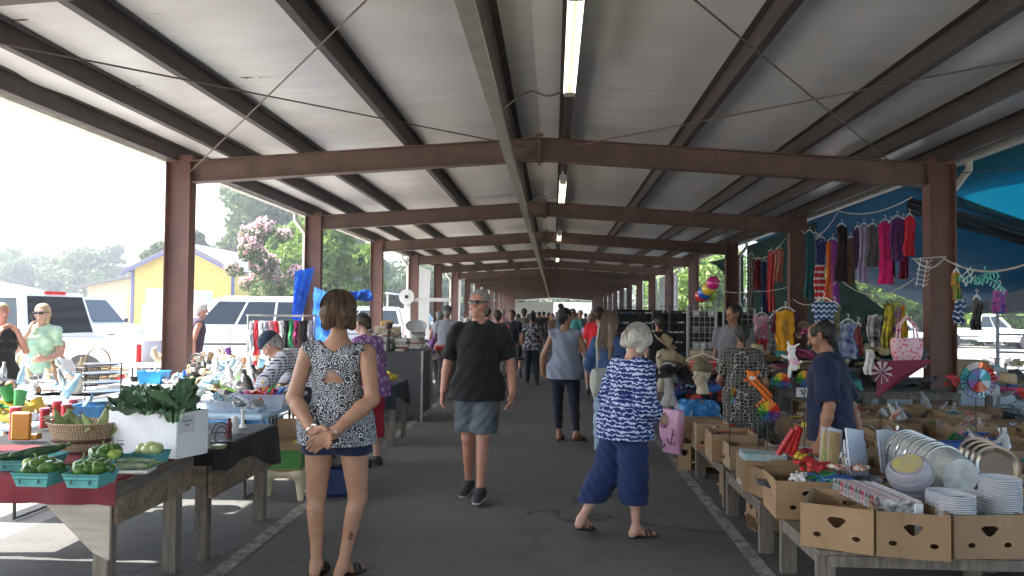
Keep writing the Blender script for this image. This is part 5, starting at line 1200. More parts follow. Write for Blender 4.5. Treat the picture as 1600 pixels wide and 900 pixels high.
for i, (px, h) in enumerate(((1291, .28), (1301, .28), (1327, .18))):
    P = at(px, 712, 5.42); P.z = .6; t = thing('skewer_pack', ['bamboo skewer pack with green print at the left', 'bamboo skewer pack on a white card', 'short bamboo skewer pack before the cutting boards'][i], 'packet', P); t.rotation_euler = (R(-10), R(13), R(20))
    b = B()
    for k in range(7): b.cyl(((k - 3) * .013, .008, .01), ((k - 3) * .013, .008, h), .0055, n=6)
    b.make('skewers', BAMB, t)
    b = B(); b.box((.012, .02, h / 2 + .01), (.12, .004, h + .03)); b.make('backing_card', c_('card_white', (.6, .6, .63)), t)
    if i == 0: b = B(); b.box((0, -.001, h * .35), (.07, .004, h * .3)); b.make('green_print', mat('green_print', (.1, .3, .08), .5, col2=(.5, .5, .2), scale=40), t)
# gloves, rolls, straps
for i, (px, py) in enumerate(((1258, 722), (1284, 706), (1305, 733), (1322, 712), (1340, 722), (1296, 722), (1268, 732), (1246, 706), (1268, 708), (1290, 716), (1312, 722), (1252, 715), (1330, 726), (1300, 704), (1278, 728), (1350, 735))):
    P = on(px, py, .66); me = itm('lump', (0, 16, 16, 3, 16, 16, 0, 16)[i % 8]); o = bpy.data.objects.new('work_glove', me); COL.objects.link(o); o.location = P; o.rotation_euler = (0, 0, i * 1.1); o.scale = (.85, .85, .8); tag(o, 'red and yellow work gloves heaped behind the fanned cards', 'gloves', 'heap of red and yellow gloves')
REDM = c_('red_vinyl', (.45, .015, .02), rough=.35)
for i, (px, py, a) in enumerate(((1226, 693, 28), (1237, 690, 20), (1243, 694, 12))):
    P = at(px, py, 5.75); q = B(); q.cyl((0, 0, -.09), (0, 0, .12), .022, n=16); q.cyl((0, 0, .12), (0, 0, .123), .012, n=10); o = q.make('red_roll', REDM, smooth=40, loc=P, rot=(R(12), R(a), 0)); tag(o, ['leftmost red roll leaning in the box of gloves', 'middle red roll leaning in the box of gloves', 'rightmost red roll, upright by the gloves'][i], 'roll', 'red rolls')
boxpx('cardboard box under the white cutting boards', (1318, 786), (1412, 786), d=.42, ci=1, h=.24)
bM, cM, rM, wM = boxpx('cardboard box holding the red rolls and gloves', (1215, 790), (1310, 786), d=.45, ci=1, h=.2)
for (px, py, lab) in ((1500, 700, 'bright blue carton behind the buckets'), (1535, 703, 'second blue carton, right behind the buckets')):
    P = on(px, py, .68); q = B(); q.box((0, 0, 0), (.22, .13, .1), ch=.003); q.box((0, -.066, .01), (.16, .003, .04)); o = q.make('blue_carton', [c_('carton_blue', (.02, .1, .42), rough=.35)], loc=P, rz=.3); tag(o, lab, 'box')
# ---- sea of boxes behind
rs = random.Random(5); k = 0
rowdesc = ['first', 'second', 'third', 'fourth', 'fifth', 'sixth', 'seventh', 'eighth', 'ninth', 'tenth']
sets = [(['packet', 'card'], [18, 9, 18, 2]), (['loop'], [0, 7, 0]), (['tool', 'packet'], [0, 5, 19]), (['packet'], [1, 19, 17, 4]), (['carton', 'card'], [10, 14, 3]), (['lump', 'packet'], [6, 13, 8, 1]), (['lump'], [5, 15, 2]), (['packet', 'bottle'], [4, 9, 11, 16]), (['lump'], [10, 14, 15]), (['cup', 'tool'], [11, 4, 0])]
for r_ in range(10):
    y = 5.55 + r_ * .455
    for cidx in range(5):
        x = 3.0 + cidx * .43 + .04 * (r_ % 2)
        if rs.random() < .08: continue
        h = rs.choice((.18, .2, .24)); kk = sets[(cidx * 3 + r_ * 2 + (r_ // 3)) % len(sets)] if not (r_ in (1, 2) and cidx in (2, 3)) else sets[1]
        col_ = rowdesc[cidx]; lab = 'open cardboard box %s from the left in the %s row behind the buckets' % (col_, rowdesc[r_])
        banana_box(lab, (x + rs.uniform(-.02, .02), y, .401), rs.uniform(-.12, .12), .4, .43, h, rs.randrange(3), holes=r_ < 3)
        if r_ < 9: scatter((x, y, .41 + h * .45), .3, .32, 9 if r_ < 3 else (6 if r_ < 6 else 4), kk[0], kk[1], 'in the %s row, box %s from the left' % (rowdesc[r_], col_), 0, zh=.12, seed=r_ * 9 + cidx, sc=1.05, flat=.7)
for r_ in range(4):   # goods between the front tables and behind the man
    for cidx in range(4):
        x = 3.05 + cidx * .45; y = 4.98 + r_ * 0
        if r_: continue
        banana_box('open cardboard box number %s behind the plates' % rowdesc[cidx], (x, 5.02, .361), rs.uniform(-.05, .05), .42, .42, .2, rs.randrange(3))
        scatter((x, 5.02, .5), .34, .34, 10, *[(['packet', 'lump'], [8, 2, 3, 13]), (['lump'], [5, 2, 3]), (['packet', 'loop'], [6, 8, 13]), (['carton'], [1, 19])][cidx], 'in the %s box behind the plates' % rowdesc[cidx], 0, zh=.08, seed=60 + cidx)
for k in range(5):
    y = 6.75 + k * .43; h = .2; banana_box('cardboard box %s in the line behind the balding man' % rowdesc[k], (2.54, y, .401), .03, .36, .4, h, k % 3, holes=False); scatter((2.54, y, .48), .3, .3, 8, ['packet', 'carton', 'tool'], [0, 3, 3, 15, 11, 4], 'in the line behind the balding man, box %s' % rowdesc[k], 0, zh=.14, seed=80 + k)
for k in range(3):
    y = 7.1 + k * .43; x = 1.66; banana_box('cardboard box %s along the pinwheel table' % rowdesc[k], (x, y + .5, .361), .02, .4, .4, .2, (k + 1) % 3, holes=False); scatter((x, y + .5, .44), .3, .3, 9, ['packet', 'tool', 'card'], [0, 9, 5, 3, 16], 'along the pinwheel table, box %s' % rowdesc[k], 0, zh=.14, seed=90 + k)
scatter((1.9, 6.1, .6), .5, .4, 12, ['packet', 'tool', 'loop'], [5, 9, 9, 4], 'on the box beside the tiger pinwheel', 0, zh=.05, seed=99)
banana_box('cardboard box beneath the tiger pinwheel, dark bagged goods on top', (1.95, 6.15, .36), .05, .5, .45, .22, 0)

# ---- pinwheels
RB = [(.55, .03, .03), (.7, .2, .03), (.75, .5, .05), (.35, .55, .05), (.05, .35, .08), (.03, .25, .5), (.06, .08, .42), (.25, .05, .35)]
RBM = [mat('rainbow_%d' % i, c, .35, var=.05) for i, c in enumerate(RB)]
def pinwheel(label, P, r, yaw=0, mats=None, nb=16, rings=1, stick=.5, pitch=0, inner=False):
    t = thing('pinwheel', label, 'pinwheel', P, yaw); b = B(); mats = mats or RBM
    for i in range(nb):
        a0 = 2 * PI * i / nb; a1 = a0 + 2 * PI / nb * .72; k = len(mats)
        p = lambda a, q, y: (q * math.cos(a), y, q * math.sin(a))
        b.add([p(a0, r * .08, 0), p(a0, r, -.012), p(a1, r * .98, .012), p(a1, r * .1, .004)], [(0, 1, 2, 3)], i * k // nb if k > 2 else i % k)
        if inner: b.add([p(a0, r * .05, -.02), p(a0, r * .62, -.032), p(a1 + .1, r * .62, -.02), p(a1 + .1, r * .05, -.016)], [(0, 1, 2, 3)], (i * k // nb + 3) % k)
    b.make('blades', mats, t, solid=.0015)
    for q in range(rings):
        b = B(); rr = r * (1.0 if q == 0 else .64); b.tube([(rr * math.cos(a), -.014 * (q + .2), rr * math.sin(a)) for a in np.linspace(0, 2 * PI, 33)[:-1]], .003, 5, closed=True); b.make('ring', BLACKP, t)
    b = B(); b.cyl((0, -.03, 0), (0, .03, 0), r * .06, n=10); b.make('hub', BLACKP, t)
    b = B(); b.cyl((0, .03, 0), (0, .03, -stick), .004, n=6); b.make('stick', BLACKP, t)
    return t
def pz(px, py, Y): return at(px, py, Y)
pinwheel('rainbow pinwheel below the rabbit, left of the balding man', pz(1221, 595, 6.4), .066, .1, stick=.75); pinwheel('rainbow pinwheel right of the rabbit beside the balding man', pz(1258, 592, 6.5), .068, -.1, stick=.75)
pinwheel('rainbow pinwheel ridden by the tiger', pz(1201, 643, 6.0), .083, .05, stick=.5); pinwheel('small rainbow pinwheel turned edge-on in front of the lattice print dress', pz(1146, 618, 6.6), .065, 1.15, stick=.5)
IRM = [mat('iridescent_%d' % i, c, .15, .3, var=.25, scale=40) for i, c in enumerate([(.6, .05, .05), (.7, .2, .1), (.75, .75, .8), (.1, .5, .5), (.2, .5, .7), (.3, .3, .7), (.15, .4, .6), (.4, .2, .5)])]
pinwheel('largest pinwheel, glittery rainbow with two rings, right of the steel column', pz(1528, 594, 6.9), .155, .1, IRM, 24, 2, .75, inner=True)
MWM = [mat('maroon_foil', (.2, .02, .06), .4), mat('white_foil', (.65, .6, .65), .4)]
pinwheel('maroon and white striped pinwheel by the pink tote bag', pz(1378, 582, 7.2), .1, .2, MWM, 18, 0, .8)
# tiger and rabbit wind toys
def tiger():
    P = pz(1183, 610, 6.0); t = thing('tiger_toy', 'orange striped tiger wind toy leaping above the pinwheel', 'toy', P); s = .001 * 6 / 1250 * 1000
    def q(px, py, y=0): return ((px - 1183) / 1250 * 6.0, y, -(py - 610) / 1250 * 6.0)
    N = NT('tiger_stripes'); w = N.n('TexWave', Scale=14, Distortion=3, bands_direction='DIAGONAL'); N.l(N.coord((1, 0, 1)), w.inputs[0]); N.col(N.ramp(w.outputs['Fac'], [(.12, (.02, .01, .005)), (.22, (.75, .17, .015))]))
    f = F(.004); K = dict(ax=(0, 1, 0), k=2.2, bl=.012)
    f.c(q(1180, 596), q(1199, 618), .034, .036, **K); f.c(q(1175, 595), q(1164, 594), .016, .012, **K); f.c(q(1199, 620), q(1188, 630), .02, .014, **K); f.c(q(1188, 630), q(1183, 633), .013, .012, **K); f.c(q(1203, 622), q(1206, 628), .014, .01, **K); f.c(q(1185, 601), q(1172, 600), .015, .012, **K)
    f.make('body', N.m, t)
    f = F(.004); f.c(q(1175, 588), q(1176, 589), .037, ax=(0, 1, 0), k=1.6, bl=.01); f.c(q(1169, 582), q(1168, 581), .012, bl=.006); f.c(q(1184, 583), q(1185, 582), .012, bl=.006); h = f.make('head', c_('tiger_orange', (.75, .17, .015)), t)
    f = F(.003); f.c(q(1173, 591, -.018), q(1177, 591, -.018), .014, bl=.006); f.make('muzzle', c_('toy_white', (.75, .72, .7)), h)
    b = B(); b.ball(q(1171, 586, -.026), .004, 8); b.ball(q(1178, 586, -.026), .004, 8); b.ball(q(1174, 589, -.032), .004, 8); b.make('eyes', BLACKP, h)
    b = B(); b.cyl(q(1186, 612, .02), q(1186, 700, .02), .004, n=6); b.make('stick', BLACKP, t)
tiger()
def rabbit():
    P = pz(1236, 565, 6.4)
    t = thing('rabbit_toy', 'white rabbit wind toy in a pink dotted vest', 'toy', P)
    def q(px, py, y=0): return ((px - 1236) / 1250 * 6.4, y, -(py - 565) / 1250 * 6.4)
    W = c_('toy_white'); f = F(.004); K = dict(ax=(0, 1, 0), k=2., bl=.01)
    f.c(q(1236, 546), q(1237, 547), .032, **K); f.c(q(1233, 541), q(1231, 535), .01, .008, **K); f.c(q(1241, 542), q(1248, 538), .01, .007, **K); f.c(q(1237, 556), q(1241, 572), .03, .036, **K); f.c(q(1234, 560), q(1222, 556), .012, .011, **K); f.c(q(1235, 574), q(1233, 588), .016, .014, **K); f.c(q(1250, 566), q(1251, 565), .012, **K); f.make('body', W, t)
    N = NT('pink_dots'); v = N.n('TexVoronoi', Scale=60); N.l(N.coord((1, .02, 1)), v.inputs[0]); N.col(N.ramp(v.outputs['Distance'], [(.28, (.8, .75, .78)), (.34, (.7, .3, .45))])); f = F(.004); f.c(q(1239, 562), q(1241, 568), .036, .04, ax=(0, 1, 0), k=2.2, bl=.01); f.make('vest', N.m, t)
    f = F(.004); f.c(q(1238, 574), q(1246, 573), .018, ax=(0, 1, 0), k=1.4, bl=.01); f.make('yellow_skirt', c_('toy_yellow', (.65, .55, .1)), t)
    b = B(); b.ball(q(1234, 545, -.018), .004, 8); b.ball(q(1239, 545, -.018), .004, 8); b.make('eyes', BLACKP, t); b = B(); b.cyl(q(1238, 575, .015), q(1238, 690, .015), .004, n=6); b.make('stick', BLACKP, t)
rabbit()
def textmesh(txt, size, m, parent=None, name='lettering', ext=.001):
    cu = bpy.data.curves.new('t', 'FONT'); cu.body = txt; cu.size = size; cu.extrude = ext; cu.align_x = 'CENTER'; cu.align_y = 'CENTER'
    o = bpy.data.objects.new('t', cu); me = bpy.data.meshes.new_from_object(o); bpy.data.objects.remove(o); me.materials.append(m); o = bpy.data.objects.new(name, me); COL.objects.link(o); o.parent = parent; return o
INK = c_('ink_black', (.02, .02, .02))
for lab, px, py, Y, w, txt, sc_ in (('white price card reading $1 beside the pinwheels', 1256, 613, 6.6, .12, '$1', .06), ('small white price card reading $5 before the cutting boards', 1319, 712, 4.9, .05, '$5', .035)):
    P = at(px, py, Y); t = thing('price_card', lab, 'sign', P); t.rotation_euler = (R(-8), R(0 if w > .1 else 15), 0); b = B(); b.box((0, 0, 0), (w, .003, w * .62)); b.make('card', c_('card_white'), t); x = textmesh(txt, sc_, INK, t); x.location = (0, -.004, 0); x.rotation_euler = (PI / 2, 0, 0)
# ---------------------------------------------------------------- hanging clothes
HANGW = c_('hanger_white', (.68, .68, .66), rough=.35)
PROF = dict(dress=[(0, .55), (.06, .95), (.14, .8), (.3, .68), (.6, .85), (1, 1.)], top=[(0, .6), (.08, 1.), (.2, .95), (.6, .9), (1, 1.)], long=[(0, .6), (.05, .95), (.15, .85), (1, .9)], tee=[(0, .62), (.1, 1.), (.3, 1.0), (.31, .78), (1, .8)], tunic=[(0, .5), (.1, .85), (.3, 1.), (.55, 1.), (.56, .7), (1, .62)], tiers=[(0, .6), (.1, .85), (.4, .7), (.5, .85), (.51, .7), (.75, .95), (.76, .8), (1, 1.)])
def interp(pr, v):
    for (a, x), (b, y) in zip(pr, pr[1:]):
        if v <= b: return x + (y - x) * (v - a) / max(1e-6, b - a)
    return pr[-1][1]
def garment(label, px, y0, y1, wpx, Y, style, m, name='hanging_dress', cat='dress', grp='clothes hanging above the right stalls', rz=None, hang=True, th=.045, X=None):
    P = at(px, y0, Y); Q = at(px, y1, Y); H = P.z - Q.z; W = wpx / 1250 * Y; sd = px % 7
    rz = .2 * math.sin(px) if rz is None else rz; pr = PROF[style]; b = B()
    def fn(u, v):
        a = 2 * PI * u; w = W / 2 * interp(pr, v) * (1 + .07 * v * math.sin(v * 14 + sd * 2 + a)); fo = (.3 + .7 * v) * .024 * math.sin(a * 6 + sd + v * 3) + .008 * math.sin(v * 23 + a * 3 + sd)
        return (w * math.cos(a) * (1 + .04 * math.sin(v * 9 + sd)) + .012 * math.sin(v * 6 + sd), (th * (.6 + .5 * v)) * math.sin(a) + fo, -H * v + (.03 * abs(math.cos(a)) * -1 if v == 0 else 0))
    b.grid(fn, 40, 24); o = b.make(name, m, smooth=70, loc=P, rz=rz); tag(o, label, cat, grp)
    if hang:
        b = B(); b.tube([(0, 0, .0), (0, 0, .05), (.014, 0, .075), (.0, 0, .095), (-.014, 0, .08)], .004, 6); n = 12; b.tube([(-W * .36, 0, -.025), (-W * .15, 0, .02), (0, 0, .03), (W * .15, 0, .02), (W * .36, 0, -.025)], .009, 8)
        h = b.make('clothes_hanger', HANGW, smooth=True, loc=P + Vector((0, 0, .004)), rz=rz); tag(h, ' '.join(('white hanger holding the ' + label).split()[:16]), 'hanger')
    return o
def g2(n, a, b, sc=20): return mat(n, a, .85, col2=b, var=.05, scale=sc, detail=2, spec=.2)
def p_flag(N):
    c = N.n('TexCoord'); s = N.n('SeparateXYZ'); N.l(c.outputs['Generated'], s.inputs[0]); st = N.math('SINE', N.math('MULTIPLY', s.outputs['Z'], 60))
    red = N.ramp(st, [(.45, (.5, .03, .04)), (.55, (.6, .58, .56))]); v = N.n('TexVoronoi', Scale=22); N.l(N.coord(), v.inputs[0]); blue = N.ramp(v.outputs['Distance'], [(.2, (.6, .6, .62)), (.28, (.02, .03, .12))])
    N.col(N.mix(N.ramp(s.outputs['Z'], [(.55, (0, 0, 0)), (.57, (1, 1, 1))]), red, blue))
def p_halves(N):
    c = N.n('TexCoord'); s = N.n('SeparateXYZ'); N.l(c.outputs['Generated'], s.inputs[0]); N.col(N.ramp(s.outputs['X'], [(.0, (.5, .05, .03)), (.25, (.6, .16, .02)), (.5, (.3, .05, .3)), (.9, (.2, .04, .3))]))
def p_chev(N):
    c = N.coord((1, 1, 1)); s = N.n('SeparateXYZ'); N.l(c, s.inputs[0]); tri = N.math('PINGPONG', s.outputs['X'], .028); zz = N.math('ADD', s.outputs['Z'], tri); w = N.math('SINE', N.math('MULTIPLY', zz, 110)); N.col(N.ramp(w, [(.45, (.03, .07, .2)), (.55, (.5, .55, .6))]))
def p_dash(N):
    c = N.n('TexCoord'); s = N.n('SeparateXYZ'); N.l(c.outputs['Generated'], s.inputs[0]); x = N.math('ABSOLUTE', N.math('SUBTRACT', s.outputs['X'], .5)); z = N.math('SUBTRACT', s.outputs['Z'], .55)
    d = N.math('ADD', N.math('MULTIPLY', N.math('MULTIPLY', x, x), 14), N.math('MULTIPLY', N.math('MULTIPLY', z, z), 4.5)); r = N.ramp(N.math('MULTIPLY', N.math('PINGPONG', d, .12), 8), [(.3, (.62, .3, .02)), (.5, (.12, .02, .1)), (.7, (.5, .25, .05))])
    k = N.ramp(d, [(.3, (1, 1, 1)), (.34, (0, 0, 0))]); base = N.ramp(x, [(.3, (.68, .32, .02)), (.33, (.1, .02, .05))]); N.col(N.mix(k, base, r))
FLAG = pat('stars_and_stripes_cloth', p_flag); HALF = pat('orange_to_purple_cloth', p_halves); CHEV = pat('navy_chevron_cloth', p_chev); DASH = pat('yellow_printed_tunic', p_dash)
PIPE = 1
for a in (
 ('teal shawl dress hanging leftmost of the upper row', 1265, 362, 465, 17, 15.0, 'long', cloth('deep_teal', (.015, .09, .1))),
 ('dress printed with stars above and red stripes below', 1282, 372, 468, 19, 14.6, 'dress', FLAG),
 ('long orange and purple dress right of the stars and stripes', 1301, 375, 476, 24, 13.8, 'long', HALF),
 ('dark black brown dress high on the hook right of the orange one', 1315, 352, 440, 20, 13.4, 'dress', g2('dark_brown_black', (.012, .012, .02), (.06, .03, .025))),
 ('lavender dress at the left of the second upper group', 1350, 352, 442, 17, 12.6, 'long', cloth('lavender_cotton', (.3, .25, .42))),
 ('grey top with a coral neckline between the lavender and hot pink dresses', 1364, 352, 417, 21, 12.4, 'top', cloth('mid_grey_knit', (.1, .1, .105))),
 ('tiered hot pink ruffled dress', 1383, 346, 444, 24, 12.1, 'tiers', cloth('hot_pink', (.62, .02, .16))),
 ('dark purple sequinned top right of the hot pink dress', 1402, 340, 408, 21, 11.9, 'top', g2('dark_purple_glitter', (.06, .015, .09), (.16, .06, .2), 60)),
 ('red garment half hidden behind the steel column', 1421, 337, 400, 16, 11.7, 'top', cloth('bright_red', (.5, .02, .04))),
 ('black dress with white flowers leftmost in the far hanging row', 1174, 398, 486, 10, 18.6, 'long', g2('black_floral', (.012, .012, .014), (.35, .33, .33), 30)),
 ('black top with a red patch in the far hanging row', 1184, 405, 452, 11, 18.4, 'top', g2('black_red', (.012, .012, .014), (.3, .02, .03), 12)),
 ('blue denim coloured dress in the far hanging row', 1194, 408, 492, 12, 18.2, 'dress', cloth('indigo', (.02, .035, .11))),
 ('long red dress with a patterned hem in the far hanging row', 1205, 392, 487, 13, 18.0, 'long', g2('red_print', (.55, .02, .05), (.6, .12, .12), 30)),
 ('short red and cream top beside the second right column', 1217, 388, 440, 14, 17.8, 'top', g2('red_cream', (.5, .03, .03), (.4, .33, .25), 18)),
 ('pink and white blouse above a red skirt', 1190, 492, 534, 28, 10.6, 'tee', g2('pink_white', (.5, .06, .2), (.55, .4, .45), 6)),
 ('red skirt hanging below the pink and white blouse', 1190, 529, 552, 18, 10.55, 'long', cloth('coral_red', (.6, .05, .06))),
 ('mustard yellow printed tunic with an oval neck pattern', 1227, 484, 548, 44, 9.6, 'tunic', DASH),
 ('navy and white chevron dress above the balding man', 1287, 470, 528, 37, 9.2, 'tee', CHEV),
 ('blue dress with white printed bodice hanging in the bright gap', 1325, 503, 560, 30, 9.6, 'dress', g2('blue_white_bodice', (.02, .04, .22), (.45, .5, .6), 11)),
 ('maroon printed dress right behind the blue one', 1341, 508, 556, 12, 10.0, 'long', g2('maroon_print', (.2, .02, .03), (.35, .12, .1))),
 ('slate blue cardigan behind the stars and stripes dress', 1274, 366, 440, 14, 15.6, 'top', cloth('slate_blue', (.12, .15, .22))),
 ('brown plaid shawl low between the two upper groups', 1329, 372, 446, 16, 13.9, 'long', g2('brown_plaid', (.05, .03, .02), (.2, .12, .08), 30)),
 ('plum blouse behind the lavender dress', 1340, 356, 420, 13, 13.3, 'top', cloth('dark_plum')),
 ('black lace dress behind the hot pink one', 1392, 348, 432, 15, 12.6, 'long', BLACKC),
 ('wine red dress behind the dark purple top', 1411, 344, 436, 14, 12.3, 'long', cloth('maroon_dress', (.16, .01, .03))),
 ('olive print skirt low behind the chevron dress', 1304, 476, 540, 20, 10.2, 'long', g2('olive_print', (.1, .1, .04), (.3, .28, .15), 18)),
 ('dark flowered blouse between the pink blouse and the yellow tunic', 1208, 496, 548, 18, 10.3, 'top', g2('black_floral', (.012, .012, .014), (.35, .33, .33), 30)),
 ('tropical printed apron hanging under the right tarpaulin', 1562, 452, 490, 20, 9.2, 'top', g2('blue_pink_print', (.03, .08, .35), (.6, .12, .3), 14)),
 ('black and grey zigzag cloth bag hanging under the right tarpaulin', 1499, 470, 508, 16, 8.6, 'long', CHEV),
 ('green and orange net stocking hanging beside the wire rack', 1494, 425, 468, 12, 8.6, 'long', g2('green_orange_net', (.05, .3, .08), (.6, .2, .04), 14)),
 ('black bat shaped bag hanging right of the steel column', 1526, 466, 516, 15, 8.8, 'tiers', g2('black_silver', (.012, .012, .014), (.15, .15, .16), 8)),
): garment(*a)
for a in (('yellow and black striped long bag', 1386, 472, 545, 14, 8.6, 'long', g2('yellow_black', (.6, .5, .05), (.02, .02, .02), 9)), ('purple green striped long bag', 1400, 470, 540, 13, 8.6, 'long', g2('purple_green', (.2, .04, .25), (.35, .45, .05), 8)), ('lime yellow long bag right of the striped ones', 1411, 476, 545, 11, 8.7, 'long', g2('lime_yellow', (.5, .5, .04), (.6, .15, .03), 6)),
          ('black and white striped bag left of the yellow striped one', 1367, 490, 542, 22, 8.9, 'top', g2('black_white_bags', (.012, .012, .014), (.5, .5, .5), 9)), ('white crumpled bag hanging under the black and white one', 1358, 545, 585, 12, 8.9, 'top', cloth('white_cotton', (.7, .7, .7)))):
    garment(*a, name='hanging_bag', cat='bag', grp='long bags hanging beside the column', hang=False)
p = at(1417, 528, 8.3); N = NT('pink_white_lattice_print'); v = N.n('TexChecker', Scale=42); N.l(N.coord(rot=(0, R(45), 0)), v.inputs[0]); z = N.n('TexVoronoi', Scale=30); N.l(N.coord(), z.inputs[0]); N.col(N.ramp(z.outputs['Distance'], [(.25, (.65, .03, .12)), (.45, (.7, .45, .5))]))
bag('pink and white patterned tote bag by the steel column', p, .2, .34, .27, .14, N.m, .22, 'tote_bag')
p = at(1390, 588, 7.6); b = B(); b.add([(-.12, 0, .14), (.42, .02, .16), (-.1, .04, -.2), (.1, -.05, .02)], [(0, 3, 1), (0, 2, 3), (3, 2, 1)]); o = b.make('maroon_pennant', c_('maroon_nylon', (.2, .015, .05)), loc=p, solid=.004); tag(o, 'maroon pointed cloth hanging below the pink tote bag', 'cloth')
# pink anchor bag
p = at(1050, 640, 7.9); N = NT('pink_anchor_cloth'); z = N.n('TexNoise', Scale=9, Detail=2); N.l(N.coord(), z.inputs[0]); N.col(N.ramp(z.outputs[0], [(.35, (.45, .22, .35)), (.7, (.52, .28, .4))]))
t = thing('anchor_print_bag', 'pink cloth bag with dark anchors hanging at the end of the hat table', 'bag', p, -.9)
b = B(); b.grid(bagmesh(.3, .42, .12), 30, 10); b.make('pouch', N.m, t, smooth=50)
b = B()
for cx, cz, s_, ro in ((-.05, -.12, 1, .2), (.06, -.26, 1.2, -.2), (-.07, -.33, .8, .5)):
    def q(x, z): return (cx + s_ * (x * math.cos(ro) - z * math.sin(ro)), -.066, cz + s_ * (x * math.sin(ro) + z * math.cos(ro)))
    b.tube([q(0, .05), q(0, -.05)], .005, 5); b.tube([q(-.025, .028), q(.025, .028)], .004, 5); b.tube([q(.045 * math.cos(a), -.01 + .045 * math.sin(a)) for a in np.linspace(PI * 1.08, PI * 1.92, 8)], .005, 5); b.tube([q(.012 * math.cos(a), .062 + .012 * math.sin(a)) for a in np.linspace(0, 2 * PI, 9)[:-1]], .003, 5, closed=True)
b.make('anchor_print', c_('anchor_navy', (.03, .02, .08)), t); b = B(); b.tube([(-.08, 0, -.02), (0, 0, .16), (.08, 0, -.02)], .008, 6); b.make('strap', N.m, t)
# blue flowered bag in its box
p = on(1098, 640, .6); N = NT('blue_flowered_plastic'); v = N.n('TexVoronoi', Scale=8); N.l(N.coord(), v.inputs[0]); z = N.n('TexNoise', Scale=30, Detail=2); N.l(N.coord((1, 1, .4)), z.inputs[0])
N.col(N.mix(N.ramp(z.outputs[0], [(.62, (0, 0, 0)), (.68, (1, 1, 1))]), N.ramp(v.outputs['Distance'], [(.1, (.55, .05, .1)), (.2, (.08, .3, .12)), (.27, (.015, .17, .45)), (.8, (.02, .2, .52))]), (.5, .6, .7))); N.b.inputs['Roughness'].default_value = .25
f = F(.012); c0 = Vector((0, 0, .16)); f.c((-.14, 0, .1), (.14, 0, .1), .13, ax=(0, 1, 0), k=1.1, bl=.05); f.c((-.12, 0, .2), (.13, 0, .19), .11, bl=.05); f.disp = lambda G: .012 * np.sin(G[..., 0] * 30 + G[..., 2] * 22) * np.sin(G[..., 1] * 25 + G[..., 2] * 31)
o = f.make('flowered_bag', N.m); o.location = (cH.x + .0, cH.y, .44); tag(o, 'bulging blue bag with red and green flowers in its box', 'bag')
# mannequin head in a cap
p = on(1084, 604, .98); p.y += 0
t = thing('mannequin_head', 'pale mannequin head wearing an olive cap on the blue flowered bag', 'mannequin head', (cH.x + .06, cH.y + .05, .80), R(115)); S0 = 1.05
f = F(.006); q_ = lambda x, y, z: np.array((x, y, z - 1.45)) * S0
f.c(q_(0, -.018, 1.66), q_(0, .008, 1.665), .083, .08, ax=(1, 0, 0), k=1.08, bl=.03); f.c(q_(0, .02, 1.625), q_(0, .048, 1.567), .064, .036, bl=.03); f.c(q_(0, .078, 1.652), q_(0, .1, 1.617), .009, .0145, bl=.012); f.c(q_(-.04, .068, 1.664), q_(.04, .068, 1.664), .016, bl=.015)
for s_ in (-1, 1): f.sub(q_(s_ * .032, .098, 1.645), q_(s_ * .034, .098, 1.645), .014); f.c(q_(s_ * .079, -.004, 1.65), q_(s_ * .077, 0, 1.615), .017, .011, ax=(1, 0, 0), k=2, bl=.006)
f.c(q_(-.017, .083, 1.586), q_(.017, .083, 1.586), .0095, bl=.006); f.c(q_(0, .0, 1.58), q_(0, -.01, 1.45), .05, .07, bl=.03); f.cut((0, 0, .0), (0, 0, -1)); f.make('head', c_('mannequin_beige', (.55, .47, .36), rough=.4), t)
b = B()
for s_ in (-1, 1): b.ball(q_(s_ * .032, .085, 1.645), .011, 8, sq=(1.3, .5, .6)); b.box(q_(s_ * .034, .088, 1.668), (.03, .006, .005))
b.make('painted_eyes', BLACKP, t); b = B(); b.ball(q_(0, .091, 1.582), .013, 8, sq=(1.3, .5, .5)); b.make('painted_lips', c_('lip_red', (.4, .05, .06)), t)
OL = cloth('olive_cap', (.16, .14, .09)); f = F(.008); f.c(q_(0, -.02, 1.69), q_(0, .01, 1.695), .104, .1, bl=.02); f.cut(q_(0, 0, 1.675), (0, .1, -1)); f.c(q_(0, .085, 1.69), q_(0, .155, 1.675), .07, .062, ax=(0, .1, 1), k=7, bl=.005); f.make('cap', OL, t)
# hats on the hat table
def hat(label, P, m, r=.17, crown=.085, hgt=.11, rot=(0, 0, 0), band=None, grp='hats piled on the hat table'):
    t = thing('straw_hat', label, 'hat', P, 0, grp); t.rotation_euler = rot; b = B()
    def fn(u, v):
        a = 2 * PI * u
        if v < .5: q = v * 2; rr = crown * math.sin(min(1, q * 1.0) * PI / 2) ** .6 * (1 + .0 * q); z = hgt * (1 - (q ** 4) * .95) - .02 * math.exp(-(q * 4) ** 2); x = rr * math.cos(a) * .85
        else: q = (v - .5) * 2; rr = crown + (r - crown) * q; z = .01 + q * q * .045 * abs(math.cos(a)) - .012 * q; x = rr * math.cos(a)
        return (x, rr * math.sin(a), z)
    b.grid(fn, 32, 20); b.make('crown_and_brim', m, t, smooth=60, solid=.003)
    b = B(); b.lathe([(crown * .99, .014), (crown * 1.02, .014), (crown * 1.0, .036), (crown * .97, .036)], 32, sx=.88); b.make('hat_band', band or BLACKP, t)
STRAW = wood('straw_weave', (.27, .2, .11), (.48, .38, .24), 0, 12); STRAWD = wood('brown_straw', (.12, .08, .05), (.28, .19, .11), 0, 12); FELT = cloth('black_felt', (.012, .012, .014))
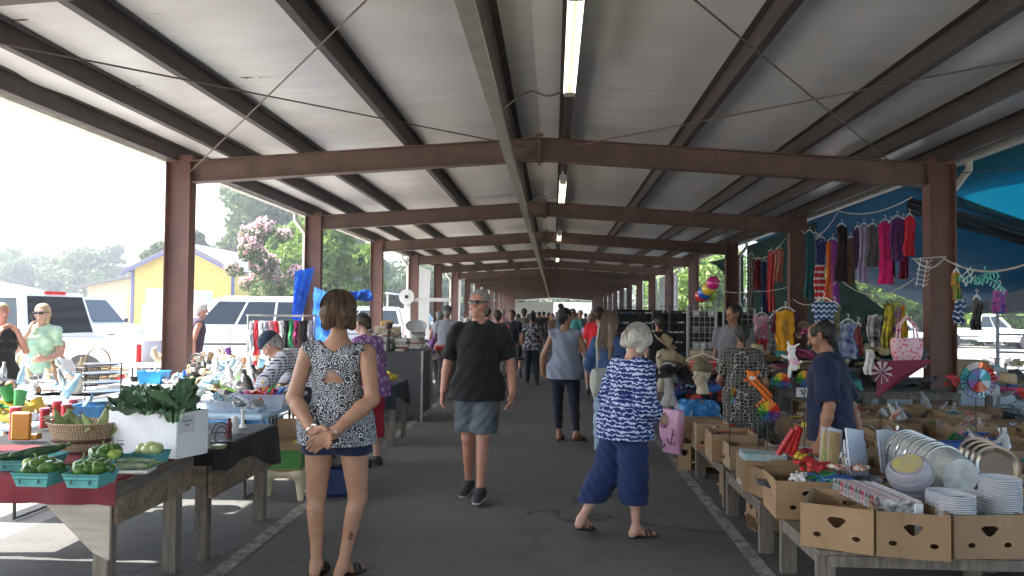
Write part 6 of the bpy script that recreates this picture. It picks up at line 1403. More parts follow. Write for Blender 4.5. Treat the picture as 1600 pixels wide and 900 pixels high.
for i, (px, py, Y, m, ro, lb) in enumerate(((1037, 537, 9.6, STRAW, (.3, .5, .3), 'tan straw hat tilted highest on the hat stand'), (1046, 562, 9.2, STRAW, (.1, -.2, 1), 'light straw hat with a black band on a white head form'), (1066, 572, 9.5, STRAWD, (.2, .3, 0), 'brown hat half hidden behind the light straw hat'),
     (1090, 560, 9.4, STRAW, (0, -.25, .5), 'wide straw hat on top of the hat pile'), (1080, 573, 9.2, STRAW, (0, .2, 0), 'straw hat at the left of the pile'), (1103, 574, 9.3, STRAWD, (0, -.1, 1), 'brown woven hat at the right of the pile'), (1094, 585, 9.1, STRAW, (.1, 0, 2), 'straw hat at the bottom of the pile'), (1182, 552, 9.6, STRAW, (.1, .1, 0), 'beige round hat behind the lattice dress woman'),
     (1064, 590, 8.9, FELT, (.2, .6, 0), 'black felt hat below the straw hats'), (1044, 586, 8.9, FELT, (.1, -.4, 0), 'second black hat beside the black felt one'), (1113, 592, 9.2, FELT, (0, .1, 0), 'dark flat hat right of the mannequin head'), (1575, 600, 8.2, STRAW, (0, 0, 0), 'brown hat right of the largest pinwheel'), (1548, 618, 8.0, c_('pale_felt', (.4, .42, .38)), (0, 0, 0), 'pale grey wide brimmed hat below the largest pinwheel'))):
    hat(lb, at(px, py, Y), m, .19 if i in (3, 8, 12) else .16, rot=ro)
for i, (px, py, Y) in enumerate(((1046, 575, 9.2), (1182, 566, 9.6), (1036, 556, 9.6))):
    P = at(px, py, Y); t = thing('head_form', ['white foam head form under the light straw hat', 'black head form under the beige round hat', 'pale head form under the highest straw hat'][i], 'head form', P); m = (c_('foam_white', (.6, .6, .58)), BLACKP, c_('mannequin_beige'))[i]
    b = B(); b.lathe([(.09, -.42), (.1, -.4), (.06, -.3), (.05, -.16), (.075, -.1), (.085, -.02), (.07, .05), (.001, .09)], 20); b.make('head', m, t, smooth=60)
# heaps of folded scarves on the hat table
scatter((1.9, 10.4, .55), .8, 2.2, 46, ['lump', 'packet'], [5, 19, 12, 0, 6, 1, 13, 4, 15], 'on the hat table', zh=.42, seed=31, sc=1.9); scatter((1.72, 9.3, .55), .55, .5, 22, ['lump'], [6, 12, 1, 13, 0, 19], 'at the front of the hat table', zh=.35, seed=32, sc=1.5)
t = thing('hat_stand', 'dark display block under the hats', 'stand', (2.05, 9.75, .5)); b = B(); b.box((0, 0, .14), (.9, 1.1, .27), ch=.02); b.make('block', BLACKC, t); 
# hanger with red necklaces
p = at(1098, 552, 9.0); b = B(); b.tube([(0, 0, 0), (0, 0, .05), (.018, 0, .075), (0, 0, .1), (-.018, 0, .085)], .006, 6); b.tube([(-.19, 0, -.08), (-.17, 0, -.07), (0, 0, 0), (.17, 0, -.07), (.19, 0, -.08), (.17, 0, -.095), (-.17, 0, -.095)], .008, 6, closed=True); o = b.make('clothes_hanger', HANGW, loc=p, smooth=True); tag(o, 'white hanger carrying neon red cords above the hats', 'hanger')
for k in range(6):
    b = B(); w_ = .15 - .018 * k; b.tube([(w_ * math.cos(a), -.01 * k, -.09 + (.2 + .01 * k) * min(0, math.sin(a)) + .01) for a in np.linspace(PI, 2 * PI, 12)], .005, 6); o = b.make('neon_cord', c_('neon_red', (.8, .02, .05)), loc=p); tag(o, 'neon red cord looped over the white hanger', 'cord', 'neon red cords on the hanger')
# wire grid racks of sunglasses
def gridpanel(label, px0, px1, pyt, Y, m, step=.075, zb=.02, rz=0):
    a, b_ = at(px0, pyt, Y), at(px1, pyt, Y); W = (b_ - a).length; H = a.z - zb; t = thing('wire_grid_panel', label, 'grid panel', ((a.x + b_.x) / 2, Y, zb), rz); b = B()
    nx, nz_ = int(W / step), int(H / step)
    for i in range(nx + 1): b.bx(-W / 2 + W * i / nx - .004, -W / 2 + W * i / nx + .004, -.004, .004, 0, H)
    for i in range(nz_ + 1): b.bx(-W / 2, W / 2, -.008, -.0045, H * i / nz_ - .004, H * i / nz_ + .004)
    b.make('wire_mesh', m, t); b = B()
    for x in (-W / 2 - .015, W / 2 + .015): b.cyl((x, 0, 0), (x, 0, H), .014, n=8)
    b.make('frame', m, t)
    return t
WIREM = c_('grey_wire', (.3, .3, .3), rough=.4)
gridpanel('tall grey wire grid panel left of the young man', 1076, 1118, 478, 11.6, WIREM); gridpanel('tall grey wire grid panel behind the young man', 1132, 1178, 482, 11.8, WIREM)
def glassrack(label, px0, px1, pyt, Y, rows, cols, seed, cards=False):
    t = gridpanel(label, px0, px1, pyt, Y, c_('black_wire', (.02, .02, .02)), .12); rs = random.Random(seed); a, b_ = at(px0, pyt, Y), at(px1, pyt, Y); W = (b_ - a).length; H = a.z
    b = B()
    for r_ in range(rows): z = H - .1 - r_ * (H - .3) / rows; b.bx(-W / 2, W / 2, -.09, -.02, z - .05, z - .042)
    b.make('shelf', c_('black_wire'), t)
    for r_ in range(rows):
        for c in range(cols):
            x = -W / 2 + W * (c + .5) / cols; z = H - .1 - r_ * (H - .3) / rows
            if cards:
                b = B(); b.box((0, 0, 0), (W / cols * .78, .01, .1)); me_ = b.make('carded_pack', (c_('card_white'), c_('i_darkgrey', (.1, .1, .1)), c_('i_grey', (.25, .25, .26)))[rs.randrange(3)], loc=(a.x + W / 2 + x, Y - .06, z)); tag(me_, 'carded pack on the black wire rack beside the wire grid', 'packet', 'carded packs on the wire rack'); continue
            k = rs.randrange(4); key = ('sg', k)
            if key not in ITEMS:
                b = B(); 
                for q in (-1, 1): b.ball((q * .034, 0, 0), .031, 10, sq=(1, .3, .78)); b.tube([(q * .065, 0, .01), (q * .07, .1, .0)], .003, 5)
                b.tube([(-.012, 0, .008), (.012, 0, .008)], .004, 5); m_ = (BLACKP, mat('brown_lens', (.06, .02, .02), .15), mat('blue_lens', (.02, .05, .12), .12), mat('silver_lens', (.4, .42, .45), .1, .9))[k]
                o = b.make('g', m_, smooth=True); ITEMS[key] = o.data; bpy.data.objects.remove(o)
            o = bpy.data.objects.new('sunglasses', ITEMS[key]); COL.objects.link(o); o.location = (a.x + W / 2 + x, Y - .06, z); o.scale = (1.15,) * 3; o.rotation_euler = (0, 0, rs.uniform(-.2, .2)); tag(o, '%s sunglasses on the %s' % (('black', 'brown', 'blue', 'mirrored')[k], label.replace('tall ', '')), 'sunglasses', 'sunglasses on the racks')
glassrack('tall sunglasses rack behind the man in black', 1022, 1045, 478, 13.6, 9, 3, 1); glassrack('tall sunglasses rack left of the white gap', 965, 1018, 480, 14.6, 8, 6, 2); glassrack('tall sunglasses rack right of the man in black', 1048, 1074, 479, 13.4, 9, 3, 3)
glassrack('black wire rack of carded packs', 1076, 1076 + 1, 478, 12.4, 1, 1, 4) if False else glassrack('black wire rack of carded packs', 1080, 1116, 480, 12.6, 6, 3, 4, True)
b = B(); b.cyl((0, 0, 0), (0, 0, 1.75), .02, n=8)
for k, px in enumerate((1075, 1119)): P = at(px, 480, 12.5); t = thing('chrome_rack_post', 'white upright post at the %s side of the carded rack' % ('left', 'right')[k], 'post', (P.x, P.y, 0)); b = B(); b.cyl((0, 0, 0), (0, 0, 1.75), .02, n=8); b.make('post', HANGW, t); b = B(); b.box((0, 0, .015), (.3, .3, .03)); b.make('foot', HANGW, t)
# inflatable balls on a hook
t0 = at(1116, 442, 12.5)
for i, (px, py, r_, c, lb) in enumerate(((1114, 442, .105, (.55, .02, .2), 'shiny magenta'), (1107, 451, .11, (.6, .45, .04), 'shiny yellow'), (1101, 457, .11, (.02, .1, .5), 'shiny blue'), (1096, 462, .105, (.6, .03, .04), 'shiny red'), (1110, 460, .1, (.3, .5, .05), 'shiny lime'))):
    P = at(px, py, 12.4 + .1 * i); b = B(); b.ball((0, 0, 0), r_, 24); o = b.make('inflatable_ball', c_('ball_%d' % i, c, rough=.15, coat=.5), smooth=True, loc=P); tag(o, lb + ' ball hanging in the cluster by the column', 'ball', 'hanging inflatable balls')
# ropes
ROPE = c_('pale_rope', (.45, .44, .4)); ROPED = c_('dark_rope', (.05, .05, .05))
def rope(label, pts, r=.009, m=None, sag=.0):
    P = [at(*p) for p in pts]; Q = []
    for a, b_ in zip(P, P[1:]):
        for k in range(8): tt = k / 8; q = a.lerp(b_, tt); q.z -= sag * 4 * tt * (1 - tt); Q.append(q)
    Q.append(P[-1]); b = B(); b.tube(Q, r, 6); o = b.make('rope', m or ROPE, smooth=True); return tag(o, label, 'rope')
rope('pale rope carrying the second upper group of clothes', [(1312, 330, 13.5), (1425, 308, 11.0)], sag=.12); rope('pale rope from the wire bundle up to the hook of the black dress', [(1252, 360, 16), (1310, 330, 13.5)], sag=.25); rope('pale rope swagging below the long dresses', [(1240, 468, 16), (1310, 434, 13.5), (1428, 436, 11.0)], sag=.25)
rope('white rope from the steel column to the right edge', [(1428, 404, 10.5), (1475, 404, 10.4), (1606, 412, 8.6)], .012, sag=.12); rope('thin dark rope across the upper right tarpaulin', [(1475, 272, 10.6), (1610, 262, 8.8)], .006, ROPED); rope('pale rope over the far hanging row', [(1160, 392, 18.9), (1228, 372, 17.5)], sag=.3); rope('pale rope along the middle of the far hanging row', [(1125, 453, 19.5), (1170, 455, 18.8), (1240, 446, 16.9)], sag=.05)
rope('dark cord tied round the nearest right column', [(1424, 405, 10.52), (1478, 401, 10.5)], .01, ROPE)
# wire hanger ladders tied to the column; green hangers
def ladder_hanger(label, px, py, Y, h, n, m, rz=.3, tilt=.2):
    t = thing('wire_hanger_rack', label, 'hanger rack', at(px, py, Y)); t.rotation_euler = (0, tilt, rz); b = B(); W = .16
    for x in (-.05, .05): b.tube([(x, 0, 0), (x, 0, -h)], .005, 5)
    for k in range(n): z = -h * (k + .5) / n; b.tube([(-W / 2, -.005, z), (W / 2, -.005, z), (W / 2, -.04, z + .03)], .005, 5)
    b.make('wire_frame', m, t)
ladder_hanger('white wire hanger rack on the nearest right column', 1444, 404, 10.2, .36, 6, HANGW); ladder_hanger('small white wire hanger rack right of the column', 1505, 424, 8.9, .16, 3, HANGW, tilt=-.6)
MINT = c_('mint_plastic', (.1, .5, .38), rough=.35)
for k, (px, py, ro) in enumerate(((1518, 432, .1), (1540, 428, -.3), (1556, 440, .5))):
    t = thing('mint_clip_hanger', ('left', 'middle', 'right')[k] + ' mint green clip hanger under the tarpaulin', 'hanger', at(px, py, 9.0)); t.rotation_euler = (0, ro, .3); b = B(); b.tube([(0, 0, 0), (0, 0, .06), (.02, 0, .08)], .006, 5); b.tube([(-.16, 0, -.02), (0, 0, 0), (.16, 0, -.02)], .007, 5)
    for x in np.linspace(-.15, .15, 7): b.box((x, 0, -.05), (.012, .01, .06))
    b.make('frame', MINT, t)
# ---------------------------------------------------------------- tarpaulins on the right
def tarpm(name, c, tl, c2=None):
    if name in MATS: return MATS[name]
    N = NT(name); w = N.n('TexWave', Scale=5, Distortion=3, bands_direction='DIAGONAL'); N.l(N.coord(), w.inputs[0]); z = N.n('TexNoise', Scale=2, Detail=5); N.l(N.coord(), z.inputs[0])
    N.col(N.mix(N.math('MULTIPLY', w.outputs['Fac'], .35), N.ramp(z.outputs[0], [(.3, mul(c, .8)), (.7, c)]), c2 or mul(c, 1.6))); N.b.inputs['Roughness'].default_value = .6; N.b.inputs['Specular IOR Level'].default_value = .2
    t = N.n('BsdfTranslucent'); t.inputs[0].default_value = (*mul(c, 1.6), 1); ms = N.n('MixShader'); ms.inputs[0].default_value = tl; N.l(N.b.outputs[0], ms.inputs[1]); N.l(t.outputs[0], ms.inputs[2]); N.l(ms.outputs[0], N.out.inputs[0]); N.bump(z.outputs[0], .5, .05); return keep(name, N)
def tarp(label, c00, c10, c01, c11, m, sag=.2, nu=24, nv=24, wr=.03, cat='tarpaulin', seed=0, grp=None, name='tarpaulin'):
    A = [Vector(x) for x in (c00, c10, c01, c11)]; n = (A[1] - A[0]).cross(A[2] - A[0]).normalized(); b = B()
    def fn(u, v):
        p = A[0].lerp(A[1], u).lerp(A[2].lerp(A[3], u), v); s_ = math.sin(PI * u) * math.sin(PI * v)
        q = p + n * wr * (math.sin(u * 17 + v * 5 + seed) + .6 * math.sin(v * 23 - u * 7 + seed) + .5 * math.sin((u + v) * 31)) * (.25 + s_); q.z -= sag * s_; return tuple(q)
    b.grid(fn, nu, nv); o = b.make(name, m, smooth=70, solid=.003); return tag(o, label, cat, grp)
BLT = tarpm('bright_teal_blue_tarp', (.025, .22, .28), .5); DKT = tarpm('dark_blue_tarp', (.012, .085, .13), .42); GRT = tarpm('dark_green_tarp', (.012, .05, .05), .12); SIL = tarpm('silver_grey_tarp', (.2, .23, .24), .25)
tarp('bright teal blue tarpaulin lit by the sun at the upper right', (5.4, 3.0, 3.84), (11, 3.0, 3.3), (5.4, 13.1, 3.8), (11, 13.4, 1.95), BLT, .2, seed=1)
tarp('black strip painting the shadow band under the bright teal tarpaulin', (5.6, 13.0, 3.56), (5.6, 13.0, 3.3), (10.8, 12.6, 2.0), (10.8, 12.6, 1.7), mat('tarp_shadow_strip', (.012, .014, .018), .5), .05, seed=2)  # black strip paints the shadow band along the overlapping tarpaulin edge
tarp('dark blue tarpaulin sloping down beyond the nearest right column', (5.4, 12.6, 3.82), (11, 13.2, 1.9), (5.4, 22.9, 3.84), (10.4, 21.8, 1.75), DKT, .3, seed=3)
tarp('dark blue tarpaulin lapping the roof edge at the upper right', (5.45, 4.2, 3.85), (6.25, 4.2, 3.8), (5.45, 12.8, 3.84), (6.1, 12.8, 3.76), DKT, .03, seed=9)
tarp('pale grey underside of the tarpaulin at the right edge', (8.6, 14.2, 2.35), (15.0, 16.2, 2.2), (8.4, 17.4, 1.75), (15.5, 17.2, 1.72), SIL, .1, seed=4)
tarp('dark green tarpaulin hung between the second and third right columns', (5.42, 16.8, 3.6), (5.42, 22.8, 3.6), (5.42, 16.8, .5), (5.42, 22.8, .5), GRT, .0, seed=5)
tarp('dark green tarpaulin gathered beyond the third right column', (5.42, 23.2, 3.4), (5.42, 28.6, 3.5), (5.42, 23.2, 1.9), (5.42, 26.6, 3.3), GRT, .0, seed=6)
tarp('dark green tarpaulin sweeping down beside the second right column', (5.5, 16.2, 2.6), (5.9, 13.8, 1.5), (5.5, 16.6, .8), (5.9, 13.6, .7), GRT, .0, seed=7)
# behind the stalls beyond the columns: dark sheets added for shaded stall backs
for k, (y0, y1, z1, lab) in enumerate(((23.2, 28.2, 1.75, 'added dark sheet behind the sunglasses racks'), (13.9, 16.6, 1.7, 'added dark sheet low behind the hanging dresses'))):
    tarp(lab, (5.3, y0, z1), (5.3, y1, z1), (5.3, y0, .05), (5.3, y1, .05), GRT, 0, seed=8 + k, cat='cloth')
# camouflage hats and caps piled on the table behind the man
low_table('dark table of caps behind the balding man', 2.75, 5.0, 10.1, 12.4, .72, 3)
scatter((3.8, 10.7, .74), 2.0, .9, 60, ['lump', 'packet'], [15, 5, 10, 15, 14, 5, 6, 8], 'on the dark cap table', zh=.5, seed=41, sc=1.8); scatter((3.9, 11.7, .74), 1.9, 1.1, 30, ['lump'], [15, 5, 10, 6, 4], 'at the back of the dark cap table', zh=.75, seed=42, sc=1.9)
scatter((4.6, 8.0, .9), .5, 2.5, 20, ['lump', 'loop', 'carton'], [6, 0, 8, 1, 19], 'along the base of the steel column', zh=.1, seed=43, sc=1.3)
# made in china carton
p = at(1492, 590, 11.6); t = thing('printed_carton', 'brown carton lettered MADE IN CHINA behind the largest pinwheel', 'box', (p.x + .1, p.y, .75), -.1); b = B(); b.box((0, 0, .15), (.55, .4, .3), ch=.003); b.make('carton', cardboard(2), t); x = textmesh('MADE IN CHINA', .06, INK, t); x.location = (0, -.203, .1); x.rotation_euler = (PI / 2, 0, 0)
b = B(); b.box((0, 0, .301), (.06, .4, .002)); b.make('packing_tape', c_('i_tan'), t)
low_table('table carrying the lettered carton beyond the column', 5.4, 7.6, 11.2, 12.4, .74, 3)
scatter((6.6, 11.7, .76), 1.6, .8, 24, ['lump', 'carton', 'bottle', 'packet'], [15, 5, 4, 9, 0, 14], 'on the table by the lettered carton', zh=.25, seed=44, sc=1.4)
scatter((5.6, 8.6, .6), 1.6, 1.4, 26, ['packet', 'lump'], [18, 18, 9, 5], 'film wrapped under the largest pinwheel', zh=.2, seed=45, sc=1.6)
low_table('low table at the right edge under the film wrapped goods', 5.1, 6.9, 7.9, 9.4, .55, 2)
# ladder, kids bike
t = thing('step_ladder', 'grey metal step ladder at the right edge', 'ladder', (at(1588, 600, 13).x, 13, 0), -.3); b = B()
for s_ in (-1, 1): b.bx(s_ * .25 - .02, s_ * .25 + .02, -.03, .03, 0, 1.9)
b.make('rail', c_('ladder_grey', (.3, .32, .36), metal=.5), t)
for k in range(6): b = B(); b.bx(-.25, .25, -.04, .04, .25 + .28 * k, .28 + .28 * k); b.make('rung', c_('ladder_grey'), t)
t = thing('child_bicycle', 'pink and white child bicycle in the sunny gap on the right', 'bicycle', (at(1540, 550, 19).x, 19, 0), .1)
for x in (-.35, .35): b = B(); b.tube([(x + .18 * math.cos(a), 0, .19 + .18 * math.sin(a)) for a in np.linspace(0, 2 * PI, 21)[:-1]], .025, 6, closed=True); b.tube([(x - .16, 0, .19), (x + .16, 0, .19)], .005, 4); b.tube([(x, 0, .03), (x, 0, .35)], .005, 4); b.make('wheel', c_('i_white'), t)
b = B(); b.tube([(-.35, 0, .19), (-.1, 0, .5), (.25, 0, .5), (.35, 0, .19)], .02, 6); b.tube([(-.1, 0, .5), (0, 0, .2), (.25, 0, .5)], .02, 6); b.tube([(.25, 0, .5), (.22, 0, .7)], .018, 6); b.tube([(.22, -.2, .72), (.22, .2, .72)], .015, 6); b.make('frame', c_('i_pink'), t); b = B(); b.box((-.12, 0, .58), (.2, .1, .05), ch=.02); b.make('saddle', c_('i_pink'), t)
tarp('added black sheet behind the sunglasses racks and the wire grids', (at(962, 481, 15.4).x, 15.4, 1.74), (at(1180, 481, 15.4).x, 15.6, 1.7), (at(962, 481, 15.4).x, 15.4, .05), (at(1180, 481, 15.4).x, 15.6, .05), BLACKC, 0, seed=15, cat='cloth')  # black sheet added to keep the background behind the racks dark
# ---------------------------------------------------------------- left side: produce tables
MAR = mat('maroon_table_cloth', (.15, .012, .022), .85, var=.25, scale=6, bump=.3, bscale=20, bdist=.01)
PLY = wood('plywood_swirl', (.09, .065, .045), (.3, .22, .15), 0, 2.2)
def draped(label, x0, x1, y0, y1, z, fr, rt, m, seed=0, dip=0):
    # cloth over a table top, hanging fr at the front (-y) and rt(v) at the right (+x)
    b = B(); th = .012
    def fn(u, v):
        # u across x (0..1, last part hangs at the right), v across y (first part hangs at the front)
        X = x0 + (x1 - x0) * min(1, u / .85); zz = z + th; Y = y0 + (y1 - y0) * max(0, (v - .15) / .85)
        if v < .15: k = (.15 - v) / .15; zz -= fr * k; Y -= .012 + .012 * k * (1 + math.sin(X * 19 + seed))
        if u > .85: k = (u - .85) / .15; h = rt(max(0, (v - .15) / .85)); zz -= h * k; X += .012 + .02 * k * (1 + math.sin(Y * 13 + seed)) * (h / .3)
        if v < .15 and u > .85: zz = z + th - max(fr * (.15 - v) / .15, rt(0) * (u - .85) / .15)
        return (X, Y, zz + .002 * math.sin(X * 40 + Y * 33))
    b.grid(fn, 60, 40); o = b.make(label[1], m, smooth=70, solid=.003); return tag(o, label[0], 'tablecloth')
T1X, T1Y0, T1Y1 = -2.29, 4.12, 5.03
t = thing('produce_table', 'weathered plywood table carrying the peppers and the wicker basket', 'table', (-4.6, T1Y0, 0)); W = T1X + 4.6; D = T1Y1 - T1Y0
b = B(); b.bx(0, W, 0, D, .715, .74); b.make('tabletop', PLY, t)
b = B(); b.bx(W - .028, W - .002, .03, D - .02, .5, .713); b.make('side_apron', PLY, t); b = B(); b.prism([(W - .5, .713), (W - .03, .713), (W - .03, .32), (W - .12, .36)], .005, .025); b.make('corner_gusset', wood('pale_plywood', (.28, .24, .2), (.48, .43, .37), 0, 2.5), t); b = B(); b.bx(W - .03, W + .001, .0, D, .6405, .7135); b.make('edge_board', WGREYX, t)
for x, y in ((W - .09, .07), (W - .09, D - .08), (.1, .07), (.1, D - .08)): b = B(); b.box((x, y, .357), (.085, .085, .71), ch=.003); b.make('leg', WGREY, t)
draped(('dark red cloth over the produce table', 'table_cloth'), -4.6, T1X, T1Y0, T1Y1, .742, .14, lambda v: .022, MAR)
T2Y0, T2Y1, T2X = 5.1, 6.3, -2.2
t = thing('produce_table', 'second weathered table under the black cloth', 'table', (-3.9, T2Y0, 0)); W = T2X + 3.9; D = T2Y1 - T2Y0
b = B(); b.bx(0, W, 0, D, .695, .72); b.make('tabletop', PLY, t); b = B(); b.bx(W - .03, W - .002, .02, D - .02, .42, .69); b.bx(.02, W - .04, .0, .025, .5, .69); b.make('side_apron', PLY, t)
for x, y in ((W - .09, .09), (W - .09, D - .08), (.1, .07), (.1, D - .08)): b = B(); b.box((x, y, .346), (.08, .08, .69), ch=.003); b.make('leg', WGREY, t)
draped(('black cloth sagging over the second table', 'table_cloth'), -3.9, T2X, T2Y0, T2Y1, .722, .1, lambda v: .13 + .16 * v * v + .03 * math.sin(v * 9), BLACKC, 2)
TZ = .757; TZ2 = .737
# berry baskets
PULP = mat('teal_moulded_pulp', (.1, .36, .36), .9, var=.15, scale=12, bump=.4, bscale=60)
def berry(label, px, py, w=.19, d=.19, h=.07, rz=0., z=TZ):
    P = on(px, py, z); t = thing('berry_basket', label, 'basket', (P.x, P.y + d / 2, z), rz, 'teal pulp baskets on the red cloth'); b = B()
    rr = lambda s_, zz: [(-w / 2 * s_, -d / 2 * s_, zz), (w / 2 * s_, -d / 2 * s_, zz), (w / 2 * s_, d / 2 * s_, zz), (-w / 2 * s_, d / 2 * s_, zz)]
    V = rr(.8, 0) + rr(1, h) + rr(1.05, h) + rr(.97, h - .002) + rr(.78, .006); F_ = [(3, 2, 1, 0)]
    for k in range(4): F_ += [(k * 4 + i, k * 4 + (i + 1) % 4, k * 4 + 4 + (i + 1) % 4, k * 4 + 4 + i) for i in range(4)]
    b.add(V, F_ + [(16, 17, 18, 19)]); b.make('tray', PULP, t)
    b = B()
    for q in (-.28, .22):
        b.box((q * w, -d / 2 * .9 - .004, h * .42), (.006, .006, h * .35), rot=(R(-16), 0, 0))
    for k in range(2): b.box((0, -d / 2 * (.9 + .08 * k) - .001, h * (.55 + .3 * k)), (w * (.9 + .05 * k), .004, .003))
    b.make('slots', c_('slot_dark_teal', (.02, .08, .08)), t)
    return P.x, P.y + d / 2
PEP = mat('green_pepper', (.035, .13, .02), .22, var=.4, scale=9, col2=(.1, .22, .03), coat=.3); YEP = mat('yellow_green_pepper', (.3, .38, .06), .3, var=.2, coat=.3); STEM = c_('stem_green', (.12, .2, .04))
def pepper(label, P, s_, m, seed, grp):
    t = thing('bell_pepper', label, 'pepper', P, seed, grp); t.rotation_euler = (rnd.uniform(-1.4, 1.4), rnd.uniform(-.8, .8), seed); b = B()
    def fn(u, v):
        a = 2 * PI * u; q = math.sin(PI * min(.999, v * .98 + .01)) ** .55; r_ = .037 * q * (1 + .12 * math.cos(a * 4 + seed) * math.sin(PI * v)) * (1.08 - .25 * v); z = .045 - .085 * v - .012 * math.exp(-(v * 6) ** 2) + .012 * math.exp(-((1 - v) * 6) ** 2)
        return (r_ * math.cos(a) * s_, r_ * math.sin(a) * s_, z * s_)
    b.grid(fn, 28, 14); b.make('flesh', m, t, smooth=True); b = B(); b.tube([(0, 0, .03 * s_), (0, .003, .045 * s_), (.006, .004, .06 * s_)], [.007, .005, .006], 6); b.make('stem', STEM, t); return t
k = 0
for (px, py, n, lb) in ((45, 762, 9, 'in the left front teal basket'), (125, 764, 10, 'in the right front teal basket'), (152, 738, 7, 'in the teal basket behind the front two')):
    cx, cy = berry('teal pulp basket of green peppers, ' + ('left front' if n == 9 else 'right front' if n == 10 else 'behind the front two'), px, py)
    for i in range(n):
        a = i * 2.4; r_ = .075 * math.sqrt(i / n); k += 1; yel = (n == 9 and i == 4) or (n == 7 and i in (1, 5))
        pepper(('yellow green pepper ' if yel else 'glossy green pepper ') + lb, (cx + r_ * math.cos(a), cy + r_ * math.sin(a) * 1.0, TZ + .072 + .022 * (1 - i / n)), rnd.uniform(1.0, 1.25), YEP if yel else PEP, k * 1.3, 'peppers ' + lb)
cx, cy = berry('teal pulp basket of pale green tomatoes before the white foam box', 222, 729, .17, .17)
TOM = mat('pale_green_tomato', (.34, .42, .12), .25, var=.2, scale=6, col2=(.5, .55, .25), coat=.3)
for i in range(7):
    a = i * 2.4; r_ = .06 * math.sqrt(i / 7); b = B(); b.ball((0, 0, 0), .038, 18, sq=(1, 1, .85)); o = b.make('green_tomato', TOM, smooth=True, loc=(cx + r_ * math.cos(a), cy + r_ * math.sin(a), TZ + .085 + .01 * (i == 0))); tag(o, 'pale green tomato in the teal basket before the white foam box', 'tomato', 'pale green tomatoes')
cx, cy = berry('teal pulp basket of zucchini at the left edge', 22, 738, .24, .3, .06)
ZUC = mat('zucchini_green', (.02, .06, .02), .3, var=.4, scale=12, col2=(.06, .12, .04)); CUC = mat('wrapped_cucumber', (.05, .1, .04), .15, var=.4, scale=20, col2=(.25, .3, .2))
def zuc(label, P, L, r_, rz, m, grp, tilt=0):
    t = thing('zucchini', label, 'vegetable', P, rz, grp); t.rotation_euler = (0, tilt, rz); b = B(); b.tube([(-L / 2, 0, 0), (-L / 2 + .02, 0, 0), (0, .01, 0), (L / 2 - .03, 0, 0), (L / 2, 0, 0)], [.004, r_ * .8, r_, r_ * .75, r_ * .35], 12); b.make('flesh', m, t, smooth=True); b = B(); b.tube([(L / 2, 0, 0), (L / 2 + .02, 0, .004)], [r_ * .35, r_ * .5], 6); b.make('stem', STEM, t)
for i in range(5): zuc('dark zucchini in the teal basket at the left edge', (cx - .08 + .04 * i, cy - .06 + .05 * (i % 3), TZ + .07 + .025 * (i // 3)), .24, .025, .5 + .15 * i, ZUC, 'zucchini at the left edge', -.1)
P = on(196, 742, TZ); t = thing('foam_tray', 'white foam tray of wrapped cucumbers beside the peppers', 'tray', (P.x, P.y + .08, TZ), .15); b = B(); b.box((0, 0, .01), (.2, .15, .018), ch=.006); b.make('tray', c_('foam_white', (.7, .7, .7)), t)
for i in range(5): zuc('film wrapped cucumber on the white foam tray', (P.x - .01 + .004 * i, P.y + .025 + .028 * i, TZ + .038 + .02 * (i == 2)), .19, .018, .1 + .05 * i, CUC, 'wrapped cucumbers')
# wicker basket with corn
N = NT('wicker_weave'); w1 = N.n('TexWave', Scale=26, bands_direction='Z', Distortion=1.5); w2 = N.n('TexWave', Scale=18, bands_direction='X', Distortion=1.); N.l(N.coord(), w1.inputs[0]); N.l(N.coord(), w2.inputs[0]); h_ = N.math('MULTIPLY', w1.outputs['Fac'], w2.outputs['Fac']); N.col(N.ramp(h_, [(.02, (.28, .19, .1)), (.4, (.66, .53, .35))])); N.bump(h_, .9, .012); WICK = N.m
P = on(105, 712, TZ); wb = (P.x, P.y + .16)
t = thing('wicker_basket', 'oval natural wicker basket of corn with a dark woven band', 'basket', (wb[0], wb[1], TZ)); b = B(); b.lathe([(.14, 0), (.15, .004), (.175, .07), (.2, .135), (.215, .17), (.225, .18), (.215, .186), (.2, .175), (.135, .012), (.001, .012)], 48, sy=.72); b.make('basket', WICK, t, smooth=60)
b = B(); b.lathe([(.177, .062), (.187, .068), (.192, .08), (.183, .086)], 48, sy=.72); b.make('dark_band', c_('dark_wicker', (.08, .035, .02)), t)
b = B(); b.lathe([(.148, .0), (.156, .006), (.158, .016), (.15, .02)], 48, sy=.72); b.make('base_rim', c_('dark_wicker'), t)
HUSK = mat('corn_husk', (.22, .32, .1), .6, var=.3, scale=10, col2=(.42, .46, .2)); SILK = mat('corn_silk', (.2, .08, .03), .8)
for i in range(8):
    x = wb[0] - .16 + .045 * i; y = wb[1] + .05 * ((i % 3) - 1); t = thing('corn_cob', 'green husked corn cob in the wicker basket', 'corn', (x, y, TZ + .1), 0, 'corn cobs in the wicker basket'); t.rotation_euler = (rnd.uniform(-.5, .5), rnd.uniform(-1.3, 1.3) if i not in (2, 5) else .1 * (i - 3), 0)
    b = B(); b.tube([(0, 0, 0), (0, 0, .03), (0, 0, .08), (0, 0, .14), (0, 0, .19)], [.01, .024, .028, .02, .005], 10); b.make('husk', HUSK, t, smooth=True)
    b = B(); [b.tube([(0, 0, .17), (.01 * math.sin(k), .01 * math.cos(k), .2), (.02 * math.sin(k), .02 * math.cos(k), .205)], .002, 4) for k in range(6)]; b.make('silk', SILK, t)
t = thing('corn_leaves', 'long green corn leaves drooping over the left rim of the wicker basket', 'leaves', (wb[0] - .12, wb[1] - .06, TZ + .2)); 
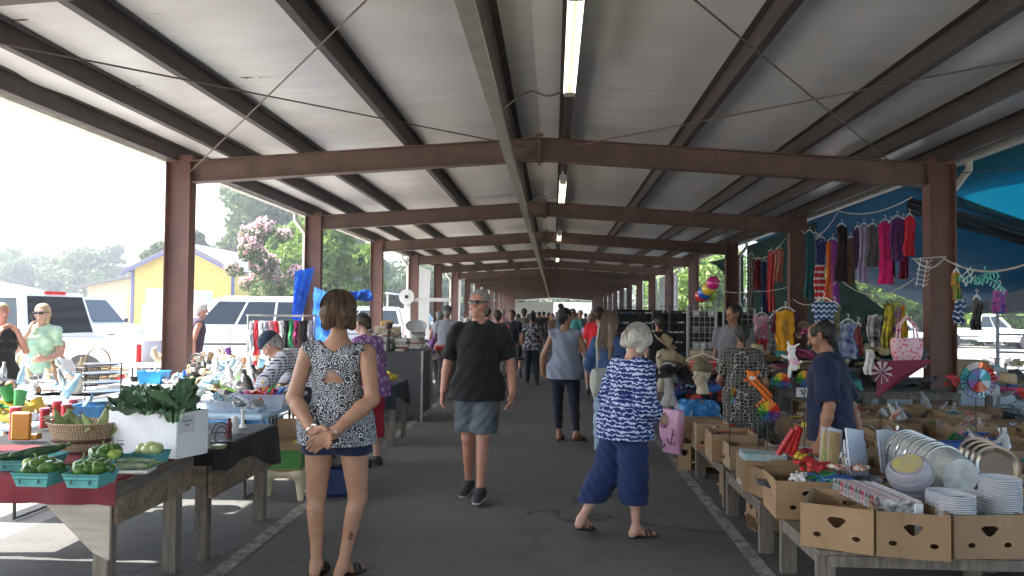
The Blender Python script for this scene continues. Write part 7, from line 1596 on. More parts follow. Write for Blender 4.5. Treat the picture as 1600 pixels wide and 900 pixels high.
for k in range(9):
    b = B(); a = PI + .5 * math.sin(k * 2.3) + (.6 if k > 5 else 0); L = .12 + .06 * (k % 3)
    b.grid(lambda u, v: (L * u * math.cos(a) + (v - .5) * .02 * math.sin(PI * min(1, u + .15)) * -math.sin(a), L * u * math.sin(a) + (v - .5) * .02 * math.cos(a) * math.sin(PI * min(1, u + .15)), .03 * math.sin(u * 2.4) - .13 * u * u * (k % 2 + .3)), 10, 2); b.make('leaf', HUSK, t, smooth=True)
# styrofoam box and greens
FOAM = mat('white_styrofoam', (.74, .76, .8), .7, var=.03, bump=.1, bscale=200)
pa, pb, pc = on(275, 718, TZ), on(168, 706, TZ), on(308, 700, TZ); rz = math.atan2((pa - pb).y, (pa - pb).x); W = (pa - pb).length; D = .25; H = .27
c0 = (pa + pb) / 2 + Vector((-math.sin(rz), math.cos(rz), 0)) * D / 2; sb = (c0.x, c0.y)
t = thing('foam_box', 'white foam box full of collard greens with a handwritten label', 'box', (c0.x, c0.y, TZ), rz); b = B()
b.box((0, 0, .015), (W - .01, D - .01, .03)); b.box((0, -D / 2 + .0125, H / 2), (W, .025, H), ch=.004); b.box((0, D / 2 - .0125, H / 2), (W, .025, H), ch=.004); b.box((-W / 2 + .0125, 0, H / 2 - .001), (.025, D - .052, H), ch=.004); b.box((W / 2 - .0125, 0, H / 2 - .001), (.025, D - .052, H), ch=.004); b.make('foam_shell', FOAM, t)
b = B()
for k in range(9): b.box((-W / 2 + .04 + (k % 2) * .002, -D / 2 - .0015, .05 + .006 * k), (.02, .001, .0025 + .002 * (k % 3 == 0)))
for k in range(6): b.box((-W / 2 + .075 + .012 * k, -D / 2 - .0015, .055), (.007, .001, .012)); b.box((-W / 2 + .075 + .012 * k, -D / 2 - .0015, .078), (.008, .001, .004))
b.make('stencilled_code', INK, t); b = B(); b.box((W / 2 + .002, -.05, H - .07), (.002, .12, .1)); l_ = b.make('paper_label', c_('card_white'), t); x = textmesh('fresh greens', .016, c_('ink_blue', (.05, .08, .4)), t, 'handwriting'); x.location = (W / 2 + .004, -.05, H - .05); x.rotation_euler = (PI / 2, 0, PI / 2); x = textmesh('10 lb', .016, c_('ink_blue'), t, 'handwriting'); x.location = (W / 2 + .004, -.05, H - .075); x.rotation_euler = (PI / 2, 0, PI / 2)
N = NT('collard_leaf'); z = N.n('TexNoise', Scale=22, Detail=4); N.l(N.coord(), z.inputs[0]); ob = N.n('NewGeometry'); N.col(N.mix(ob.outputs['Random Per Island'], N.ramp(z.outputs[0], [(.3, (.03, .08, .04)), (.7, (.065, .15, .07))]), (.1, .19, .1))); N.b.inputs['Roughness'].default_value = .45; GREENS = N.m
lc = c0 + Vector((0, 0, H))
for g_ in range(5):
    t = thing('collard_greens', ['bunch of collard greens at the left of the foam box', 'bunch of collard greens left of the middle of the foam box', 'bunch of collard greens in the middle of the foam box', 'bunch of collard greens right of the middle of the foam box', 'tall leaning bunch of collard greens at the right of the foam box'][g_], 'greens', (c0.x + math.cos(rz) * (-.2 + .1 * g_) * 1.0, c0.y + math.sin(rz) * (-.2 + .1 * g_), TZ + H - .06), 0, 'bunches of collard greens'); b = B()
    for k in range(17):
        a = rnd.uniform(0, 6.28); tl = rnd.uniform(.05, .8); L = rnd.uniform(.12, .2) + (.07 if g_ == 4 else 0) ; wd = rnd.uniform(.06, .085); y0 = rnd.uniform(-.11, .11); x0 = rnd.uniform(-.04, .04); ph = rnd.uniform(0, 6); cv = rnd.uniform(-.6, 1.4); tw = rnd.uniform(-.8, .8)
        def fn(u, v):
            e = v - .5; ww = wd * math.sin(PI * min(.96, u * .7 + .12)) ** .7; q = L * u; bend = tl + cv * u * .6
            lx = e * 2 * ww * math.cos(tw); out = q * math.sin(bend) ; up = q * math.cos(bend) + abs(e) * .03; rf = .016 * math.sin(u * 30 + ph) * abs(e) * 2 + .006 * math.sin(v * 20 + ph); out2 = out + e * 2 * ww * math.sin(tw) + rf
            return (x0 + out2 * math.cos(a) - lx * math.sin(a), y0 + out2 * math.sin(a) + lx * math.cos(a), up + rf)
        b.grid(fn, 12, 8)
    b.make('leaves', GREENS, t, smooth=True)
# red canisters and bits left
RC = c_('red_canister', (.45, .015, .03), rough=.4)
for i, (px, py, h) in enumerate(((53, 672, .13), (74, 660, .14), (88, 664, .13), (100, 652, .12), (4, 690, .2))):
    P = on(px, py, TZ); t = thing('red_canister', ['red canister left of the corn', 'tall red canister behind the corn', 'red canister right behind the corn', 'red canister farthest behind the corn', 'dark red canister at the left edge'][i], 'canister', (P.x, P.y + .12, TZ)); b = B(); b.cyl((0, 0, 0), (0, 0, h), .035, n=20); b.make('can', RC, t, smooth=40); b = B(); b.cyl((0, 0, h), (0, 0, h + .015), .037, n=20); b.make('lid', c_('pink_lid', (.6, .12, .16), rough=.3), t, smooth=40)
P = on(25, 690, TZ); b = B(); b.box((0, 0, .095), (.13, .03, .19), ch=.012); o = b.make('orange_board', c_('orange_board', (.55, .25, .03), rough=.4), loc=(P.x, P.y + .05, TZ), rz=.1); tag(o, 'rounded orange board standing at the left edge', 'board')
P = on(52, 686, TZ); b = B(); b.box((0, 0, .02), (.09, .06, .04), ch=.006); o = b.make('orange_box', c_('orange_board'), loc=(P.x, P.y, TZ)); tag(o, 'small orange box beside the orange board', 'box')
# black cloth table things
GL = mat('clear_glass', (.5, .52, .54), .08, alpha=.45, var=.05)
def onb(px, py): return on(px, py, TZ2)
P = onb(318, 700); t = thing('glass_mug', 'clear glass mug beside the foam box on the black cloth', 'mug', P); b = B(); b.lathe([(.04, 0), (.045, .01), (.042, .1), (.038, .1), (.038, .012), (.001, .012)], 24); b.make('glass', GL, t, smooth=40); b = B(); b.tube([(.042 + .03 * math.sin(a), 0, .05 + .03 * math.cos(a)) for a in np.linspace(0, PI, 9)], .006, 8); b.make('handle', GL, t, smooth=True)
P = onb(345, 692); t = thing('wire_ornament', 'black wire arch ornament on the black cloth', 'ornament', P, .3); b = B()
b.tube([(.07 * math.cos(a), 0, .01 + .13 * math.sin(a)) for a in np.linspace(0, PI, 14)], .004, 6); b.tube([(.045 * math.cos(a), .03, .01 + .1 * math.sin(a)) for a in np.linspace(0, PI, 14)], .004, 6); b.tube([(-.07, 0, .07), (.07, 0, .07)], .003, 5); b.tube([(.035 * math.cos(a), -.02, .04 + .035 * math.sin(a)) for a in np.linspace(0, 2 * PI, 15)[:-1]], .003, 5, closed=True); b.make('wire', BLACKP, t); b = B(); b.box((0, .01, .006), (.17, .09, .012), ch=.002); b.make('base', BLACKP, t)
P = onb(342, 700); b = B(); b.lathe([(.001, 0), (.045, 0), (.05, .02), (.046, .022), (.001, .018)], 24); o = b.make('glass_dish', c_('olive_glass', (.3, .32, .16), rough=.15), loc=P, smooth=40); tag(o, 'small olive glass dish before the wire ornament', 'dish')
P = onb(358, 684); b = B(); b.lathe([(.018, 0), (.02, .02), (.016, .06), (.022, .09), (.012, .12), (.016, .135), (.001, .14)], 16); o = b.make('pepper_mill', c_('mill_red_wood', (.2, .03, .03), rough=.3), loc=P, smooth=50); tag(o, 'dark red turned pepper mill on the black cloth', 'pepper mill')
P = onb(366, 678); b = B(); b.lathe([(.03, 0), (.034, .01), (.034, .1), (.025, .118), (.018, .13), (.001, .13)], 18); o = b.make('white_jar', WHITEP, loc=P, smooth=50); tag(o, 'white lidded jar beside the pepper mill', 'jar')
P = onb(379, 668); b = B(); b.lathe([(.035, 0), (.03, .012), (.013, .03), (.012, .12), (.02, .14), (.001, .14)], 16); o = b.make('white_candlestick', WHITEP, loc=P, smooth=50); tag(o, 'white candlestick at the far end of the black cloth', 'candlestick')
# pale blue folding table with tubs
def folding(label, x0, x1, y0, y1, z, m, grp='folding tables on the left', name='folding_table'):
    t = thing(name, label, 'table', (x0, y0, 0), 0, grp); W, D = x1 - x0, y1 - y0; b = B(); b.box((W / 2, D / 2, z - .02), (W, D, .04), ch=.012); b.make('tabletop', m, t)
    for x in (.18, W - .18): b = B(); b.tube([(x, .08, z - .04), (x, .1, .02), (x, D - .1, .02), (x, D - .08, z - .04)], .014, 8); b.tube([(x, .1, .35), (x + (.3 if x < W / 2 else -.3), D / 2, z - .04)], .01, 6); b.make('leg_frame', BLACKP, t)
    return t
BLUT = c_('pale_blue_plastic_top', (.38, .55, .7), rough=.4); WHT = c_('white_plastic_top', (.68, .7, .72), rough=.4)
folding('pale blue folding table behind the black cloth', -4.1, -2.48, 6.75, 7.6, .74, BLUT); folding('white folding table behind the pale blue one', -4.6, -2.75, 8.1, 8.9, .74, WHT); folding('white folding table beside the steel column', -6.3, -4.7, 7.6, 8.4, .74, WHT)
folding('white folding table with the black fan', -4.9, -3.1, 9.3, 10.1, .74, WHT); folding('white folding table near the clothes rail', -4.8, -2.9, 10.9, 11.7, .74, WHT); folding('white folding table beyond the column under the baskets', -6.9, -5.0, 8.9, 9.7, .74, WHT); folding('white folding table in front of the sport utility vehicle', -7.0, -5.1, 12.6, 13.4, .74, WHT); folding('farther white folding table under the clothes rail', -4.9, -3.2, 12.4, 13.2, .74, WHT)
CLP = mat('clear_tub_plastic', (.55, .62, .72), .2, alpha=.5, var=.05); BLP = mat('blue_tub_plastic', (.1, .35, .65), .25, alpha=.75, var=.05)
def tub(label, px, py, z, w, d, h, m, n, cols, kinds=('lump', 'ball', 'bottle', 'packet'), rz=0, loc=None, lid=False):
    P = loc or on(px, py, z); t = thing('plastic_tub', label, 'tub', (P[0], P[1] + d / 2, z), rz, 'plastic tubs on the left tables'); b = B()
    rr = lambda s_, zz, o=0: [(-w / 2 * s_ - o, -d / 2 * s_ - o, zz), (w / 2 * s_ + o, -d / 2 * s_ - o, zz), (w / 2 * s_ + o, d / 2 * s_ + o, zz), (-w / 2 * s_ - o, d / 2 * s_ + o, zz)]
    V = rr(.86, 0) + rr(.98, h) + rr(1., h, .012) + rr(1, h + .008, .012) + rr(.96, h + .006) + rr(.84, .006); F_ = [(3, 2, 1, 0), (20, 21, 22, 23)]
    for k in range(5): F_ += [(k * 4 + i, k * 4 + (i + 1) % 4, k * 4 + 4 + (i + 1) % 4, k * 4 + 4 + i) for i in range(4)]
    b.add(V, F_); b.make('tub', m, t)
    if n: scatter((P[0], P[1] + d / 2, z), w * .75, d * .75, n, list(kinds), cols, ' '.join(('in the ' + label).split()[:12]), rz, z0=.03, zh=h * .85, seed=px, sc=.75, flat=.9)
TOYC = [0, 1, 2, 3, 7, 12, 6, 4, 10]
tub('clear tub with a blue lid clip on the pale blue table', 345, 645, .74, .3, .22, .09, CLP, 9, [4, 9, 4, 13]); tub('wide clear tub of toys on the pale blue table', 402, 640, .74, .5, .36, .13, CLP, 22, TOYC); tub('clear tub of silver plates on the pale blue table', 378, 646, .74, .3, .2, .05, CLP, 8, [11, 9, 4])
tub('long clear tub of pale bags behind the toys', 365, 607, .74, .55, .35, .16, CLP, 14, [4, 9, 4, 9]); tub('clear tub of coloured toys beside the capped man', 428, 612, .74, .5, .35, .18, CLP, 26, TOYC); tub('clear tub of dolls nearest the capped man', 440, 628, .74, .3, .3, .15, CLP, 16, [0, 6, 12, 3, 14])
tub('translucent blue tub under the pale blue table', 385, 700, .01, .6, .45, .34, BLP, 8, [13, 4]); tub('second translucent blue tub under the pale blue table', 340, 705, .01, .55, .4, .34, BLP, 0, [13]); tub('green lidded tub behind the pale blue table', 352, 615, .74, .3, .2, .12, c_('lime_tub', (.2, .45, .08)), 0, [2]); tub('bright blue bin on the white table', 232, 600, .74, .3, .25, .14, c_('bright_blue_bin', (.02, .3, .7)), 5, [4, 4])
tub('blue plastic tub below the tiered wire stand', 142, 668, .74, .26, .2, .12, BLP, 3, [13], loc=(at(142, 640, 6.3).x, 6.2, .74)); folding('pale blue table below the tiered wire stand', -4.9, -3.95, 5.9, 6.7, .74, BLUT)
# scatter of small pale goods on white tables
WC = [4, 4, 9, 4, 11, 13, 14, 5, 10, 0]
for i, (x, y, w, d, n, lb, cc) in enumerate(((-3.4, 8.5, 1.2, .6, 34, 'on the white table behind the pale blue one', WC), (-5.5, 8.0, 1.4, .6, 26, 'on the white table beside the steel column', WC), (-4.0, 9.7, 1.5, .6, 34, 'on the table with the black fan', WC), (-3.9, 11.3, 1.6, .6, 34, 'on the table near the clothes rail', WC), (-6.0, 9.3, 1.6, .6, 30, 'on the table under the baskets', WC + [14, 14]), (-6.0, 13, 1.6, .6, 24, 'on the table before the sport utility vehicle', [14, 10, 14, 4, 12]), (-4.0, 12.8, 1.4, .6, 22, 'on the far table under the clothes rail', WC), (-4.4, 6.3, .7, .5, 12, 'below the tiered wire stand', [4, 5, 2, 3]))):
    scatter((x, y, .745), w, d, int(n * 1.5), ['carton', 'bottle', 'cup', 'lump', 'card', 'ball', 'tool'], cc, lb, zh=.14, seed=200 + i, sc=1.25, flat=.5)
# tiered wire stand, baskets, fan, bottle
t = thing('wire_stand', 'tiered black wire stand of silver trays behind the wicker basket', 'stand', (at(160, 640, 6.4).x, 6.4, .74)); b = B()
for x in (-.15, .15):
    b.tube([(x, 0, .12), (x, 0, .46)], .006, 6); b.tube([(x - .05, -.05, .0), (x, 0, .12), (x + .05, .05, .0)], .006, 6)
b.make('frame', BLACKP, t)
for k in range(5): b = B(); b.lathe([(.001, 0), (.12, 0), (.15, .015), (.146, .017), (.118, .004), (.001, .004)], 28, c=(0, 0, .14 + .075 * k)); b.make('tray', c_('dark_silver', (.3, .31, .33), rough=.3, metal=.7), t, smooth=40)
def hbasket(label, P, w, h, m, handle=True):
    t = thing('handled_basket', label, 'basket', P); b = B()
    for k in range(6): z = h * k / 5; r_ = w / 2 * (.75 + .25 * k / 5); b.tube([(r_ * math.cos(a), r_ * .7 * math.sin(a), z) for a in np.linspace(0, 2 * PI, 21)[:-1]], .006, 5, closed=True)
    for a in np.linspace(0, 2 * PI, 25)[:-1]: b.tube([(w / 2 * .75 * math.cos(a), w * .35 * .75 * math.sin(a), 0), (w / 2 * math.cos(a), w * .35 * math.sin(a), h)], .006, 4)
    b.lathe([(.001, .003), (w / 2 * .76, .003), (w / 2 * .76, .009), (.001, .009)], 20, sy=.7); b.make('woven_body', m, t)
    if handle: b = B(); b.tube([(w / 2 * math.cos(a), 0, h + w * .62 * math.sin(a)) for a in np.linspace(0, PI, 14)], .01, 6); b.make('handle', m, t, smooth=True)
WD = c_('brown_wicker', (.22, .14, .07)); P = at(152, 592, 8.9); hbasket('brown wicker basket with a tall hoop handle', (P.x, P.y, .85), .3, .16, WD); P = at(138, 590, 8.5); hbasket('black lattice basket left of the hoop handled one', (P.x, P.y, .8), .26, .2, BLACKP, False); P = at(168, 590, 9.1); hbasket('pale shallow wicker basket right of the hoop handled one', (P.x, P.y, .85), .34, .1, c_('pale_wicker', (.5, .4, .26)), False)
t = thing('desk_fan', 'round black desk fan on the white table', 'fan', (at(313, 570, 9.8).x, 9.8, .745), -.5); t0 = t; b = B(); b.tube([(.15 * math.cos(a), -.05, .2 + .15 * math.sin(a)) for a in np.linspace(0, 2 * PI, 33)[:-1]], .012, 6, closed=True)
for r_ in (.04, .07, .1, .125): b.tube([(r_ * math.cos(a), -.07, .2 + r_ * math.sin(a)) for a in np.linspace(0, 2 * PI, 25)[:-1]], .0025, 4, closed=True)
for a in np.linspace(0, 2 * PI, 13)[:-1]: b.tube([(0, -.075, .2), (.15 * math.cos(a), -.055, .2 + .15 * math.sin(a))], .0025, 4)
b.tube([(.15 * math.cos(a), .03, .2 + .15 * math.sin(a)) for a in np.linspace(0, 2 * PI, 33)[:-1]], .008, 6, closed=True); b.make('cage', BLACKP, t); b = B(); b.cyl((0, .06, .2), (0, -.03, .2), .045, n=16)
b.make('motor', BLACKP, t); b = B()
for k in range(4): a = k * PI / 2; b.add([(0, -.02, .2), (.12 * math.cos(a), -.04, .2 + .12 * math.sin(a)), (.12 * math.cos(a + .8), -.01, .2 + .12 * math.sin(a + .8))], [(0, 1, 2)])
b.make('blades', c_('i_silver'), t, solid=.002); b = B(); b.cyl((0, 0, 0), (0, 0, .02), .08, n=20); b.cyl((0, 0, .02), (0, 0, .1), .02, n=8); b.make('base', BLACKP, t)
P = at(288, 585, 8.3); b = B(); b.lathe([(.03, 0), (.032, .02), (.032, .17), (.018, .2), (.02, .21), (.02, .25), (.001, .25)], 16); o = b.make('spray_bottle', c_('spray_blue', (.03, .15, .6), rough=.3), smooth=50, loc=(P.x, P.y, .745)); tag(o, 'blue and white spray can beside the greens', 'bottle')
P = at(121, 600, 8.2); folding('small table holding the milk jug', P.x - .4, P.x + .3, 8.0, 8.5, .74, WHT); b = B(); b.lathe([(.05, 0), (.055, .02), (.055, .13), (.02, .19), (.02, .21), (.001, .212)], 18); o = b.make('milk_jug', c_('milky_plastic', (.6, .55, .45), rough=.3), smooth=50, loc=(P.x, P.y, .745)); tag(o, 'milky plastic jug with an orange label beyond the red canisters', 'jug')
# stool with green box
P = on(437, 785, 0); t = thing('step_stool', 'beige plastic step stool beside the paisley woman', 'stool', (P.x, P.y + .12, 0), .15); f = F(.009); BEI = c_('beige_plastic', (.55, .47, .33), rough=.4); w_, d_, h_ = .34, .25, .27
for sx in (-1, 1):
    for sy in (-1, 1): f.c((sx * w_ * .46, sy * d_ * .46, .02), (sx * w_ * .38, sy * d_ * .38, h_ - .03), .026, .034, bl=.05)
for sx in (-1, 1): f.c((sx * w_ * .38, -d_ * .38, h_ - .04), (sx * w_ * .38, d_ * .38, h_ - .04), .03, bl=.05)
for sy in (-1, 1): f.c((-w_ * .38, sy * d_ * .38, h_ - .04), (w_ * .38, sy * d_ * .38, h_ - .04), .03, bl=.05)
for q in (-.06, 0, .06): f.c((-w_ * .36, q, h_ - .02), (w_ * .36, q, h_ - .02), .022, bl=.03)
f.cut((0, 0, h_), (0, 0, 1)); f.cut((0, 0, 0), (0, 0, -1)); f.make('seat_and_legs', BEI, t)
t = thing('cardboard_box', 'open brown and green cardboard box on the beige stool', 'box', (P.x - .01, P.y + .13, .272), .1); b = B(); b.box((0, 0, .005), (.33, .24, .008)); b.box((0, -.12, .14), (.33, .006, .28)); b.box((0, .12, .14), (.33, .006, .28)); b.box((-.163, 0, .14), (.006, .234, .28)); b.box((.163, 0, .14), (.006, .234, .28)); b.make('carton', cardboard(0), t)
b = B(); b.bx(-.16, .16, -.1262, -.1235, .01, .17); b.bx(.1665, .169, -.11, .11, .01, .17); b.make('green_print_band', c_('box_green', (.05, .2, .04)), t); b = B(); b.box((.03, -.19, .29), (.3, .14, .005), rot=(R(-25), 0, 0)); b.make('flap', cardboard(0), t); b = B(); b.box((.05, .13, .33), (.3, .005, .16), rot=(R(-15), 0, 0)); b.make('flap', cardboard(1), t); b = B(); b.box((.12, -.1275, .24), (.03, .002, .03)); b.make('yellow_sticker', c_('toy_yellow'), t)
P = on(528, 785, 0); t = thing('storage_bin', 'dark blue storage bin behind the legs of the paisley woman', 'bin', (P.x - .05, P.y + .3, 0), .1); b = B(); b.box((0, 0, .14), (.36, .3, .27), ch=.03); b.make('tub', c_('dark_blue_plastic', (.01, .03, .12), rough=.35), t); b = B(); b.box((0, 0, .285), (.39, .33, .03), ch=.01); b.make('lid', BLACKP, t)
P = on(484, 780, 0); o = bpy.data.objects.new('plastic_bag', itm('lump', 4)); COL.objects.link(o); o.location = (P.x, P.y + .1, .05); o.rotation_euler = (.6, .3, 0); tag(o, 'small white plastic bag on the ground beside the stool', 'bag')
# dark table, counter with books
t = low_table('small wooden table with a black cloth behind the paisley woman', -3.1, -1.92, 9.7, 10.5, .74, 2, .07, grp='weathered wooden tables'); draped(('black cloth over the small table with yellow toys', 'table_cloth'), -3.1, -1.92, 9.7, 10.5, .743, .3, lambda v: .14 + .2 * v, cloth('blue_black_cloth', (.012, .016, .028)), 4)
scatter((-2.3, 10.05, .78), .5, .4, 9, ['lump', 'ball'], [0, 3, 3, 2, 0], 'on the small black clothed table', zh=.05, seed=301, sc=1.4)
MAH = c_('mahogany_panel', (.12, .03, .03), rough=.5); DG = c_('dark_grey_panel', (.05, .05, .055), rough=.5)
t = thing('display_counter', 'dark counter with a reddish front panel under the piles of books', 'counter', (-3.9, 11.9, 0)); b = B(); b.bx(0, 1.95, 0, .9, .98, 1.05); b.make('countertop', DG, t); b = B(); b.bx(.0, 1.35, .02, .05, .05, .98); b.make('front_panel', MAH, t); b = B(); b.bx(1.36, 1.93, .0, .03, .1, .979); b.bx(1.9, 1.93, .04, .9, .1, .979); b.make('side_panel', DG, t); b = B(); b.bx(1.93, 1.96, -.02, .01, .0, 1.06); b.make('corner_post', c_('i_silver'), t); b = B(); b.bx(1.93, 1.96, .87, .9, .0, 1.06); b.make('corner_post', c_('i_silver'), t); b = B(); b.bx(.05, 1.9, .06, .85, .28, .31); b.make('shelf', DG, t)
BK = [c_('book_%d' % i, c, rough=.5) for i, c in enumerate(((.5, .48, .42), (.1, .1, .12), (.35, .33, .3), (.2, .15, .12), (.06, .08, .14), (.3, .08, .06), (.45, .42, .32)))]; PAGE = c_('book_pages', (.55, .52, .45))
BKM = {}
for s_ in range(13):
    x = -3.0 + (s_ % 5) * .23 + rnd.uniform(-.02, .02); y = 12.05 + (s_ // 5) * .26; z = 1.052
    for k in range(rnd.randint(5, 9)):
        ci = rnd.randrange(7); h = rnd.choice((.02, .03, .04))
        if (ci, h) not in BKM:
            b = B(); b.box((0, 0, h / 2 - .0015 - h * .42), (.2, .14, .003)); b.box((0, 0, h * .92), (.2, .14, .003)); b.box((-.099, 0, h / 2), (.003, .14, h * .9)); b.box((.0, 0, h / 2), (.19, .13, h * .8), 1); o = b.make('book', [BK[ci], PAGE]); BKM[(ci, h)] = o.data; bpy.data.objects.remove(o)
        o = bpy.data.objects.new('book', BKM[(ci, h)]); COL.objects.link(o); o.location = (x, y, z); o.rotation_euler = (0, 0, rnd.uniform(-.3, .3) + (PI / 2 if rnd.random() < .6 else 0)); z += h + .001; tag(o, ('cream', 'black', 'grey', 'brown', 'navy', 'red', 'tan')[ci] + ' book in the piles on the dark counter', 'book', 'piles of books')
P = at(605, 525, 13.2); folding('table holding the tan cabinet behind the books', -3.8, -2.2, 12.95, 13.6, 1.0, DG); t = thing('small_cabinet', 'tan fronted box cabinet behind the books', 'cabinet', (P.x, 13.25, 1.0), .15); b = B(); b.box((0, 0, .2), (.42, .3, .4), ch=.005); b.make('case', c_('pale_case', (.55, .5, .42)), t); b = B(); b.box((.02, -.153, .2), (.34, .006, .34)); b.make('front_panel', c_('tan_panel', (.42, .3, .16)), t); b = B(); b.box((-.02, 0, .45), (.2, .15, .09), ch=.02); o = b.make('tan_bag', c_('tan_leather', (.45, .26, .1)), loc=(P.x, 13.25, 1.0)); tag(o, 'small tan leather bag on top of the tan cabinet', 'bag')
P = at(650, 512, 13.6); b = B(); b.lathe([(.001, 0), (.1, .01), (.13, .03), (.14, .05), (.13, .053), (.11, .025), (.001, .015)], 28, sx=1.3); o = b.make('white_toilet_seat_dish', c_('grey_white_shell', (.45, .46, .48)), loc=P, rot=(R(50), 0, .2)); o.name = 'shallow_dish'; tag(o, 'pale grey oval dish leaning behind the books', 'dish')
scatter((-2.6, 13.3, 1.0), .9, .5, 16, ['carton', 'lump', 'bottle', 'tool'], [4, 5, 15, 0, 10, 4], 'behind the piles of books', zh=.12, seed=302, sc=1.4)
# dark sculpture + tables receding down the left of the aisle
P = at(606, 545, 11.9); b = B(); b.tube([(0, 0, -.1), (0, 0, .12), (.02, 0, .22)], [.04, .02, .03], 8); b.ball((.01, 0, .28), .055, 12); o = b.make('dark_carving', c_('dark_carved_wood', (.04, .025, .018)), smooth=60, loc=P); o.location.z = 1.15; tag(o, 'dark carved figure standing beside the book piles', 'carving')
gd = ['first', 'second', 'third', 'fourth', 'fifth', 'sixth', 'seventh']
for i, y in enumerate((14.2, 16.6, 19.2, 22, 25, 28.5, 32)):
    low_table('wooden table %s beyond the books along the left of the aisle' % gd[i], -3.7, -2.15, y, y + 1.9, .78, 2); scatter((-2.9, y + .95, .79), 1.3, 1.6, 26 - 2 * i, ['carton', 'lump', 'bottle', 'packet', 'tool', 'loop'], [4, 5, 15, 0, 10, 14, 4, 11, 12, 3, 1], 'on the %s table beyond the books' % gd[i], zh=.2, seed=310 + i, sc=1.7)
    if i: low_table('wooden table %s beyond the sunglasses racks along the right of the aisle' % gd[i], 1.6, 3.2, y - 1, y + .9, .78, 2); scatter((2.4, y, .79), 1.3, 1.6, 22 - 2 * i, ['carton', 'lump', 'packet', 'loop'], [5, 15, 0, 10, 14, 4, 12, 3, 1], 'on the %s right table beyond the racks' % gd[i], zh=.3, seed=330 + i, sc=1.8)
P = at(693, 535, 14.3); b = B(); o = bpy.data.objects.new('red_flower_bunch', itm('lump', 0)); COL.objects.link(o); o.location = (P.x, 14.6, .98); o.scale = (2, 1.6, 2); tag(o, 'bunch of dark red cloth flowers at the aisle end of the left tables', 'flowers')
for k, (px, Y, h) in enumerate(((655, 24, .5), (668, 26, .35))): pass
# clothes rail
t = thing('clothes_rail', 'chrome clothes rail left of the capped man', 'clothes rail', (at(388, 480, 11.2).x, 11.2, 0)); x1 = at(492, 480, 11.2).x - t.location.x; b = B()
for x in (0, x1): b.cyl((x, 0, .02), (x, 0, 1.57), .014, n=8); b.cyl((x, -.25, .02), (x, .25, .02), .014, n=8)
b.cyl((-.03, 0, 1.57), (x1 + .03, 0, 1.57), .014, n=8); b.make('frame', CHROME, t)
cl = [('white and grey print scarf', g2('grey_white_print', (.6, .6, .62), (.25, .25, .3), 25)), ('red scarf', cloth('scarf_red', (.55, .03, .05))), ('white lace top', cloth('white_cotton')), ('blue grey print scarf', g2('bluegrey_print', (.5, .52, .6), (.2, .2, .3), 30)), ('pink and white scarf', g2('pinkwhite_print', (.6, .5, .52), (.5, .1, .15), 22)), ('red sleeve shirt', cloth('scarf_red2', (.6, .04, .06))), ('white shirt', cloth('white_cotton')), ('black top', BLACKC), ('green top', cloth('kelly_green', (.04, .25, .1))), ('pink black top', g2('pink_black', (.02, .02, .02), (.5, .05, .2), 8)), ('dark brown jacket', cloth('dark_brown', (.06, .04, .03))), ('black jacket', BLACKC), ('navy checked shirt', PLAID)]
for i, (n_, m_) in enumerate(cl): garment('%s on the clothes rail' % n_, 394 + i * 7.6, 500, (548 if i < 6 else 540) + (i * 7) % 9, 9, 11.2, 'long', m_, 'hanging_garment', 'garment', 'clothes on the left rail', rz=1.0, hang=False)
# blue tarps left
BB = tarpm('bright_royal_blue_tarp', (.03, .16, .5), .4)
def vt(label, pts, Y, m, seed): a, b_, c, d = [at(px, py, yy) for (px, py), yy in zip(pts, Y)]; tarp(label, a, b_, c, d, m, 0, seed=seed, wr=.045)
vt('bright blue tarpaulin tied to the second left column', ((461, 424), (491, 418), (456, 497), (470, 505)), (16.3, 16.5, 16.3, 16.5), BB, 1); vt('bright blue tarpaulin hanging behind the paisley woman', ((490, 448), (524, 462), (490, 560), (552, 560)), (16.2, 15.6, 16.2, 15.2), BB, 2); vt('bright blue canopy flap left of the third left column', ((520, 462), (578, 452), (528, 470), (584, 470)), (15.4, 19.5, 14.2, 17.8), BB, 3)
# white post with reel, bin, stroller
P = at(637, 464, 22); t = thing('reel_post', 'white post with a round reel and a side arm between the left columns', 'post', (P.x, 22, 0)); b = B(); b.bx(-.09, .09, -.05, .05, 0, P.z + .1); b.make('post', WHITEP, t); b = B(); b.bx(.1, 1.2, -.06, -.03, P.z - .12, P.z - .02); b.make('arm', WHITEP, t)
b = B(); b.cyl((0, -.16, P.z), (0, -.06, P.z), .21, n=28); b.make('reel', WHITEP, t, smooth=40); b = B(); b.cyl((0, -.18, P.z), (0, -.162, P.z), .05, n=16); b.make('hub', BLACKP, t)
P = on(833, 584, 0); t = thing('trash_bin', 'blue grey plastic trash bin in the middle of the aisle', 'trash bin', (P.x, P.y, 0)); b = B(); b.lathe([(.19, 0), (.2, .02), (.235, .68), (.26, .685), (.26, .76), (.235, .76), (.19, .04), (.001, .04)], 4); b.make('body', c_('bluegrey_plastic', (.1, .15, .19), rough=.5), t, rz=PI / 4); b = B(); b.lathe([(.255, .76), (.245, .8), (.001, .82)], 4); b.make('lid', c_('bluegrey_plastic'), t, rz=PI / 4)
P = at(806, 555, 20); t = thing('baby_stroller', 'dark folding baby stroller beside the floral top', 'stroller', (P.x, 20, 0), .3); b = B()
for s_ in (-.2, .2): b.tube([(s_, .35, 1.0), (s_, .1, .6), (s_, -.35, .12)], .012, 6); b.tube([(s_, -.2, .7), (s_, .3, .1)], .012, 6)
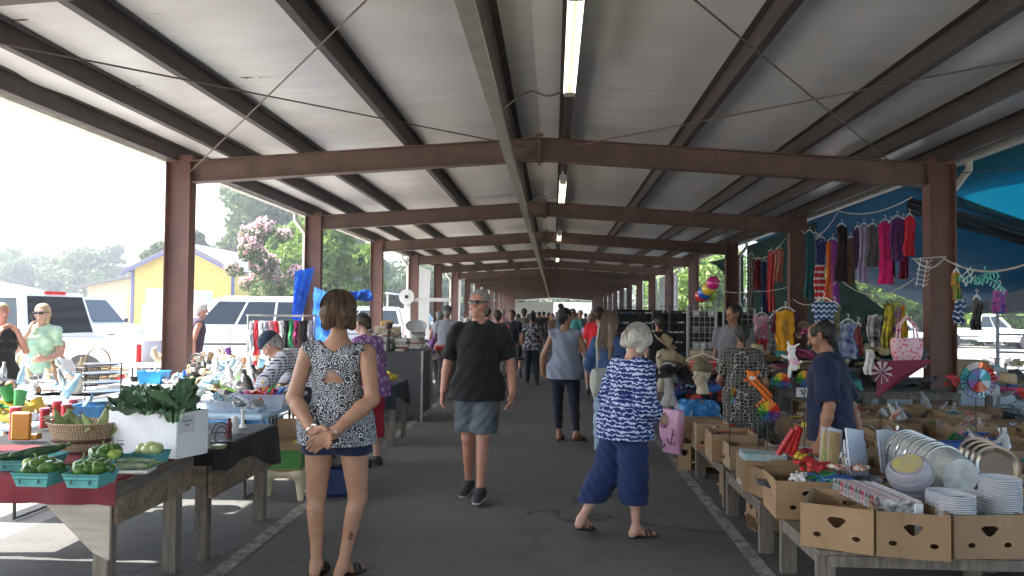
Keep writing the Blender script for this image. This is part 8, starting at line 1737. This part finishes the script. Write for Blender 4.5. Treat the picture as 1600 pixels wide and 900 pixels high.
b.tube([(-.2, .35, 1.0), (.2, .35, 1.0)], .016, 6); b.make('frame', CHROME, t); b = B(); b.box((0, 0, .5), (.38, .35, .06), ch=.02); b.box((0, .14, .72), (.38, .06, .45), rot=(.3, 0, 0), ch=.02); b.make('seat', BLACKC, t)
for x, y in ((-.2, -.35), (.2, -.35), (-.2, .3), (.2, .3)): b = B(); b.cyl((x - .02, y, .1), (x + .02, y, .1), .1, n=16); b.make('wheel', RUBBER, t)

# ---------------------------------------------------------------- vehicles
def paint(n, c): return mat('paint_' + n, c, .3, var=.03, coat=.6, metal=.1)
def wheel(t, x, y, r=.38):
    b = B(); b.tube([(x + (r - .1) * math.cos(a), y, r + (r - .1) * math.sin(a)) for a in np.linspace(0, 2 * PI, 29)[:-1]], .1, 8, closed=True); w_ = b.make('wheel', RUBBER, t, smooth=True); s_ = 1 if y > 0 else -1
    b = B(); b.cyl((x, y - s_ * .06, r), (x, y + s_ * .07, r), r * .62, n=20); [b.box((x + r * .4 * math.cos(a), y + s_ * .073, r + r * .4 * math.sin(a)), (.14, .01, .05), rot=(0, -a, 0)) for a in np.linspace(0, 2 * PI, 6)[:-1]]; b.make('rim', c_('rim_silver', (.45, .45, .47), rough=.3, metal=.8), w_, smooth=40)
def vehicle(name, label, loc, rz, m, L, W, H, kind_, cat, grp='vehicles parked beside the shed'):
    t = thing(name, label, cat, (*loc, 0), rz, grp); h = L / 2; w = W / 2; belt = H * .58; x0 = -h
    pick = kind_ == 'pickup'; low = .38
    if pick: low_poly = [(-.55, low), (h - .1, low), (h, .55), (h, belt - .18), (h - .15, belt - .08), (1.15, belt), (-.55, belt)]; cab = [(-.6, belt - .01), (1.15, belt - .01), (.45, H), (-.4, H)]
    elif kind_ == 'suv': low_poly = [(-h, low + .05), (h - .1, low), (h, .55), (h, belt - .2), (h - .15, belt - .1), (1.15, belt), (-h + .02, belt)]; cab = [(-h + .05, belt - .01), (1.2, belt - .01), (.5, H), (-h + .28, H)]
    else: low_poly = [(-h, low), (h - .1, low), (h, .5), (h - .05, belt - .18), (h - .5, belt - .08), (1.0, belt), (-h + .7, belt), (-h, belt - .08)]; cab = [(-h + .75, belt - .01), (1.05, belt - .01), (.3, H), (-h + 1.3, H)]
    def bev(poly, ww, nm, mm, tap=0, par=None, off=.05):
        b = B(); b.prism(poly, -ww, ww); 
        if tap: b.v = [(x, y * (1 - tap * max(0, (z - belt) / (H - belt))), z) for x, y, z in b.v]
        o = b.make(nm, mm, par or t); bm = bmesh.new(); bm.from_mesh(o.data); bmesh.ops.bevel(bm, geom=bm.edges[:], offset=off, segments=3, profile=.6, affect='EDGES'); bm.to_mesh(o.data); bm.free(); smooth_by_angle(o.data, 35); return o
    bev(low_poly, w, 'body', m); bev(cab, w - .06, 'cabin', m, .16, off=.06)
    if pick:
        b = B(); b.bx(-h, -.56, -w + .02, w - .02, .5, .72); b.bx(-h, -.56, -w, -w + .09, .7, belt); b.bx(-h, -.56, w - .09, w, .7, belt); b.make('bed', m, t); b = B(); b.bx(-h - .05, -h - .003, -w + .1, w - .1, .6, belt - .02); b.make('tailgate', m, t)
        b = B(); b.bx(-h - .16, -h - .02, -w + .04, w - .04, .42, .58); b.make('rear_bumper', CHROME, t)
    # side windows
    fx = cab[1][0]; tx = cab[2][0]; bx0, btx = cab[0][0], cab[3][0]; zb, zt = belt + .06, H - .1
    def wx(side, z): k = (z - belt) / (H - belt); return (fx + (tx - fx) * k - .16) if side else (bx0 + (btx - bx0) * k + .12)
    n_ = 2 if pick else (3 if kind_ == 'suv' else 2); L0, L1, U0, U1 = wx(0, zb), wx(1, zb), wx(0, zt), wx(1, zt)
    for sd in (-1, 1):
        for k in range(n_):
            a0, a1 = k / n_ + .012, (k + 1) / n_ - .012; yb = (w - .06) * (1 - .16 * (zb - belt) / (H - belt)) + .004; yt = (w - .06) * (1 - .16 * (zt - belt) / (H - belt)) + .004
            q = [(L0 + (L1 - L0) * a0, sd * yb, zb), (L0 + (L1 - L0) * a1, sd * yb, zb), (U0 + (U1 - U0) * a1, sd * yt, zt), (U0 + (U1 - U0) * a0, sd * yt, zt)]
            b = B(); b.add(q, [(0, 1, 2, 3)]); b.make('side_window', GLASSD, t, solid=.004)
        xs_ = (1.0, .1) if pick else (1.05, .05, -1.0)
        b = B(); [b.bx(x - .006, x + .006, sd * w - .004, sd * w + .004, .5, belt - .03) for x in xs_]; b.bx(-h + .3, h - .3, sd * w - .006, sd * w + .012, .62, .67); b.make('door_seam', c_('seam_dark', (.05, .05, .05)), t)
        b = B(); [b.box((x - .14, sd * (w + .015), belt - .12), (.16, .03, .035), ch=.008) for x in xs_[:2]]; b.make('door_handle', m, t)
        b = B(); b.box((1.0, sd * (w + .1), belt + .1), (.1, .18, .15), ch=.03); b.make('side_mirror', BLACKP, t)
        for x in (h - .95, -h + 1.0):
            b = B(); b.cyl((x, sd * (w - .12), .4), (x, sd * (w + .006), .4), .46, n=24); b.make('wheel_arch', BLACKP, t); wheel(t, x, sd * (w - .06))
        b = B(); b.box((h - .01, sd * (w - .25), belt - .34), (.06, .38, .17), ch=.02); b.make('headlight', c_('lamp_glass', (.6, .6, .6), rough=.1), t)
        b = B(); b.box((-h + .01, sd * (w - .07), belt - .28), (.08, .13, .4), ch=.02); b.make('tail_light', c_('lamp_red', (.5, .01, .01), rough=.2), t)
    yk = lambda z: (w - .06) * (1 - .16 * (z - belt) / (H - belt)) - .1
    for nm, s_, (xa, xb_) in (('windscreen', 1, (fx, tx)), ('rear_window', -1, (bx0, btx))):
        k0, k1 = (zb - belt) / (H - belt), (zt + .03 - belt) / (H - belt); X0 = xa + (xb_ - xa) * k0 + s_ * .008; X1 = xa + (xb_ - xa) * k1 + s_ * .008
        b = B(); b.add([(X0, -yk(zb), zb), (X0, yk(zb), zb), (X1, yk(zt), zt + .03), (X1, -yk(zt), zt + .03)], [(0, 1, 2, 3)]); b.make(nm, GLASSD, t, solid=.004)
    b = B(); b.box((h + .02, 0, .52), (.12, W * .94, .2), ch=.04); b.make('front_bumper', CHROME if pick else m, t); b = B(); b.box((h + .003, 0, belt - .34), (.04, W * .5, .2), ch=.01); [b.box((h + .025, 0, belt - .42 + .05 * k), (.02, W * .48, .012)) for k in range(4)]; b.make('grille', c_('grille_grey', (.08, .08, .08), rough=.3), t)
    if kind_ == 'suv':
        for sd in (-1, 1): b = B(); b.tube([(-h + .5, sd * (w - .3), H + .05), (.3, sd * (w - .3), H + .05)], .02, 6); b.make('roof_rail', m, t)
    if pick: b = B(); b.bx(btx - .03, btx + .02, -.25, .25, H - .03, H + .025); b.make('brake_light', c_('lamp_red'), t)
    return t
WH = paint('white', (.75, .76, .77)); SV = paint('silver', (.4, .42, .43)); SB = paint('grey_blue', (.16, .2, .24)); BK_ = paint('black', (.02, .02, .022))
vehicle('pickup_truck', 'white pickup truck with a red tail light nearest on the left', (-9.75, 14.6), R(172), WH, 5.7, 1.95, 1.93, 'pickup', 'pickup truck')
vehicle('pickup_truck', 'silver pickup truck parked behind the white one, facing right', (-15.6, 25.5), R(-4), SV, 5.6, 1.95, 2.0, 'pickup', 'pickup truck')
vehicle('sport_utility_vehicle', 'white sport utility vehicle facing left behind the clothes rail', (-9.7, 24.0), R(196), WH, 4.9, 1.95, 2.0, 'suv', 'car')
vehicle('sport_utility_vehicle', 'silver sport utility vehicle seen behind the white reel post', (-9.0, 36), R(180), SV, 4.8, 1.9, 1.8, 'suv', 'car')
vehicle('parked_car', 'grey blue car behind the fourth left column', (-9.2, 50), R(190), SB, 4.6, 1.8, 1.5, 'sedan', 'car'); vehicle('parked_car', 'silver car farther down the left car park', (-10.5, 60), R(170), SV, 4.6, 1.8, 1.5, 'sedan', 'car'); vehicle('sport_utility_vehicle', 'dark sport utility vehicle far down the left car park', (-9.6, 43), R(185), BK_, 4.7, 1.9, 1.8, 'suv', 'car')
vehicle('pickup_truck', 'white pickup truck beyond the right column, seen in the gap', (23.6, 45), R(-20), WH, 5.6, 1.95, 1.85, 'pickup', 'pickup truck'); vehicle('sport_utility_vehicle', 'white sport utility vehicle beyond the bright gap on the right', (13.5, 34), R(10), WH, 4.8, 1.9, 1.8, 'suv', 'car')
for i in range(7): vehicle('parked_car', ['white car', 'grey blue car', 'silver car', 'white hatchback', 'silver sedan', 'grey blue sedan', 'white sedan'][i] + ' number %s in the far row on the right' % gd[i], (15 + i * 3.2, 58 + i * 1.5), R(80 + i * 3), (WH, SB, SV)[i % 3], 4.6, 1.8, 1.5, 'sedan', 'car') if i in (1, 3, 5) else None
hz = B(); hz.bx(-180, 80, -40, 205, -1, 16); N = NT('glare_veil_air'); N.t.nodes.remove(N.b); v = N.n('VolumePrincipled'); v.inputs['Density'].default_value = .0021; v.inputs['Color'].default_value = (.9, .93, 1, 1); v.inputs['Anisotropy'].default_value = .5; N.l(v.outputs[0], N.out.inputs['Volume']); hz_o = kind(hz.make('haze', N.m), 'stuff'); tag(hz_o, 'thin haze added over the whole market as a sun glare veil', 'haze')  # scattering volume added to give the veil of the sun glare
print('OBJS', len(bpy.data.objects), 'TIME ok')
